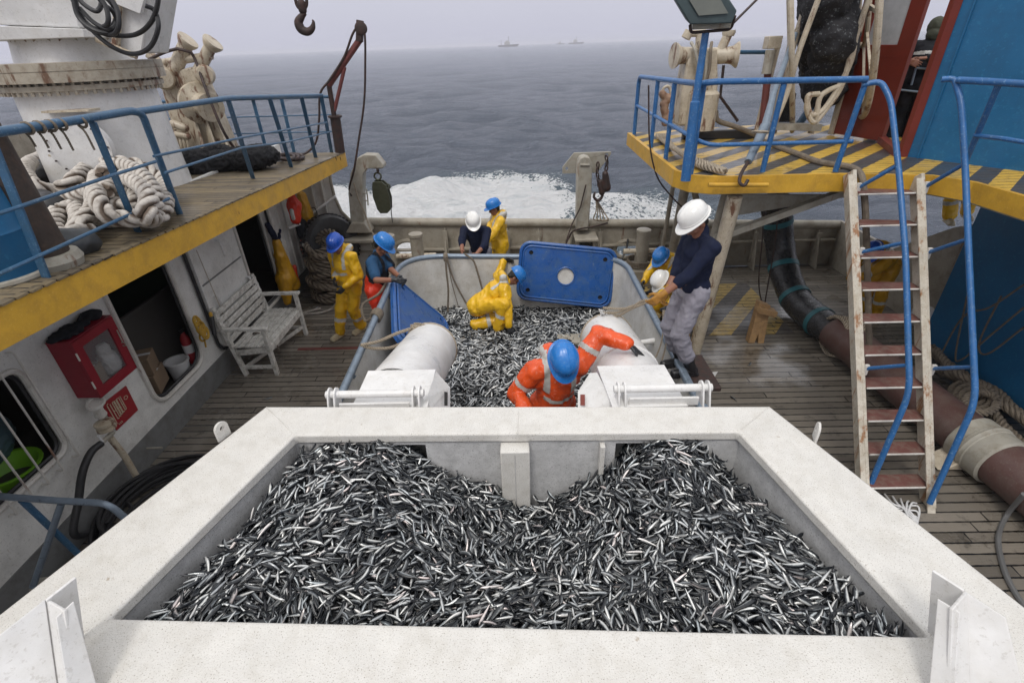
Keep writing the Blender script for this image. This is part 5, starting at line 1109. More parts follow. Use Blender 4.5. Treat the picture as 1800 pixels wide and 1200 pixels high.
cloth_thing('hanging_oilskin', 'long mustard oilskin coat hanging under the after end of the yellow edge beam', 'oilskins',
    [('coat', 'mustard', [(Q(530, 345, -4.1), Q(538, 380, -4.1), .07, .11), (Q(537, 375, -4.1), Q(552, 425, -4.1), .11, .05)], .014)], (-4.2, 9.3, 1.6))
cloth_thing('life_jacket', 'bright red life jacket hanging beside the mustard coat on the cabin wall', 'life jacket',
    [('vest', 'redsuit', [(Q(513, 345, -4.02), Q(517, 362, -4.02), .05, .10), (Q(517, 362, -4.02), Q(520, 385, -4.02), .10, .07)], .012), ('reflective_band', 'reflect', [(Q(512, 370, -3.94), Q(516, 384, -3.94), .022)], .010)], (-4.1, 9.2, 1.8))
cloth_thing('hanging_overall', 'dark overall with red reflective trouser ends hanging below the red life jacket', 'overall',
    [('legs', 'darkcloth', [(Q(524, 388, -4.05), Q(533, 418, -4.05), .07, .06), (Q(532, 392, -4.05), Q(545, 418, -4.05), .06, .05)], .014),
     ('cuff', 'redsuit', [(Q(533, 422, -4.05), Q(538, 442, -4.05), .045, .055), (Q(544, 422, -4.05), Q(552, 438, -4.03), .045, .07), (Q(552, 438, -4.03), Q(560, 440, -4.0), .05, .04)], .012), ('reflective_band', 'reflect', [(Q(535, 430, -3.99), Q(537, 433, -3.99), .03), (Q(547, 430, -3.98), Q(550, 433, -3.98), .03)], .010)], (-4.1, 9.2, 1.2))
tl = MB().beam(Q(508, 400, -4.2), Q(528, 392, -4.0), .05, .05).build('wall_bracket', M['white']); tag(tl, 'short white bar bracket standing off the cabin wall by the overalls', 'bracket')
yc = MB()
for k in range(9): yc.ring(P(352, 572, X=-4.2)+V(random.uniform(-.02, .04), random.uniform(-.04, .04), .09-.03*k), (1, .2*random.random(), .3*random.random()), .075-.004*abs(k-4), .014, 18, 6)
yc.rope([P(358, 590, X=-4.22), P(362, 610, X=-4.22)], .012, 3)
tag(yc.build('yellow_rope_coil', mat('yellow_line', (.45, .27, .03), .8, dirt=(.25, .14, .02), bump=.5)), 'small hank of yellow line hung beside the cabin door leaf', 'rope')
tc_ = thing('torch', 'black hand torch with a yellow top hanging on the door leaf behind the bench', 'torch', P(374, 575, X=-4.15))
MB().cyl(P(372, 556, X=-4.17), P(377, 588, X=-4.15), .028, 14).build('barrel', M['black'], tc_); MB().cap(P(370, 551, X=-4.17), P(371, 555, X=-4.17), .022).build('cap', M['yellow'], tc_)
# tyre, brown rope coil, lines
ty = thing('tyre', 'big black tyre fender leaning in the stern corner behind the rope coil', 'tyre', P(575, 430, Y=9.3))
c = P(582, 430, Y=9.25); ax = V(.75, -.55, .25).normalized()
MB().lathe(c, ax, [(.28, -.13), (.33, -.16), (.50, -.15), (.56, -.10), (.575, 0), (.56, .10), (.50, .15), (.33, .16), (.28, .13), (.25, .08), (.25, -.08), (.28, -.13)], 40, False).build('casing', M['black'], ty)
tr = MB(); T_ = ax.orthogonal().normalized(); W_ = ax.cross(T_)
for k in range(44):
    a = 2*math.pi*k/44; d_ = T_*math.cos(a)+W_*math.sin(a); e_ = -T_*math.sin(a)+W_*math.cos(a); m3 = Matrix((ax, e_, d_)).transposed()
    tr.box(c+d_*.573+ax*.06, (.09, .045, .02), m3); tr.box(c+d_*.573-ax*.06, (.09, .045, .02), m3)
tr.build('tread', M['black'], ty)
rc_ = MB(); c = V(-3.66, 8.85, 0)
for k in range(17):
    z = .07+.058*k; R0 = .43-.008*k+.02*math.sin(k*1.7); q = []
    for j in range(14):
        a = 2*math.pi*j/14+k; q.append(c+V(math.cos(a)*R0*.85+.03*math.sin(k), math.sin(a)*R0+.03*math.cos(k*2), z+.045*math.sin(a*2+k*1.3)+.02*math.sin(a+k)))
    rc_.rope(spl(q, 4, True), .055, 3, .30, 6, .035, True)
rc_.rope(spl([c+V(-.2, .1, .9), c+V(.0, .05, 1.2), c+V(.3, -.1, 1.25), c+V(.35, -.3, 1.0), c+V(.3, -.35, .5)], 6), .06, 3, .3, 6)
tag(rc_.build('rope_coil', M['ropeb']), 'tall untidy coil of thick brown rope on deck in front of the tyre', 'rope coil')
o = MB().rope(spl([V(-3.7, 8.2, .03), P(530, 551, Z=.03), P(560, 550, Z=.03), P(582, 543, Z=.05), P(592, 532, Z=.2)], 8), .02, 3, .08, 6).build('white_line', M['ropew']); tag(o, 'single pale line running over the deck behind the yellow suited man on the left', 'rope')
o = MB().tube(spl([P(545, 392, Y=9.5), P(543, 372, Y=9.5), P(552, 365, Y=9.5), P(558, 378, Y=9.5), P(553, 392, Y=9.5)], 6, True), .008, 6).build('wire_loop', M['darkmetal']); tag(o, 'thin wire loop hanging from the white grab bar above the tyre', 'wire')
# ================================================================ BOLLARDS
def bollard(lb, ps_, bar, hts):
    t = thing('mooring_bollard', lb, 'bollard', ps_[0], 'mooring bollards along the stern bulwark')
    x0_ = min(p.x for p in ps_); x1_ = max(p.x for p in ps_)
    MB().box(((x0_+x1_)/2, ps_[0].y, .16), (x1_-x0_+.7, .55, .32)).build('plinth', M['bulwark'], t, bev=.02)
    for p, hh in zip(ps_, hts): MB().lathe((p.x, p.y, .32), (0, 0, 1), [(.19, 0), (.19, .02), (.125, .05), (.12, hh-.06), (.135, hh-.05), (.135, hh), (.12, hh+.01)], 22).build('post', M['bulwark'], t)
    MB().cyl((x0_-.35, ps_[0].y, .62), (x1_+.35, ps_[0].y, .62), .05, 12).build('crossbar', M['cream'], t)
    return t
bollard('pair of cream mooring bollards with a crossbar left of the tank by the stern fairlead', [V(P(690, 470, Y=9.2).x, 9.2, 0), V(P(738, 470, Y=9.2).x, 9.2, 0)], 1, (.72, .74))
bollard('pair of cream mooring bollards with a crossbar right of the tank behind the crew', [V(P(1126, 460, Y=9.15).x, 9.15, 0), V(P(1190, 460, Y=9.15).x, 9.15, 0)], 1, (.72, .64))
o = MB()
for k in range(3): o.rope([V(P(738, 470, Y=9.2).x, 9.2, .36+.03*k)+V(math.cos(a)*.23, math.sin(a)*.23, .01*math.sin(3*a)) for a in np.linspace(0, 6.28, 22)], .022, 3, .09, 5)
tag(o.build('rope_turns', M['ropet']), 'rope turns round the foot of the left mooring bollards', 'rope')
o = MB()
for k in range(4): o.rope([V(P(1126, 460, Y=9.15).x, 9.15, .36+.03*k)+V(math.cos(a)*.25, math.sin(a)*.25, .01*math.sin(3*a)) for a in np.linspace(0, 6.28, 22)], .022, 3, .09, 5)
tag(o.build('rope_turns', M['ropeb']), 'rope turns round the foot of the right mooring bollards', 'rope')
# ================================================================ GALLOWS with blocks
GY = 9.62
def gx(x, y, dy=0): return P(x, y, Y=GY+dy)
g1 = thing('gallows_post', 'left curved steel gallows post standing on the stern bulwark', 'gallows', gx(640, 400), 'gallows posts on the stern bulwark')
poly = [gx(x, y, -.12) for x, y in ((617, 400), (612, 340), (616, 305), (628, 278), (640, 272), (660, 273), (674, 290), (674, 296), (645, 297), (638, 306), (637, 340), (640, 398))]
MB().prism(poly, (0, .24, 0)).build('post', M['galv'], g1, bev=.015)
MB().prism([gx(x, y, -.04) for x, y in ((640, 274), (662, 273), (674, 288), (670, 297), (660, 297), (640, 294))], (0, .05, 0)).build('head_plate', M['galv'], g1)
MB().prism([gx(x, y, -.2) for x, y in ((607, 410), (617, 392), (640, 392), (652, 410))], (0, .36, 0)).build('foot', M['bulwark'], g1, bev=.02)
MB().box(gx(630, 410)+V(0, -.1, -.06), (.7, .5, .06)).build('base_plate', M['bulwark'], g1, bev=.01)
MB().tube([gx(638, 340, -.1), gx(645, 340, -.1)], .012, 8).tube([gx(638, 352, -.1), gx(645, 353, -.1)], .012, 8).tube(spl([gx(644, 332, -.1), gx(646, 346, -.1), gx(647, 361, -.1)], 5), .014, 8).build('cleat', M['galv'], g1)
bk = thing('pulley_block', 'dark green snatch block hanging from the left gallows post', 'pulley block', gx(670, 330))
ctr = gx(671, 343, -.1)
MB().ring(gx(664, 310, -.1), (0, 1, 0), .062, .017, 20, 8).ring(gx(682, 328, -.1), (0, 1, 0), .04, .014, 16, 8).build('ring', M['olive'], bk)
for dy in (-.09, .06):
    MB().prism([V(ctr.x+u*1.2, ctr.y+dy, ctr.z+v_*1.2) for u, v_ in ((-.09, .22), (.05, .22), (.11, .16), (.14, -.05), (.12, -.22), (.06, -.27), (-.05, -.27), (-.09, -.2), (-.125, 0), (-.11, .15))], (0, .03, 0)).build('cheek', M['olive'], bk, bev=.006)
MB().lathe(ctr+V(.0, -.06, 0), (0, 1, 0), [(.07, 0), (.10, .0), (.10, .02), (.08, .05), (.10, .09), (.10, .11)], 24).build('sheave', M['galv'], bk)
MB().ring(gx(664, 300, -.1), (1, 0, 0), .05, .015, 14, 8, .7).build('shackle', M['darkmetal'], bk)
o = MB().tube(spl([gx(683, 358, -.1), gx(687, 362, -.1), gx(688, 375, -.1), gx(690, 391, -.1)], 5), .009, 6).build('block_tail_line', M['black']); tag(o, 'short black line hanging from the green snatch block', 'line')
g2 = thing('gallows_post', 'right steel gallows post with a T shaped head on the stern bulwark', 'gallows', gx(1030, 400), 'gallows posts on the stern bulwark')
poly = [gx(x, y, -.12) for x, y in ((1013, 405), (1015, 288), (1020, 278), (1028, 275), (1037, 278), (1041, 288), (1040, 340), (1034, 405))]
MB().prism(poly, (0, .26, 0)).build('post', M['galv'], g2, bev=.02)
holed(MB(), [(-.52, -.17), (.30, -.17), (.60, .16), (.60, .2), (-.26, .2), (-.52, -.05)][::-1], [circ(-.42, -.08, .035, 10), circ(.50, .13, .045, 10)], lambda u, z: gx(1028, 288, .16)+V(u*.8, 0, z), (0, .04, 0)).build('head_plate', M['galv'], g2, bev=.004)
MB().box(gx(1028, 413)+V(0, -.1, .0), (.45, .5, .05)).build('base_plate', M['bulwark'], g2, bev=.01)
for dx in (-.16, .16): MB().box(gx(1028, 413)+V(dx, -.1, -.4), (.05, .35, .75)).build('bracket', M['bulwark'], g2)
MB().tube([gx(1020, 290, -.13), gx(1036, 290, -.13)], .02, 8).build('pin', M['galv'], g2)
hk = thing('chain_hook', 'rusty chains and hook block hanging from the head of the right gallows post', 'chain block', gx(1060, 300))
def chain(pts, r, nm, parent, mt='darkmetal', L=.09):
    pts = spl(pts, 10); d = [0]
    for i in range(1, len(pts)): d.append(d[-1]+(pts[i]-pts[i-1]).length)
    n = max(2, int(d[-1]/(L*.72))); m = MB(); j = 0
    for k in range(n+1):
        s_ = d[-1]*k/n
        while j < len(d)-2 and d[j+1] < s_: j += 1
        p = pts[j].lerp(pts[j+1], (s_-d[j])/max(1e-6, d[j+1]-d[j])); t = (pts[j+1]-pts[j]).normalized(); u = t.orthogonal().normalized(); w_ = t.cross(u); s2 = u if k % 2 else w_
        m.tube([p+t*math.cos(a)*L*.5+s2*math.sin(a)*L*.27 for a in np.linspace(0, 2*math.pi, 13)[:-1]], r, 6, True)
    return m.build(nm, M[mt], parent)
chain([gx(1066, 278, -.2), gx(1067, 288, -.2), gx(1064, 305, -.2)], .014, 'chain', hk, L=.10); chain([gx(1051, 290, -.2), gx(1050, 305, -.2), gx(1053, 325, -.2)], .014, 'chain', hk, L=.10)
MB().cap(gx(1064, 306, -.2), gx(1067, 330, -.2), .06, .075).cap(gx(1055, 320, -.2), gx(1058, 338, -.2), .05, .06).build('block', M['darkmetal'], hk, vol=.014, it=2)
MB().tube(spl([gx(1060, 338, -.2), gx(1057, 348, -.2), gx(1050, 352, -.2), gx(1044, 346, -.2), gx(1046, 338, -.2)], 6), [.03-.018*abs(i/24.-.4) for i in range(25)], 10).build('hook', M['darkmetal'], hk)
o = MB()
for k in range(5): o.rope(spl([gx(1048, 350, -.2), gx(1048+k*3, 370, -.2+.05*k), gx(1044+k*6, 386, -.15), gx(1066-k*3, 388, -.1), gx(1070, 384+k, -.1)], 6), .014, 3, .06, 5)
tag(o.build('rope_tangle', M['ropet']), 'tangle of pale rope and wire on the cap rail beside the right gallows post', 'rope')
o = MB().rope(spl([gx(1068, 392, -.1), gx(1045, 398, -.3), gx(1010, 405, -.3), P(1000, 418, Y=9.4), P(990, 440, Y=9.2)], 8), .018, 3, .08, 6).build('wire_line', M['darkmetal']); tag(o, 'dark wire running from the right gallows down behind the upright blue lid', 'wire')
o = MB().rope([gx(1030, 325, -.18), gx(1020, 365, -.2), gx(1005, 395, -.2), gx(995, 425, -.4)], .014, 3, .07, 5).build('stay_line', M['darkmetal']); tag(o, 'thin dark line slanting off the right gallows post toward the tank', 'line')
o = MB().rope(spl([gx(622, 322, -.2), gx(630, 350, -.2), gx(640, 372, -.25), gx(651, 402, -.4), P(662, 420, Y=9.0)], 6), .015, 3, .07, 5).build('stay_line', M['ropet']); tag(o, 'knotted pale line slanting down the left gallows post', 'line')
o = MB().tube(spl([P(1104, 420, Y=9.7), P(1100, 440, Y=9.6), P(1085, 470, Y=9.4)], 6), .02, 8).build('mooring_line', M['black']); tag(o, 'black mooring line leading in through the right fairlead', 'line')
# ================================================================ CRANE on the upper deck
cr_ = thing('deck_crane', 'large white deck crane on a bolted pedestal above the white rope pile', 'crane', up(-4.98, 6.6)); cc = V(-5.10, 6.6, 0); u0 = uz(6.6)
MB().lathe(cc, (0, 0, 1), [(.74, u0-.05), (.69, 3.84)], 56).build('pedestal', M['white'], cr_)
fl_ = MB().lathe(cc, (0, 0, 1), [(.74, 3.80), (.80, 3.81), (.80, 3.86), (.75, 3.87), (.75, 3.885), (.85, 3.89), (.85, 3.985), (.843, 3.987), (.843, 3.995), (.85, 3.997), (.85, 4.07), (.62, 4.075)], 64).build('slewing_ring', M['flange'], cr_)
for k in range(60):
    a = 2*math.pi*k/60; 
    if math.sin(a) > .35: continue
    MB().tube([cc+V(math.cos(a)*.78, math.sin(a)*.78, 3.77), cc+V(math.cos(a)*.78, math.sin(a)*.78, 3.895)], .018, 6).build('bolt', M['flange'], fl_)
MB().lathe(cc, (0, 0, 1), [(.56, 4.07), (.50, 4.38), (.50, 4.42)], 40).build('turret', M['white'], cr_)
for k in range(14):
    a = 2*math.pi*k/14; MB().beam(cc+V(math.cos(a)*.50, math.sin(a)*.50, 4.08), cc+V(math.cos(a)*.50, math.sin(a)*.50, 4.40), .16, .03, (math.cos(a), math.sin(a), 0)).build('web_plate', M['flange'], cr_)
MB().box(cc+V(.05, .05, 4.62), (.95, .5, .5)).build('slew_housing', M['white'], cr_, bev=.02)
b0 = P(175, 5, Y=6.2); 
MB().prism([P(-60, -40, Y=5.9), P(128, -30, Y=6.1), P(140, 50, Y=6.1), P(-60, 42, Y=5.9)], (0, .5, 0)).build('boom', M['white'], cr_, bev=.015)
MB().prism([P(-60, 44, Y=5.84), P(144, 51, Y=6.04), P(150, 66, Y=6.04), P(-60, 73, Y=5.84)], (0, .64, 0)).build('boom_flange', M['white'], cr_, bev=.006)
MB().prism([P(214, -30, Y=6.3), P(268, -30, Y=6.3), P(250, 95, Y=6.3), P(208, 92, Y=6.3)], (0, .5, 0)).build('king_post', M['white'], cr_, bev=.02)
MB().prism([P(195, -30, Y=6.2), P(262, -30, Y=6.2), P(246, 25, Y=6.2), P(205, 8, Y=6.2)], (0, .05, 0)).build('side_plate', M['white'], cr_, bev=.004)
MB().tube([P(208, -10, Y=6.25), P(204, 80, Y=6.25)], .04, 10).tube([P(170, 70, Y=6.2), P(240, 100, Y=6.2)], .03, 8).build('ram', M['cream'], cr_)
MB().prism([P(28, 78, Y=6.4), P(75, 72, Y=6.4), P(70, 108, Y=6.4), P(38, 108, Y=6.4)], (0, .3, 0)).build('foot_bracket', M['white'], cr_, bev=.01)
# inspection cover and step plates on the pedestal
ic_ = P(140, 262, Y=5.72); covers = MB().lathe(ic_+V(0, 0, 0), V(.25, -1, 0), [(.30, -.1), (.30, .0), (.02, .012)], 32); cv = covers.build('inspection_cover', M['white'], cr_)
for k in range(16):
    a = 2*math.pi*k/16; MB().cap(ic_+V(math.cos(a)*.27, -.012+math.cos(a)*.07, math.sin(a)*.27), ic_+V(math.cos(a)*.27, -.02+math.cos(a)*.07, math.sin(a)*.27), .010, n=6).build('bolt', M['darkmetal'], cv)
for x0_, y0_, x1_, y1_ in ((84, 196, 166, 193), (96, 271, 168, 280)): MB().beam(P(x0_, y0_, Y=5.9), P(x1_, y1_, Y=5.9), .18, .02).build('step_plate', M['cream'], cr_)
ho = [[(130, -10), (140, 25), (165, 50), (195, 48), (205, 25), (190, 0), (165, -10)], [(128, 0), (150, 45), (185, 60), (235, 62), (265, 40), (278, 0), (270, -30)], [(126, -8), (150, 40), (190, 78), (230, 95), (262, 85), (278, 50), (272, 20), (255, 10)],
      [(135, -5), (150, 10), (170, 20), (178, 5), (165, -12)], [(140, 15), (165, 40), (192, 52), (205, 40), (198, 20), (180, 8)], [(126, -20), (138, 30), (170, 55), (210, 60)], [(160, -20), (185, 10), (190, 40), (178, 50)], [(180, -20), (205, 15), (208, 50), (192, 62), (160, 50)]]
for i, l in enumerate(ho): MB().tube(spl([P(x, y, Y=5.7-.04*(j % 3)-.02*i) for j, (x, y) in enumerate(l)], 7), .021, 9).build('hydraulic_hose', M['black'], cr_)
# hook
hk2 = thing('crane_hook', 'dark crane hook hanging high over the port side', 'hook', P(535, 20, Y=6))
hY = 6.0
MB().tube(spl([P(x, y, Y=hY) for x, y in ((536, 23), (530, 30), (525, 40), (530, 52), (541, 56), (549, 50), (551, 40), (549, 35))], 5), [.022, .024, .026, .028, .03, .033, .035, .037, .039, .041, .043, .044, .045, .045, .045, .044, .043, .042, .041, .04, .038, .036, .034, .032, .03, .028, .026, .024, .02, .018, .016, .014, .012, .010, .008, .006][:36], 12).build('hook', M['darkmetal'], hk2)
MB().cap(P(530, 8, Y=hY), P(532, 18, Y=hY), .045, .04).build('swivel', M['darkmetal'], hk2)
MB().tube(rounded([P(518, -6, Y=hY), P(522, 12, Y=hY), P(532, 20, Y=hY), P(540, 10, Y=hY), P(538, -6, Y=hY)], .05, 4), .016, 8).build('shackle', M['darkmetal'], hk2)
MB().tube([P(518, -6, Y=hY), P(519, -80, Y=hY)], .012, 6).tube([P(538, -6, Y=hY), P(537, -80, Y=hY)], .012, 6).build('hoist_wire', M['darkmetal'], hk2)
# ================================================================ cream winch on the upper deck
wn = thing('net_winch', 'cream rust streaked net winch with horn posts and a round capstan drum behind the crane', 'winch', up(-4.9, 9.0)); WY = 8.6
def W(x, y, d=0): return P(x, y, Y=WY+d)
MB().prism([W(285, 160), W(290, 130), W(335, 118), W(350, 135), W(405, 262), W(402, 282), W(330, 284), W(310, 240)], (0, .30, 0)).build('body_plate', M['cream'], wn, bev=.02)
MB().prism([W(283, 150, .5), W(340, 140, .5), W(400, 280, .5), W(320, 284, .5)], (0, .04, 0)).build('back_plate', M['cream'], wn)
for x0_, y0_, x1_, y1_, r_, nm in ((300, 140, 327, 78, .10, 'horn_post'), (348, 128, 371, 80, .085, 'horn_post'), (268, 118, 300, 135, .10, 'crossbar'), (280, 112, 372, 98, .055, 'crossbar'), (262, 95, 300, 130, .07, 'crossbar')): MB().tube([W(x0_, y0_, .05), W(x1_, y1_, .05)], r_, 16).build(nm, M['cream'], wn)
for x_, y_, x2, y2 in ((325, 80, 330, 72), (369, 84, 374, 76)): MB().lathe(W(x_, y_, .05), W(x2, y2, .05)-W(x_, y_, .05), [(.10, 0), (.13, .05), (.145, .09), (.14, .11), (.03, .112)], 22).build('horn_cap', M['cream'], wn)
for x_, y_, r_ in ((288, 138, .16), (360, 132, .14)): MB().lathe(W(x_, y_, -.1), V(.5, -1, 0), [(r_, -.2), (r_, 0), (r_*.8, .06), (.02, .07)], 22).build('side_boss', M['cream'], wn)
ax_ = V(.72, -.62, -.12); c_ = W(352, 182, -.02)
MB().lathe(c_, ax_, [(.30, -.05), (.30, .02), (.24, .05), (.17, .10), (.13, .22), (.14, .30), (.19, .36), (.20, .38), (.12, .385), (.12, .36), (.02, .36)], 30).build('capstan_drum', M['cream'], wn)
for k in range(3): MB().prism([W(335+k*22, 200+k*8, -.03), W(338+k*22, 200+k*8, -.03), W(365+k*22, 283, -.25), W(350+k*22, 283, .0)], (.02, .02, 0)).build('rib', M['cream'], wn)
for k in range(5): MB().tube(spl([W(302+k*6, 225+k*3, -.15), W(306+k*6, 250, -.2), W(312+k*6, 275, -.15)], 4), .022, 8).build('pipework', M['cream'], wn)
MB().cap(W(305, 218, -.2), W(325, 225, -.2), .06).cap(W(312, 236, -.2), W(330, 240, -.2), .05).build('valve_block', M['cream'], wn)
o = MB().tube(spl([W(262, 105, -.1), W(290, 92, -.1), W(312, 86, -.1)], 5)+spl([W(336, 92, -.1), W(345, 110, -.1), W(365, 165, -.3), W(395, 235, -.4), P(425, 275, Y=8.5), P(440, 282, Y=8.5)], 6), .022, 8).build('hydraulic_hose', M['darkmetal']); tag(o, 'dark hose draped over the cream winch horns down to the deck', 'hose')
np_ = MB()
for q in range(12): np_.ell(PU(388, 300)+V(random.uniform(-.62, .62), random.uniform(-.15, .55), .06+.14*random.random()), (.28, .22, .15))
tag(np_.build('net_heap', M['net'], None, vol=.018, it=2, disp=(.055, 15, (1, 1, 1))), 'low heap of black fishing net on the planks right of the crane pedestal', 'net')
# davit
dv_ = thing('davit', 'thin dark red davit with a bent arm at the stern corner of the upper deck', 'davit', up(-3.2, 9.3)); DY = 9.25
def D(x, y, d=0): return P(x, y, Y=DY+d)
MB().tube([D(598, 268), D(589, 206)], .085, 14).build('socket', M['darkmetal'], dv_); MB().ring(D(589, 205), (0, 0, 1), .10, .02, 18, 6).build('collar', M['darkmetal'], dv_)
MB().tube([D(588, 208), D(578, 148)], .042, 10).build('post', M['darkmetal'], dv_); MB().tube([D(578, 150), D(634, 68)], .05, 10).build('arm', M['maroon'], dv_); MB().tube([D(588, 195), D(606, 118)], .03, 10).build('strut', M['maroon'], dv_)
MB().beam(D(632, 74), D(633, 36), .10, .10).build('head', M['darkmetal'], dv_, bev=.01); MB().lathe(D(633, 50, -.08), (0, 1, 0), [(.06, 0), (.09, .01), (.07, .04), (.09, .09), (.06, .10)], 20).build('sheave', M['darkmetal'], dv_)
o = MB().tube(spl([D(634, 40, -.05), D(641, 60, -.05), D(642, 110, -.05), D(640, 180, -.05), D(630, 250, -.05), D(622, 300, -.05), P(614, 330, Y=9.5), P(618, 345, Y=9.5)], 8), .018, 8).build('hose_line', M['darkmetal']); tag(o, 'dark line falling from the davit head to the left gallows post', 'line')
o = MB().tube(spl([D(633, 42, -.05), D(620, 60, -.05), D(605, 100, -.05), D(580, 140, -.08), D(563, 165, -.1), D(561, 210, -.1), D(556, 248, -.1), PU(540, 268, .05), PU(520, 274, .03)], 8), .018, 8).build('hose_line', M['darkmetal']); tag(o, 'dark line falling along the davit to the upper deck', 'line')
o = MB(); 
for k in range(3): o.tube(spl([PU(515+18*math.cos(a)*(1-.1*k)-k*6, 276+5*math.sin(a), .03+.03*k) for a in np.linspace(0, 6.28, 12)[:-1]], 4, True), .025, 8)
o.tube(spl([PU(495, 280, .03), PU(460, 284, .03), PU(430, 276, .03), PU(415, 262, .05)], 5), .025, 8)
tag(o.build('hose_coil', M['darkmetal']), 'small coil of dark hose at the foot of the davit railing', 'hose coil')
# big white rope pile
rp2 = MB(); b_ = lambda x, y, dz: PU(x, y, dz)
paths = [[(55, 285, .35), (45, 300, .35), (60, 325, .3), (95, 335, .2), (130, 315, .3), (160, 290, .35), (200, 285, .4), (250, 292, .35), (285, 320, .2), (290, 360, .15), (270, 385, .1), (230, 380, .1)],
         [(70, 275, .2), (45, 290, .2), (55, 335, .1), (80, 352, .1), (130, 345, .2), (160, 335, .3), (165, 365, .2), (145, 390, .15), (150, 405, .1)],
         [(100, 375, .15), (95, 400, .12), (110, 418, .1), (130, 412, .1), (140, 385, .15), (130, 365, .15), (105, 372, .15)],
         [(170, 310, .3), (170, 345, .3), (190, 378, .2), (220, 385, .15), (260, 375, .2), (270, 340, .3), (240, 300, .4), (200, 290, .4), (180, 305, .4)],
         [(190, 330, .2), (205, 360, .15), (230, 365, .15), (240, 345, .2), (225, 325, .25), (200, 320, .3), (185, 335, .3)],
         [(215, 310, .35), (245, 325, .35), (262, 350, .3), (255, 380, .2), (280, 375, .1), (292, 345, .1), (280, 315, .2), (250, 295, .3)],
         [(100, 340, .1), (150, 320, .15), (190, 350, .05), (240, 370, .05), (270, 350, .08), (250, 320, .1), (200, 315, .1)], [(120, 345, .05), (160, 375, .05), (200, 385, .05), (240, 350, .05), (200, 340, .08), (150, 350, .08)]]
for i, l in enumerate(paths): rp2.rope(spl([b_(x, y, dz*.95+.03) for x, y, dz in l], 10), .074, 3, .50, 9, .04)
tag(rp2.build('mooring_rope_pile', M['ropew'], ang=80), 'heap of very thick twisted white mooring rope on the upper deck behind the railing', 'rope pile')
o = MB().cap(PU(75, 305, .2), PU(115, 298, .22), .17).build('fender', M['black'], None, vol=.02, it=3); tag(o, 'shiny black rubber fender behind the white rope heap', 'fender')
o = MB().cap(PU(60, 350, .15), PU(90, 365, .15), .14).build('fender', M['black'], None, vol=.02, it=3); tag(o, 'black ribbed fender on the near side of the white rope heap', 'fender')
o = MB().cap(PU(60, 440, .1), PU(150, 425, .08), .16, .10).cap(PU(0, 420, .12), PU(60, 440, .1), .16).build('rolled_tarpaulin', mat('tarp', (.05, .055, .06), .5, dirt=(.09, .09, .09)), None, vol=.02, it=3, disp=(.03, 8, (.3, 1, 1))); tag(o, 'dark grey rolled tarpaulin lying along the edge of the upper deck', 'tarpaulin')
pp_ = thing('rusty_post', 'thick dark rusty vertical pipe on the upper deck at the left edge', 'post', PU(95, 470)); q0 = PU(97, 468); 
MB().tube([q0, q0+V(-.05, .0, 1.0)], .13, 22).build('pipe', mat('rusty_pipe', (.045, .032, .025), .7, dirt=(.10, .06, .04), amt=.7, dsc=7, bump=.5), pp_); MB().lathe(q0, (0, 0, 1), [(.17, -.02), (.19, .05), (.17, .10), (.14, .1)], 24).build('flange', M['galv'], pp_)
q1 = PU(48, 452); 
o = MB().tube([q1, q1+V(-.15, 0, .95)], .06, 14).build('steel_bar', bpy.data.materials['rusty_pipe']); tag(o, 'thinner rusty bar leaning beside the thick rusty pipe', 'bar')
bb = thing('blue_drum', 'blue plastic drum with a rusty rim at the left edge of the upper deck', 'drum', PU(10, 490)); q0 = PU(5, 488)
MB().lathe(q0, (0, 0, 1), [(.24, .0), (.25, .03), (.25, .3), (.26, .32), (.25, .34), (.24, .6), (.2, .62)], 30).build('body', M['bluewall'], bb); MB().ring(q0+V(0, 0, .02), (0, 0, 1), .26, .025, 30, 8).build('rim', M['galv'], bb)
for k in range(5):
    ty_ = 3.45+k*.09 if k < 4 else 3.9; o = MB().ring(rt(ty_), (0, 1, .2), .035, .010, 12, 6).rope(spl([rt(ty_)+V(-.03, 0, -.02), rt(ty_)+V(-.04+.02*k, .03-.02*k, -.06), rt(ty_)+V(-.06+.03*k, .06-.03*k, -.12-.015*k)], 4), .008, 3, .04, 5).build('rope_lashing', M['ropeb']); tag(o, 'thin brown lashing tied round the top rail at the left edge of the picture', 'lashing', 'lashings on the port top rail')
# bottom-left blue trestle
tr_ = thing('trestle_rail', 'faded blue tube guard rail in the lower left corner beside the hopper', 'rail', (-4, 2.8, 0))
rl = [P(-60, 866, Y=2.75), P(0, 872, Y=2.75), P(110, 880, Y=2.75), P(190, 884, Y=2.75), P(222, 912, Y=2.75)]
MB().tube(rounded(rl, .1, 5), .027, 12).build('top_rail', M['steelgrey'], tr_)
MB().tube([P(108, 884, Y=2.75), P(58, 1030, Y=2.55)], .026, 10).build('leg', M['steelgrey'], tr_); MB().tube([P(38, 878, Y=2.75), P(150, 985, Y=2.85)], .026, 10).build('leg', M['blue'], tr_)
o = MB().beam(P(-20, 1042, Z=.06), P(92, 1030, Z=.06), .12, .12).build('deck_pipe', M['galv']); tag(o, 'rusty pale pipe lying on deck in the lower left corner', 'pipe')
sr = thing('sounding_pipe', 'small capped deck pipe with a bent tube beside the black hose coil', 'pipe', P(250, 812, Z=0)); q0 = P(248, 815, Z=0)
MB().lathe(q0, (0, 0, 1), [(.03, 0), (.03, .10), (.045, .11), (.045, .14), (.02, .15)], 14).build('cap', M['galv'], sr); MB().tube(rounded([q0+V(0, 0, .12), q0+V(.05, .02, .22), q0+V(.3, .05, .2)], .05, 4), .012, 8).build('bent_tube', M['galv'], sr)
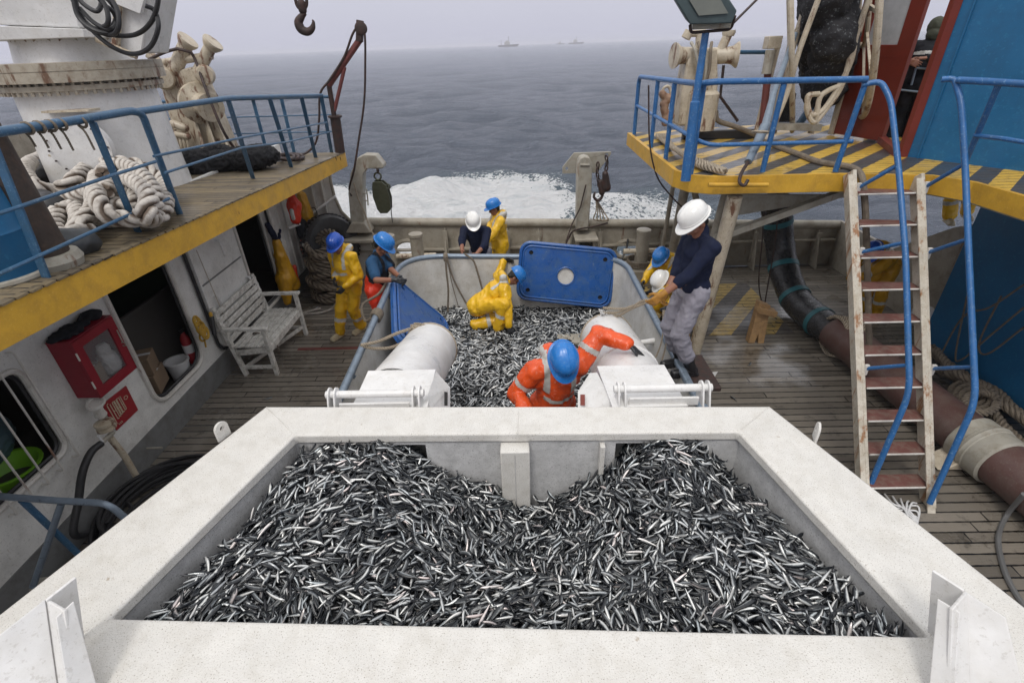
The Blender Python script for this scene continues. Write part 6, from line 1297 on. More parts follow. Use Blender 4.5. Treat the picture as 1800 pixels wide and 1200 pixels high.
# ================================================================ STARBOARD: net winch, power block reel, rope, pipes
nh = thing('net_hauler', 'cream rusty net hauler with two side warping heads behind the floodlight mast', 'winch', (2.5, 8.3, PZ)); NY = 7.6
def N(x, y, d=0): return P(x, y, Y=NY+d)
MB().prism([N(1213, 85), N(1262, 85), N(1263, 150), N(1255, 222), N(1192, 222), N(1200, 150)], (0, .35, 0)).build('column', M['cream'], nh, bev=.03)
MB().lathe(N(1238, 165, -.02), (0, 0, 1), [(.20, -.45), (.20, 0), (.17, .03), (.03, .04)], 26).build('drum_housing', M['cream'], nh)
for x_, dx in ((1208, -1), (1270, 1)): MB().lathe(N(x_, 98, .1), V(dx, -.2, .02), [(.10, -.2), (.10, .06), (.11, .12), (.15, .17), (.155, .19), (.03, .195)], 24).build('warping_head', M['cream'], nh)
for a_, b__, r_ in (((1200, 98), (1285, 95), .07), ((1230, 60), (1228, 100), .05), ((1280, 60), (1262, 100), .06), ((1212, 55), (1205, 68), .06), ((1212, 60), (1240, 58), .04)): MB().tube([N(*a_, .1), N(*b__, .1)], r_, 14).build('crossbar', M['cream'], nh)
MB().lathe(N(1281, 58, .1), (0, 0, 1), [(.07, -.04), (.085, 0), (.08, .03)], 18).build('horn_cap', M['cream'], nh)
for k in range(4): MB().tube(spl([N(1215+12*k, 75), N(1222+9*k, 90, -.1), N(1230+5*k, 130, -.1), N(1236-4*k, 175, -.05)], 6), .02, 8).build('hydraulic_hose', M['ropeb'] if k % 2 else M['galv'], nh)
vb = MB()
for k in range(9): vb.cap(N(1168+random.uniform(-6, 8), 165+k*6, -.1), N(1170+random.uniform(-6, 10), 168+k*6, -.1), .05)
vb.build('valve_block', mat('valve_paint', (.32, .20, .13), .6, dirt=(.14, .06, .03), amt=.8, dsc=9), nh, vol=.016, it=1)
MB().tube(spl([N(1163, 180, -.1), N(1165, 158, -.1), N(1175, 152, -.1), N(1180, 165, -.1)], 5), .018, 8).build('lever', M['cream'], nh)
o = MB().tube(spl([N(1258, 195), N(1262, 212), N(1290, 222), N(1325, 236), P(1345, 250, Z=PZ+.03), P(1400, 270, Z=PZ+.03), P(1440, 285, Z=PZ+.03), P(1490, 293, Z=PZ+.03), P(1510, 303, Y=5.5), P(1518, 330, Y=5.35), P(1523, 420, Y=5.3), P(1528, 620, Y=5.2)], 10), .034, 10).build('thick_rope', M['ropeb']); tag(o, 'thick brown rope crossing the striped platform and hanging down through the ladder', 'rope')
hw = MB().rope(spl([N(1258, 195), P(1340, 247, Z=PZ+.04)], 2), .01, 3)
ra = MB()
for k in range(5): ra.rope(spl([P(1155+k*4, 238, Z=PZ+.05), P(1170+k*3, 250+k*2, Z=PZ+.06), P(1200+k*3, 270+k*2, Z=PZ+.08), P(1235, 285+k*2, Z=PZ+.05), P(1275, 300+k*.5, Z=PZ+.05)], 6), .035, 3, .16, 6)
tag(ra.build('rope_bundle', M['ropet']), 'bundle of frayed grey rope lying along the platform edge behind the mast', 'rope')
tb_ = thing('tie_bar', 'long grey turnbuckle and hook slanting from the reel down to the platform edge', 'turnbuckle', P(1300, 320, Y=5.5))
MB().tube([P(1398, 60, Y=7.2), P(1360, 165, Y=6.6), P(1345, 225, Y=6.0)], [.03, .035, .05], 10).build('rod', M['steelgrey'], tb_); MB().tube([P(1345, 222, Y=6.0), P(1315, 285, Y=5.6)], [.055, .04], 12).build('body', M['steelgrey'], tb_)
MB().tube(spl([P(1315, 285, Y=5.6), P(1303, 305, Y=5.5), P(1300, 320, Y=5.42), P(1308, 326, Y=5.40), P(1315, 316, Y=5.42)], 5), .018, 8).build('hook', M['darkmetal'], tb_)
pbn = MB(); 
for k in range(3): pbn.ring(P(1333, 232, Y=5.65)+V(.02*k, 0, 0), (0.1, .2, 1), .06, .010, 14, 6)
tag(pbn.build('rope_lashing', M['ropet']), 'cord lashing round the turnbuckle and the blue mid rail', 'lashing')
blk = MB().box(P(1266, 236, Z=PZ+.06), (1.1, .12, .12), Matrix.Rotation(-.05, 3, 'Z')).build('coaming', M['black'], None, bev=.01); tag(blk, 'black coaming bar across the far side of the striped platform', 'coaming')
# reel
re = thing('net_reel', 'tall cream reel frame with spoked flanges holding a bulging black net', 'net reel', (4.0, 8.0, PZ))
RC = P(1452, 25, Y=8.0); ra_ = V(.88, -.40, .24).normalized(); ru = V(0, 1, 0); ru = (ru-ra_*ru.dot(ra_)).normalized(); rw = ra_.cross(ru)
def rp3(a, r, o): return RC+ra_*o+(ru*math.cos(a)+rw*math.sin(a))*r
for off in (-.42, .42):
    for r_, tr2 in ((1.38, .035), (1.24, .03), (.5, .03)): MB().tube([rp3(2*math.pi*k/56, r_, off) for k in range(56)], tr2, 8, True).build('flange_ring', M['cream'], re)
    for k in range(10):
        a = 2*math.pi*k/10; MB().beam(rp3(a, .45, off), rp3(a, 1.38, off), .05, .03, ra_).build('spoke', M['cream'], re)
nm_ = MB()
for k in range(26):
    a = 2*math.pi*k/26; nm_.ell(rp3(a, .85+.10*math.sin(k*2.3), .05*math.sin(k)), (.26, .26, .26))
nm_.tube([rp3(0, 0, -.3), rp3(0, 0, .3)], .8, 20)
nm_.build('net', mat('reel_net', (.012, .012, .015), .85, speck=(.16, .17, .18), spa=.7, spsc=26, bump=1, bsc=35), re, vol=.035, it=2, disp=(.06, 5, (1, 1, 1)))
for a_, b__, r_ in (((1358, 235), (1395, 60), .05), ((1345, 235), (1420, 0), .04), ((1330, 230), (1370, 70), .035), ((1425, 235), (1448, 150), .04)): MB().tube([P(*a_, Y=7.4), P(*b__, Y=7.5)], r_, 10).build('frame_leg', M['cream'], re)
MB().box(P(1358, 75, Y=7.4), (.17, .16, .14)).build('motor', M['cream'], re, bev=.01); MB().tube([P(1354, 90, Y=7.35), P(1340, 220, Y=7.35)], .045, 10).build('ram', M['maroon'], re); MB().tube([P(1355, 88, Y=7.33), P(1347, 130, Y=7.33)], .06, 10).build('ram_sleeve', M['galv'], re)
for k, l in enumerate(([(1505, 60), (1495, 110), (1470, 160), (1445, 195), (1425, 200), (1420, 170), (1440, 165)], [(1530, -10), (1500, 80), (1480, 150), (1450, 195), (1430, 215), (1418, 190), (1425, 165)], [(1440, -5), (1405, 90), (1385, 160), (1365, 210)], [(1480, 150), (1455, 160), (1440, 175), (1435, 215)])):
    MB().tube(spl([P(x, y, Y=7.0) for x, y in l], 8), .032, 9).build('net_float_line', M['cream'], re)
MB().beam(P(1360, 222, Y=7.3), P(1440, 224, Y=7.3), .14, .08).build('base_beam', M['galv'], re)
MB().prism([P(1375, 150, Y=7.45), P(1400, 165, Y=7.45), P(1392, 215, Y=7.45), P(1368, 215, Y=7.45)], (0, .15, 0)).build('hanging_net', M['net'], re)
bp_ = MB().tube([P(1445, 160, Y=7.9), P(1402, 222, Y=7.9)], .05, 10).build('stay_post', M['blue']); tag(bp_, 'blue slanting stay post behind the net reel', 'post')
o = MB().tube([P(1278, 92, Y=9), P(1345, 92, Y=9), P(1352, 110, Y=9)], .03, 10).build('far_rail', M['blue']); tag(o, 'short dark blue rail behind the net hauler', 'rail')
o = MB().tube([P(1272, 115, Y=8.4), P(1266, 170, Y=8.4), P(1297, 213, Y=8.3)], .022, 8).build('stay_rod', M['darkmetal']); tag(o, 'dark bent rod between the net hauler and the platform planks', 'rod')
# big black hose with cyan tape
sh_ = thing('suction_hose', 'thick black suction hose wrapped with cyan tape curving down to the deck', 'hose', (4.5, 7.3, 0))
hpts = [P(1362, 352, Y=8.3), P(1366, 385, Y=8.4), P(1372, 440, Y=8.3), P(1382, 488, Y=7.95), P(1402, 530, Y=7.5), P(1432, 565, Y=7.0), P(1468, 598, Y=6.5)]
for q in hpts: q.z = max(q.z, .24)
sc_ = spl(hpts, 10); MB().tube(sc_, [.235]*len(sc_), 26).jitter(.012, 6).build('hose', mat('hose_wrap', (.022, .023, .026), .32, dirt=(.07, .07, .075), amt=.5, dsc=14, bump=.8, bsc=35), sh_)
for i in (11, 26, 38, 52):
    t_ = (sc_[i+1]-sc_[i]).normalized(); MB().lathe(sc_[i], t_, [(.240, -.045), (.246, -.04), (.246, .04), (.240, .045)], 26, False).build('tape_band', M['cyan'], sh_)
o = MB()
for k in range(6): o.rope([P(1478, 590, Z=.3)+V(.05*k-.1, -.02*k, 0)+V(.03*math.sin(a), math.cos(a)*.30, math.sin(a)*.28) for a in np.linspace(0, 6.28, 24)], .03, 3, .12, 5)
tag(o.build('rope_wrap', M['ropet']), 'rope lashing wound round the end of the black suction hose', 'rope')
for k, pts in enumerate(([(1345, 345), (1340, 420), (1334, 500), (1345, 545), (1365, 560)], [(1370, 350), (1362, 430), (1350, 500), (1340, 560)], [(1140, 150), (1142, 250), (1155, 310), (1180, 345), (1200, 365)])):
    o = MB().tube(spl([P(x, y, Y=7.4 if k < 2 else 6.8) for x, y in pts], 8), .010, 6).build('hanging_line', M['darkmetal']); tag(o, ['thin dark line looping down left of the black suction hose', 'thin dark line hanging straight to the wooden wedges', 'thin dark line hanging from the platform railing over the edge beam'][k], 'line')
wd_ = thing('wooden_wedges', 'two splintered wooden wedges standing together on the starboard deck', 'wedge', P(1330, 600, Z=0)); q0 = P(1328, 603, Z=0)
for dx, lean in ((-.06, .05), (.09, -.09)): MB().prism([q0+V(dx-.05, 0, 0), q0+V(dx+.04, 0, 0), q0+V(dx+.1+lean, .04, .62), q0+V(dx-.06+lean, .04, .68)], (0, .12, 0)).jitter(.012, 9).build('wedge', M['wood'], wd_, bev=.004)
MB().box(q0+V(.05, .03, .55), (.28, .16, .09), Matrix.Rotation(.3, 3, 'Y')).build('block', M['wood'], wd_, bev=.006)
# brown pipe on deck with flange and rope
bpz = .27; pa, pb_ = V(4.62, 6.3, bpz), V(5.05, 2.2, bpz); pa = P(1470, 585, Z=.3); pb_ = P(1800, 845, Z=.27); pd = (pb_-pa).normalized()
bp2_ = thing('discharge_main', 'fat brown red steel pipe lying along the starboard deck with a grey flange joint', 'pipe', (4.8, 4.5, 0))
MB().cyl(pa, pb_+pd*1.6, .25, 34).build('pipe', M['brownpipe'], bp2_)
fj = P(1738, 790, Z=.27); s_ = (fj-pa).dot(pd); fj = pa+pd*s_
MB().lathe(fj, pd, [(.255, -.2), (.28, -.18), (.28, -.05), (.29, -.04), (.29, -.02), (.30, 0), (.29, .02), (.29, .04), (.28, .05), (.28, .2), (.255, .22)], 36, False).build('flange_joint', M['galv'], bp2_)
MB().prism([fj+V(-.42, -.05, 0), fj+V(-.1, -.05, 0), fj+V(-.1, -.05, .2), fj+V(-.30, -.05, .05)], (0, .25, -.0)).build('saddle', M['cream'], bp2_, bev=.01).location.z -= .24
brp = MB()
off = [(0, 0, 0), (.09, 0, .06), (-.05, .05, .09), (.13, -.05, -.02)]
for k in range(5):
    base = [(1655, 650), (1690, 668), (1715, 700), (1748, 735), (1790, 780), (1830, 815)] if k % 2 else [(1640, 615), (1680, 655), (1730, 680), (1760, 700), (1800, 740), (1840, 770)]
    brp.rope(spl([P(x+random.uniform(-8, 8), y+random.uniform(-6, 6), Z=.12+.05*k) for x, y in base], 7), .055, 4, .28, 7, .04)
for k in range(4): brp.rope(spl([P(1700+28*math.cos(a)+8*k, 690+18*math.sin(a)+6*k, Z=.25+.06*k) for a in np.linspace(0, 6.28, 10)[:-1]], 5, True), .045, 4, .24, 6, .04)
tag(brp.build('braided_rope', M['ropeb']), 'thick braided brown rope strewn between the fat pipe and the dark blue wall', 'rope')
o = MB()
for k in range(5): o.tube(spl([P(1555+14*k, 868+4*k, Z=.03), P(1570+8*k, 885, Z=.06), P(1595, 895+4*k, Z=.05), P(1612, 915, Z=.03), P(1605+2*k, 925-9*k, Z=.03), P(1575, 905-3*k, Z=.04)], 6), .009, 6)
tag(o.build('cord_tangle', M['plasticw']), 'small tangle of white cord on the deck at the foot of the ladder', 'cord')
o = MB().tube(spl([P(1800, 868, Z=.4), P(1770, 905, Z=.03), P(1755, 945, Z=.02), P(1765, 1000, Z=.02), P(1790, 1050, Z=.02), P(1830, 1100, Z=.02)], 8), .022, 8).build('grey_hose', mat('grey_hose', (.13, .13, .13), .5)); tag(o, 'thin grey hose curving over the deck at the right edge', 'hose')
rb = MB().prism([P(1655, 530, Z=.5), P(1700, 500, Z=.75), P(1712, 520, Z=.6), P(1680, 552, Z=.3)], (.1, .1, .02)).build('red_bag', M['redsuit'], None, bev=.01); tag(rb, 'red plastic sheet beside the dark blue wall behind the ladder', 'sheet')
ws = MB().ell(P(1640, 560, Z=.2), (.28, .3, .22)).ell(P(1670, 510, Z=.45), (.14, .14, .12)).build('white_sack', M['plasticw'], None, vol=.02, it=3, disp=(.04, 8, (1, 1, 1))); tag(ws, 'grey white sack on deck seen through the ladder', 'sack')
bs = thing('black_crate', 'black plastic crate on deck right of the tank near the hopper', 'crate', (1.95, 3.1, 0))
a = MB(); 
for dx, dy, sx, sy in ((0, -.2, .5, .02), (0, .2, .5, .02), (-.24, 0, .02, .42), (.24, 0, .02, .42)): a.box((2.02+dx, 3.05+dy, .6), (sx, sy, .35))
a.box((2.02, 3.05, .44), (.46, .38, .02)); a.build('crate', M['black'], bs, bev=.006)
wl = MB().prism([P(1245, 655, Z=.01), P(1262, 653, Z=.01), P(1256, 663, Z=.01), P(1248, 665, Z=.01)], (0, 0, .004)).build('paper_scrap', M['plasticw'], None); tag(wl, 'torn white scrap lying on the wet deck right of the tank', 'scrap')
for i, (x, w_) in enumerate(((893, 30), (1013, 22), (985, 12))):
    D_ = (1500, 1900, 2100)[i]; q = P(x, 70, Y=D_); L_ = w_*D_/FP/2; zz = -2
    t = thing('fishing_ship', ['larger faint fishing ship on the hazy horizon above the left end of the tank lid', 'small faint ship on the horizon to the right of the larger one', 'smallest faint ship on the horizon between the other two'][i], 'ship', (q.x, D_, zz), None)
    MB().prism([V(q.x-L_, D_, zz), V(q.x+L_*.9, D_, zz), V(q.x+L_*1.1, D_, zz+L_*.22), V(q.x-L_, D_, zz+L_*.16)], (0, L_*.4, 0)).build('hull', M['darkmetal'], t)
    MB().box((q.x-L_*.1, D_+L_*.2, zz+L_*.3), (L_*.55, L_*.3, L_*.28)).box((q.x-L_*.1, D_+L_*.2, zz+L_*.48), (L_*.3, L_*.2, L_*.14)).build('wheelhouse', M['galv'], t)
    MB().cyl((q.x+L_*.05, D_+L_*.2, zz+L_*.5), (q.x+L_*.05, D_+L_*.2, zz+L_*.9), L_*.02, 6).cyl((q.x-L_*.7, D_+L_*.2, zz+L_*.1), (q.x-L_*.7, D_+L_*.2, zz+L_*.6), L_*.02, 6).build('mast', M['darkmetal'], t)
# ================================================================ PEOPLE
def ik(a, t, l1, l2, pole):
    d = t-a; L = d.length
    if L > (l1+l2)*.995: t = a+d.normalized()*(l1+l2)*.995; d = t-a; L = d.length
    L = max(L, abs(l1-l2)+.02); x = (l1*l1-l2*l2+L*L)/(2*L); h_ = math.sqrt(max(0, l1*l1-x*x)); n = d.normalized(); p = pole-n*pole.dot(n)
    p = p.normalized() if p.length > 1e-5 else n.orthogonal(); return a+n*x+p*h_, a+n*L if L < (l1+l2) else t
def hand_caps(m, w, d, pn, side, inf=0.0, curl=.5, thumb=1):
    """w wrist, d finger direction, pn palm normal (towards the inside of the hand), side towards the thumb"""
    d = d.normalized(); pn = (pn-d*pn.dot(d)).normalized(); side = (side-d*side.dot(d)-pn*side.dot(pn)).normalized()
    for k in range(4):
        off = side*(.028-.0185*k); m.cap(w+off*.55, w+d*.088+off, .017+inf, .0135+inf, 8)
    m.cap(w-d*.03, w+d*.02, .026+inf, .025+inf, 10)
    for k, ln in enumerate((.068, .076, .070, .055)):
        p = w+d*.090+side*(.030-.0205*k); a = 0; dirv = d
        for j, f_ in enumerate((.45, .32, .25)):
            a += curl*(.75+.08*k); dirv = d*math.cos(a)+pn*math.sin(a)+side*(.05-.035*k); q = p+dirv.normalized()*ln*f_*1.25
            m.cap(p, q, .0088-.0008*j+inf*.8, .0082-.0008*j+inf*.8, 8); p = q
    p = w+d*.025+side*.026; t1 = (d*.6+side*.75+pn*.25).normalized(); q = p+t1*.045; m.cap(p, q, .0135+inf, .011+inf, 8); t2 = (d*.85+side*.3+pn*.45).normalized(); m.cap(q, q+t2*.035, .0105+inf, .0085+inf, 8)
def helmet(parent, C, hx, hy, hz, mt, name='helmet'):
    m = MB(); n = 36; rings = []
    def pt(u, v_, w_): return C+hx*u+hy*v_+hz*w_
    vs = []; fs = []; prof = [(1.0, 0.0), (.99, .25), (.95, .48), (.85, .70), (.68, .86), (.45, .95), (.2, .995), (.02, 1.0)]
    # peak / brim
    for k in range(n):
        a = 2*math.pi*k/n; c_, s_ = math.cos(a), math.sin(a); pk = max(0, s_)**3; ex = .014+.042*pk
        vs.append(pt((.112+ex*.9)*c_, (.137+ex)*s_, -.012-.012*pk))
    for k in range(n):
        a = 2*math.pi*k/n; c_, s_ = math.cos(a), math.sin(a); pk = max(0, s_)**3; ex = .014+.042*pk
        vs.append(pt((.112+ex*.9)*c_, (.137+ex)*s_, -.006-.010*pk))
    for r_, h_ in prof:
        for k in range(n):
            a = 2*math.pi*k/n; c_, s_ = math.cos(a), math.sin(a); x, y = .112*r_*c_, .137*r_*s_
            rg_ = 0
            if h_ > .3: rg_ = .008*math.exp(-(x/.013)**2)+.005*math.exp(-((abs(x)-.05)/.010)**2)
            vs.append(pt(x, y, h_*.125+rg_*(1 if h_ > .4 else .5)))
    R2 = len(prof)+2
    for i in range(R2-1):
        for k in range(n): fs.append((i*n+k, i*n+(k+1) % n, (i+1)*n+(k+1) % n, (i+1)*n+k))
    fs.append(tuple((R2-1)*n+k for k in range(n)))
    vs2 = [pt(.104*math.cos(2*math.pi*k/n), .128*math.sin(2*math.pi*k/n), -.010) for k in range(n)]; o = len(vs); vs += vs2
    for k in range(n): fs.append((o+k, o+(k+1) % n, (k+1) % n, k))
    vs3 = [pt(.09*math.cos(2*math.pi*k/n), .11*math.sin(2*math.pi*k/n), .05) for k in range(n)]; o2 = len(vs); vs += vs3
    for k in range(n): fs.append((o2+k, o2+(k+1) % n, o+(k+1) % n, o+k))
    fs.append(tuple(o2+k for k in range(n))[::-1])
    hb = m.add(vs, fs).build(name, M[mt], parent, ang=50)
    MB().tube([pt(.112*math.cos(a), .137*math.sin(a), .012) for a in np.linspace(0, 2*math.pi, 30)[:-1]], .004, 6, True).build('rim_line', M[mt], hb)
    return hb
def person(label, pel, yaw, lean=5, side=0, twist=0, hp_=10, hy_=0, s=1.0, hr=None, hl=None, pr=None, plf=None, fr=None, fl=None, kr=None, kl=None, out='yellow', hel='helmetb', glove='glove', boots='boot', seed=1, curl=.6, bare=False, top=True, group=None, hdr=None, hdl=None):
    pel = Vector(pel); RZ_ = Matrix.Rotation(R_(yaw), 3, 'Z'); fw = RZ_ @ V(0, 1, 0); rt_ = RZ_ @ V(1, 0, 0); upv = V(0, 0, 1)
    Tm = RZ_ @ Matrix.Rotation(R_(side), 3, 'Y') @ Matrix.Rotation(-R_(lean), 3, 'X'); Tt = Tm @ Matrix.Rotation(R_(twist), 3, 'Z')
    tu = Tm @ V(0, 0, 1)
    A = lambda x, y, z: pel+Tt @ (V(x, y, z)*s)
    bel = pel+Tm @ V(0, .01, .16)*s; che = A(0, .0, .34); nec = A(0, -.005, .52); shr = A(.185, -.01, .455); shl = A(-.185, -.01, .455)
    Hm = Tt @ Matrix.Rotation(R_(hy_), 3, 'Z') @ Matrix.Rotation(-R_(hp_), 3, 'X'); hx, hy, hz = Hm @ V(1, 0, 0), Hm @ V(0, 1, 0), Hm @ V(0, 0, 1)
    hc = nec+(tu*.06+hz*.085+hy*.02)*s
    root = V(pel.x, pel.y, 0)
    legL = .425*s; ft = {}
    hipr, hipl = pel+rt_*.09*s, pel-rt_*.09*s
    fr = Vector(fr) if fr is not None else pel+rt_*.11*s-upv*.84*s; fl = Vector(fl) if fl is not None else pel-rt_*.11*s-upv*.84*s
    knr, anr = ik(hipr, fr, legL, legL, Vector(kr) if kr is not None else fw+upv*.1); knl, anl = ik(hipl, fl, legL, legL, Vector(kl) if kl is not None else fw+upv*.1)
    hr = Vector(hr) if hr is not None else shr+V(0, 0, -.53)*s+fw*.1+rt_*.06; hl = Vector(hl) if hl is not None else shl+V(0, 0, -.53)*s+fw*.1-rt_*.06
    elr, wrr = ik(shr, hr, .29*s, .26*s, Vector(pr) if pr is not None else -fw*.5+rt_*.5-upv*.5); ell_, wrl = ik(shl, hl, .29*s, .26*s, Vector(plf) if plf is not None else -fw*.5-rt_*.5-upv*.5)
    t = thing('person', label, 'person', root, group)
    S = s
    b = MB()
    rot = Tt
    if top:
        b.ell(pel, (.16*S, .11*S, .12*S), Tm); b.cap(pel, bel, .125*S); b.ell(che, (.165*S, .11*S, .17*S), rot); b.cap(bel, che, .125*S, .13*S); b.cap(shr, shl, .065*S); b.cap(nec-tu*.06*S, hc, .058*S, .055*S)
        for sh_, el_, wr_ in ((shr, elr, wrr), (shl, ell_, wrl)): b.cap(sh_, el_, .055*S, .044*S); b.cap(el_, wr_, .043*S, .029*S)
        H = lambda x, y, z: hc+(hx*x+hy*y+hz*z)*S
        b.ell(H(0, -.008, .035), (.076*S, .094*S, .088*S), Hm); b.ell(H(0, .018, -.03), (.063*S, .074*S, .082*S), Hm); b.ell(H(0, .042, -.088), (.040*S, .042*S, .034*S), Hm)
        b.cap(H(0, .086, .005), H(0, .108, -.034), .009*S, .014*S); b.cap(H(-.038, .078, .022), H(.038, .078, .022), .013*S); b.cap(H(-.02, .088, -.066), H(.02, .088, -.066), .009*S)
        for q in (-1, 1): b.ell(H(q*.078, -.006, -.012), (.011*S, .022*S, .032*S), Hm); b.ell(H(q*.038, .066, -.035), (.022*S, .02*S, .02*S), Hm)
    for hi, kn, an in ((hipr, knr, anr), (hipl, knl, anl)): b.cap(hi, kn, .085*S, .06*S); b.cap(kn, an, .057*S, .04*S)
    if not top: b.ell(pel, (.16*S, .11*S, .12*S), Tm)
    hands = []
    for wr_, el_, sg, hd in ((wrr, elr, -1, hdr), (wrl, ell_, 1, hdl)):
        d = Vector(hd) if hd is not None else (wr_-el_).normalized()+fw*.15+V(0, 0, -.25); hands.append((wr_, d, rt_*sg*.9+V(0, 0, -.35), fw+upv*.4, sg))
    if bare and top:
        for wr_, d, pn, sd, sg in hands: hand_caps(b, wr_, d, pn, sd, 0, curl)
    b.build('body', M['skin'], t, vol=.0062 if bare else .009, it=1)
    if top:
        for q in (-1, 1): MB().ell(H(q*.031, .079, .002), (.013*S, .008*S, .008*S), Hm, 10, 6).build('eye', M['eye'], t)
        hm_ = MB().ell(H(0, -.022, .03), (.082*S, .092*S, .09*S), Hm).ell(H(0, -.055, -.03), (.062*S, .04*S, .05*S), Hm); hm_.build('hair', M['hair'], t, vol=.010, it=1, disp=(.004, 60, (1, 1, 1)))
        if not bare:
            for (wr_, d, pn, sd, sg), el_ in zip(hands, (elr, ell_)):
                g = MB(); hand_caps(g, wr_, d, pn, sd, .003, curl); g.cap(wr_+(el_-wr_).normalized()*.04, wr_, .034, .032); g.build('glove', M[glove], t, vol=.005, it=1)
        if hel == 'hood':
            MB().ell(H(0, -.01, .03), (.10*S, .12*S, .115*S), Hm).ell(H(0, -.04, -.07), (.09*S, .09*S, .09*S), Hm).build('hood', M['greenhood'], t, vol=.010, it=2, disp=(.006, 14, (1, 1, 1)))
        elif hel: helmet(t, hc+(hz*.052-hy*.004)*S, hx*S, hy*S, hz*S, hel)
    # clothes
    def garment(nm, caps, mt, disp=(.024, 5.5, (1, 1, .75)), vs=.011, it=3):
        m = MB()
        for c in caps:
            if c[0] == 'e': m.ell(c[1], c[2], c[3])
            else: m.cap(*c)
        return m.build(nm, M[mt], t, vol=vs, it=it, disp=disp)
    def band(src, tests, mt='reflect', nm='reflective_stripe', off=.004):
        me = src.data; o0 = root; vs = []; fs = []; mp = {}
        for p in me.polygons:
            c = p.center+o0
            if any(q(c, p.normal) for q in tests):
                f = []
                for vi in p.vertices:
                    if vi not in mp: mp[vi] = len(vs); v_ = me.vertices[vi]; vs.append(v_.co+o0+v_.normal*off)
                    f.append(mp[vi])
                fs.append(tuple(f))
        if fs:
            mb = MB(); mb.add(vs, fs); return mb.build(nm, M[mt], t, ang=180)
    def bone(a, b_, t0, t1, rm):
        ax = (b_-a); L = ax.length; ax = ax/L
        return lambda c, n: (t0*L < (c-a).dot(ax) < t1*L) and ((c-a)-ax*(c-a).dot(ax)).length < rm
    ti = Tt.transposed()
    def chestv(x0_, x1_, z0_, z1_, frontback=0):
        def f(c, n):
            q = ti @ (c-pel); return x0_*S < abs(q.x) < x1_*S and z0_*S < q.z < z1_*S and (frontback == 0 or q.y*frontback > .02)
        return f
    arms = ((shr, elr, wrr), (shl, ell_, wrl)); legs = ((hipr, knr, anr), (hipl, knl, anl))
    col = {'yellow': 'yellowsuit', 'orange': 'orangesuit', 'mustard': 'mustard'}.get(out)
    if col:
        if top:
            caps = [('e', pel+tu*.02, (.195*S, .155*S, .15*S), Tm), (pel-tu*.06*S, bel, .165*S, .155*S), (bel, che, .155*S, .155*S), ('e', che, (.20*S, .145*S, .19*S), rot), (shr, shl, .088*S, .088*S), (nec-tu*.05, nec+tu*.005, .085*S, .075*S)]
            for a_, e_, w_ in arms: caps += [(a_, e_, .088*S, .070*S), (e_, e_.lerp(w_, .93), .070*S, .056*S)]
            back = Tt @ V(0, -1, 0)
            caps += [(nec+back*.11*S+tu*.03-rt_*.07, nec+back*.11*S+tu*.03+rt_*.07, .058*S, .058*S), (nec+back*.075*S+tu*.02-rt_*.05, nec+back*.075*S+tu*.02+rt_*.05, .062*S, .062*S), (nec+back*.10*S-tu*.04-rt_*.03, nec+back*.10*S-tu*.04+rt_*.03, .055*S, .055*S)]
            for q in (-1, 1): caps.append((nec+back*.05*S+rt_*q*.075*S+tu*.02, nec-back*.04*S+rt_*q*.07*S-tu*.02, .036*S, .028*S))
            j = garment('jacket', caps, col)
            tests = [chestv(.085, .130, .30, .60)]
            if seed % 2 == 0: tests.append(bone(wrr, elr, .25, .45, .1)); tests.append(bone(wrl, ell_, .25, .45, .1))
            else: tests.append(chestv(.0, .12, .20, .245, 1)); tests += [bone(shr, elr, .45, .60, .12), bone(shl, ell_, .45, .60, .12)] if out == 'orange' else []
            band(j, tests)
        caps = [('e', pel-upv*.02, (.175*S, .15*S, .14*S), Tm)]
        for h_, k_, a_ in legs: caps += [(h_, k_, .115*S, .090*S), (k_, k_.lerp(a_, .95), .088*S, .085*S)]
        tr3 = garment('trousers', caps, col)
        band(tr3, [bone(k_, a_, .38, .52, .14) for h_, k_, a_ in legs])
        for h_, k_, a_ in legs: pass
    elif out == 'overall':
        caps = [('e', che, (.180*S, .13*S, .185*S), rot), (bel, che, .14*S, .145*S), (shr, shl, .075*S, .075*S), (nec-tu*.04, nec+tu*.01, .068*S, .062*S)]
        for a_, e_, w_ in arms: caps += [(a_, a_.lerp(e_, .75), .074*S, .068*S)]
        sh__ = garment('shirt', caps, 'polo', (.010, 7, (1, 1, 1)))
        band(sh__, [chestv(.05, .10, .30, .62), lambda c, n: (ti @ (c-pel)).z < .30*S], 'darkcloth', 'bib_brace', .012)
        caps = [('e', pel+tu*.02, (.18*S, .15*S, .16*S), Tm), (pel, pel+tu*.13*S, .155*S, .15*S)]
        for h_, k_, a_ in legs: caps += [(h_, k_, .115*S, .095*S), (k_, k_.lerp(a_, .95), .092*S, .088*S)]
        garment('trousers', caps, 'redsuit')
    elif out in ('navy', 'black'):
        mt = 'navy' if out == 'navy' else 'darkcloth'; k = 1.0 if out == 'navy' else 1.15
        caps = [('e', pel+tu*.05, (.165*S*k, .135*S*k, .11*S), Tm), (bel, che, .14*S*k, .145*S*k), ('e', che, (.18*S*k, .13*S*k, .185*S), rot), (shr, shl, .078*S*k, .078*S*k), (nec-tu*.05, nec+tu*.03, .068*S, .066*S)]
        for i, (a_, e_, w_) in enumerate(arms): caps += [(a_, e_, .074*S*k, .062*S*k), (e_, e_.lerp(w_, .35 if (out == 'navy') else .9), .060*S*k, .052*S*k)]
        j = garment('jumper' if out == 'navy' else 'jacket', caps, mt, (.012, 7, (1, 1, 1)))
        if out == 'black': band(j, [lambda c, n: .36*S < (ti @ (c-pel)).z < .40*S and (ti @ (c-pel)).y < 0 and abs((ti @ (c-pel)).x) < .16])
        caps = [('e', pel-upv*.01, (.16*S, .14*S, .12*S), Tm)]
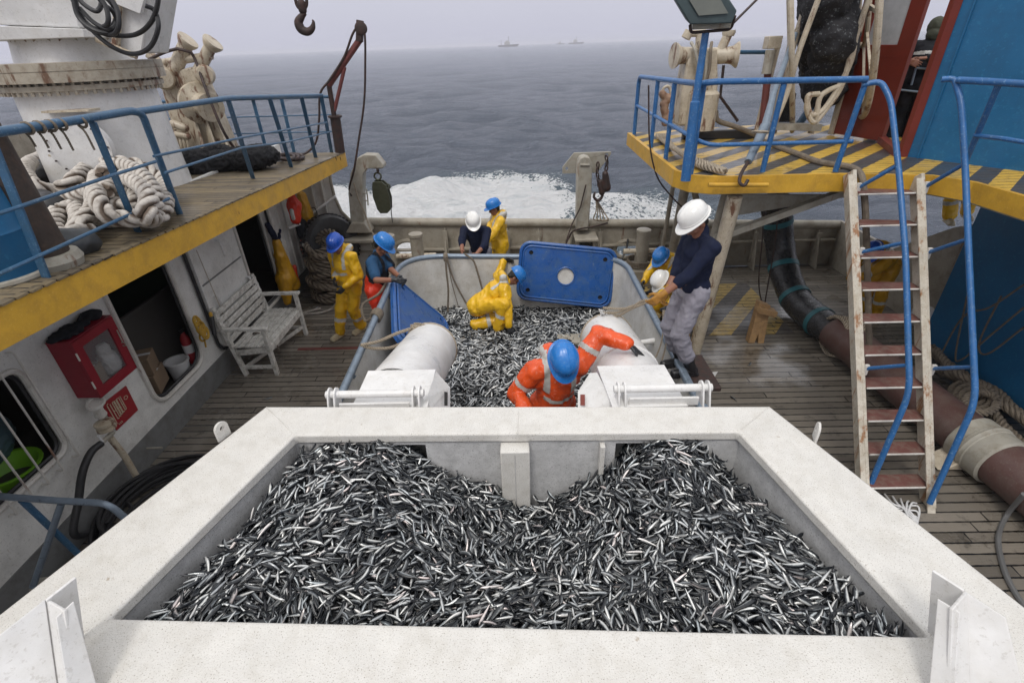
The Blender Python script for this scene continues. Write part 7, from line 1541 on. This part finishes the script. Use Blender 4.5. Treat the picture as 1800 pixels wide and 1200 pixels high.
        for h_, k_, a_ in legs: caps += [(h_, k_, .105*S, .082*S), (k_, k_.lerp(a_, .62), .080*S, .078*S)]
        garment('trousers', caps, 'trousers' if out == 'navy' else 'darkcloth', (.018, 8, (1, 1, 1)))
    m = MB()
    for h_, k_, a_ in legs:
        sd = (k_-a_).normalized(); f2 = fw-sd*fw.dot(sd) if abs(fw.dot(sd)) < .9 else fw
        toe = a_+fw*.17*S+V(0, 0, -.045); m = MB(); m.cap(a_.lerp(k_, .45), a_, .060*S, .050*S); m.cap(a_+V(0, 0, -.035)-fw*.03*S, toe, .046*S, .040*S); m.box(a_+V(0, 0, -.075)+fw*.06*S, (.09, .27*S, .03), RZ_); m.build('boot', M[boots], t, vol=.010, it=2)
    return t
person('man in yellow oilskins and royal blue helmet standing left of the tank', (-2.72, 7.30, .92), 152, 6, s=1.03, hp_=22, hy_=12, hr=P(588, 490, Y=7.12), hl=P(606, 504, Y=7.02), fr=V(-3.02, 7.18, .09), fl=V(-2.72, 7.38, .09), hel='helmetd', boots='bootw', seed=1, curl=.5)
person('man in blue shirt and orange trousers leaning on the left rim beside the lid', (-2.20, 6.92, .98), -98, 12, hp_=30, s=1.10, hr=P(694, 492, Z=1.34), hl=P(704, 488, Z=1.24), out='overall', seed=2)
person('man in navy jumper and white helmet bending behind the far rim of the tank', (-.72, 8.52, .92), 168, 24, s=1.07, side=0, hp_=12, hy_=18, hr=P(812, 443, Y=7.78), hl=P(838, 446, Y=7.78), pr=V(-1, .3, -.3), plf=V(1, .3, -.3), out='navy', hel='helmetw', seed=3, bare=True)
person('man in yellow oilskins standing side on by the stern bulwark behind the tank', (-.38, 8.98, .92), 105, 4, hp_=14, hr=P(842, 432, Y=8.6), hl=P(846, 436, Y=8.5), out='yellow', seed=4)
person('man in yellow oilskins crouching on the fish with one arm up on the rim', (-.63, 6.86, .70), -78, 52, hp_=8, hy_=-10, hl=P(886, 458, Y=7.52), hr=P(896, 580, Z=.46), pr=V(.4, -.9, .1), plf=V(-.3, .2, -.5), fr=V(-.36, 6.62, .42), fl=V(-.74, 6.72, .42), kr=V(1, -.5, .8), kl=V(1, .6, .7), hdl=V(.9, .1, .0), out='yellow', seed=5, boots='boot')
person('man in orange oilskins with one arm stretched over the right white pipe', (.27, 3.76, 1.20), 192, 17, s=1.08, hp_=38, hy_=0, hl=P(1104, 606, Y=3.60), hr=P(925, 722, Y=3.35), plf=V(.1, .6, .8), pr=V(-.5, .4, -.6), hdl=V(.8, .1, -.55), out='orange', seed=7, curl=.12, boots='boot')
person('man in yellow oilskins and blue helmet working at the right rim of the tank', (2.45, 7.42, .72), 128, 34, hp_=10, hr=P(1128, 500, Y=6.9), hl=P(1142, 515, Y=6.7), fr=V(2.5, 7.6, .09), fl=V(2.6, 7.2, .09), out='yellow', seed=9)
person('man in white helmet and yellow oilskins stooping low over the right rim', (2.49, 6.50, .86), 104, 55, hp_=2, hr=P(1140, 553, Z=1.22), hl=P(1160, 560, Z=1.20), fr=V(2.42, 6.7, .09), fl=V(2.38, 6.25, .09), out='yellow', hel='helmetw', seed=6)
person('man in navy jumper, grey trousers and white helmet standing on the tank holding ropes', (1.65, 4.40, 2.03), 100, 2, hp_=36, hy_=8, s=1.05, hr=P(1172, 512, Y=4.30), hl=P(1164, 518, Y=4.12), pr=V(.6, .5, -.6), plf=V(.6, -.6, -.6), fr=V(1.66, 4.46, 1.20), fl=V(1.72, 4.28, 1.20), out='navy', hel='helmetw', glove='gloveo', seed=8)
person('man in mustard oilskins and dark blue helmet bending down seen through the ladder', (5.85, 7.55, .92), 122, 58, hp_=8, s=1.02, hr=P(1452, 540, Y=6.7), hl=P(1462, 520, Y=6.9), out='mustard', hel='helmetd', glove='mustard', seed=10, curl=.9)
person('man in yellow trousers on the starboard bulwark, hidden above the knees by the platform', P(1690, 280, Y=7.6), 160, 0, s=1.0, fr=P(1668, 390, Y=7.5), fl=P(1700, 392, Y=7.6), out='yellow', seed=11, boots='bootw')
person('man in black jacket and dark green hood seen through the doorway', P(1612, 152, Y=7.6)+V(0, 0, .0), -30, 8, hp_=6, s=1.0, hr=P(1632, 102, Y=7.4), hl=P(1596, 108, Y=7.5), out='black', hel='hood', seed=12, bare=True)
MB().box((1.80, 4.36, 1.085), (.34, .62, .05)).build('foot_step', M['darkmetal'], tk, bev=.01)
# ================================================================ HAZE
hz0 = MB().box((0, 2900, 17), (7000, 6400, 45)).build('haze', None) if False else None
me = bpy.data.meshes.new('haze'); mbx = MB().box((0, 2600, 5.0), (6400, 6400, 17.0)); me.from_pydata([tuple(v) for v in mbx.v], [], mbx.f); me.update()
ho_ = bpy.data.objects.new('haze', me); COL.objects.link(ho_); tag(ho_, kind='stuff')
hm = bpy.data.materials.new('haze_air'); hm.use_nodes = True; t_ = hm.node_tree; t_.nodes.clear(); pv = nn(t_, 'ShaderNodeVolumePrincipled'); pv.inputs['Color'].default_value = (.93, .93, 1, 1); pv.inputs['Density'].default_value = .00050; pv.inputs['Anisotropy'].default_value = .1
oo = nn(t_, 'ShaderNodeOutputMaterial'); t_.links.new(pv.outputs[0], oo.inputs['Volume']); me.materials.append(hm)
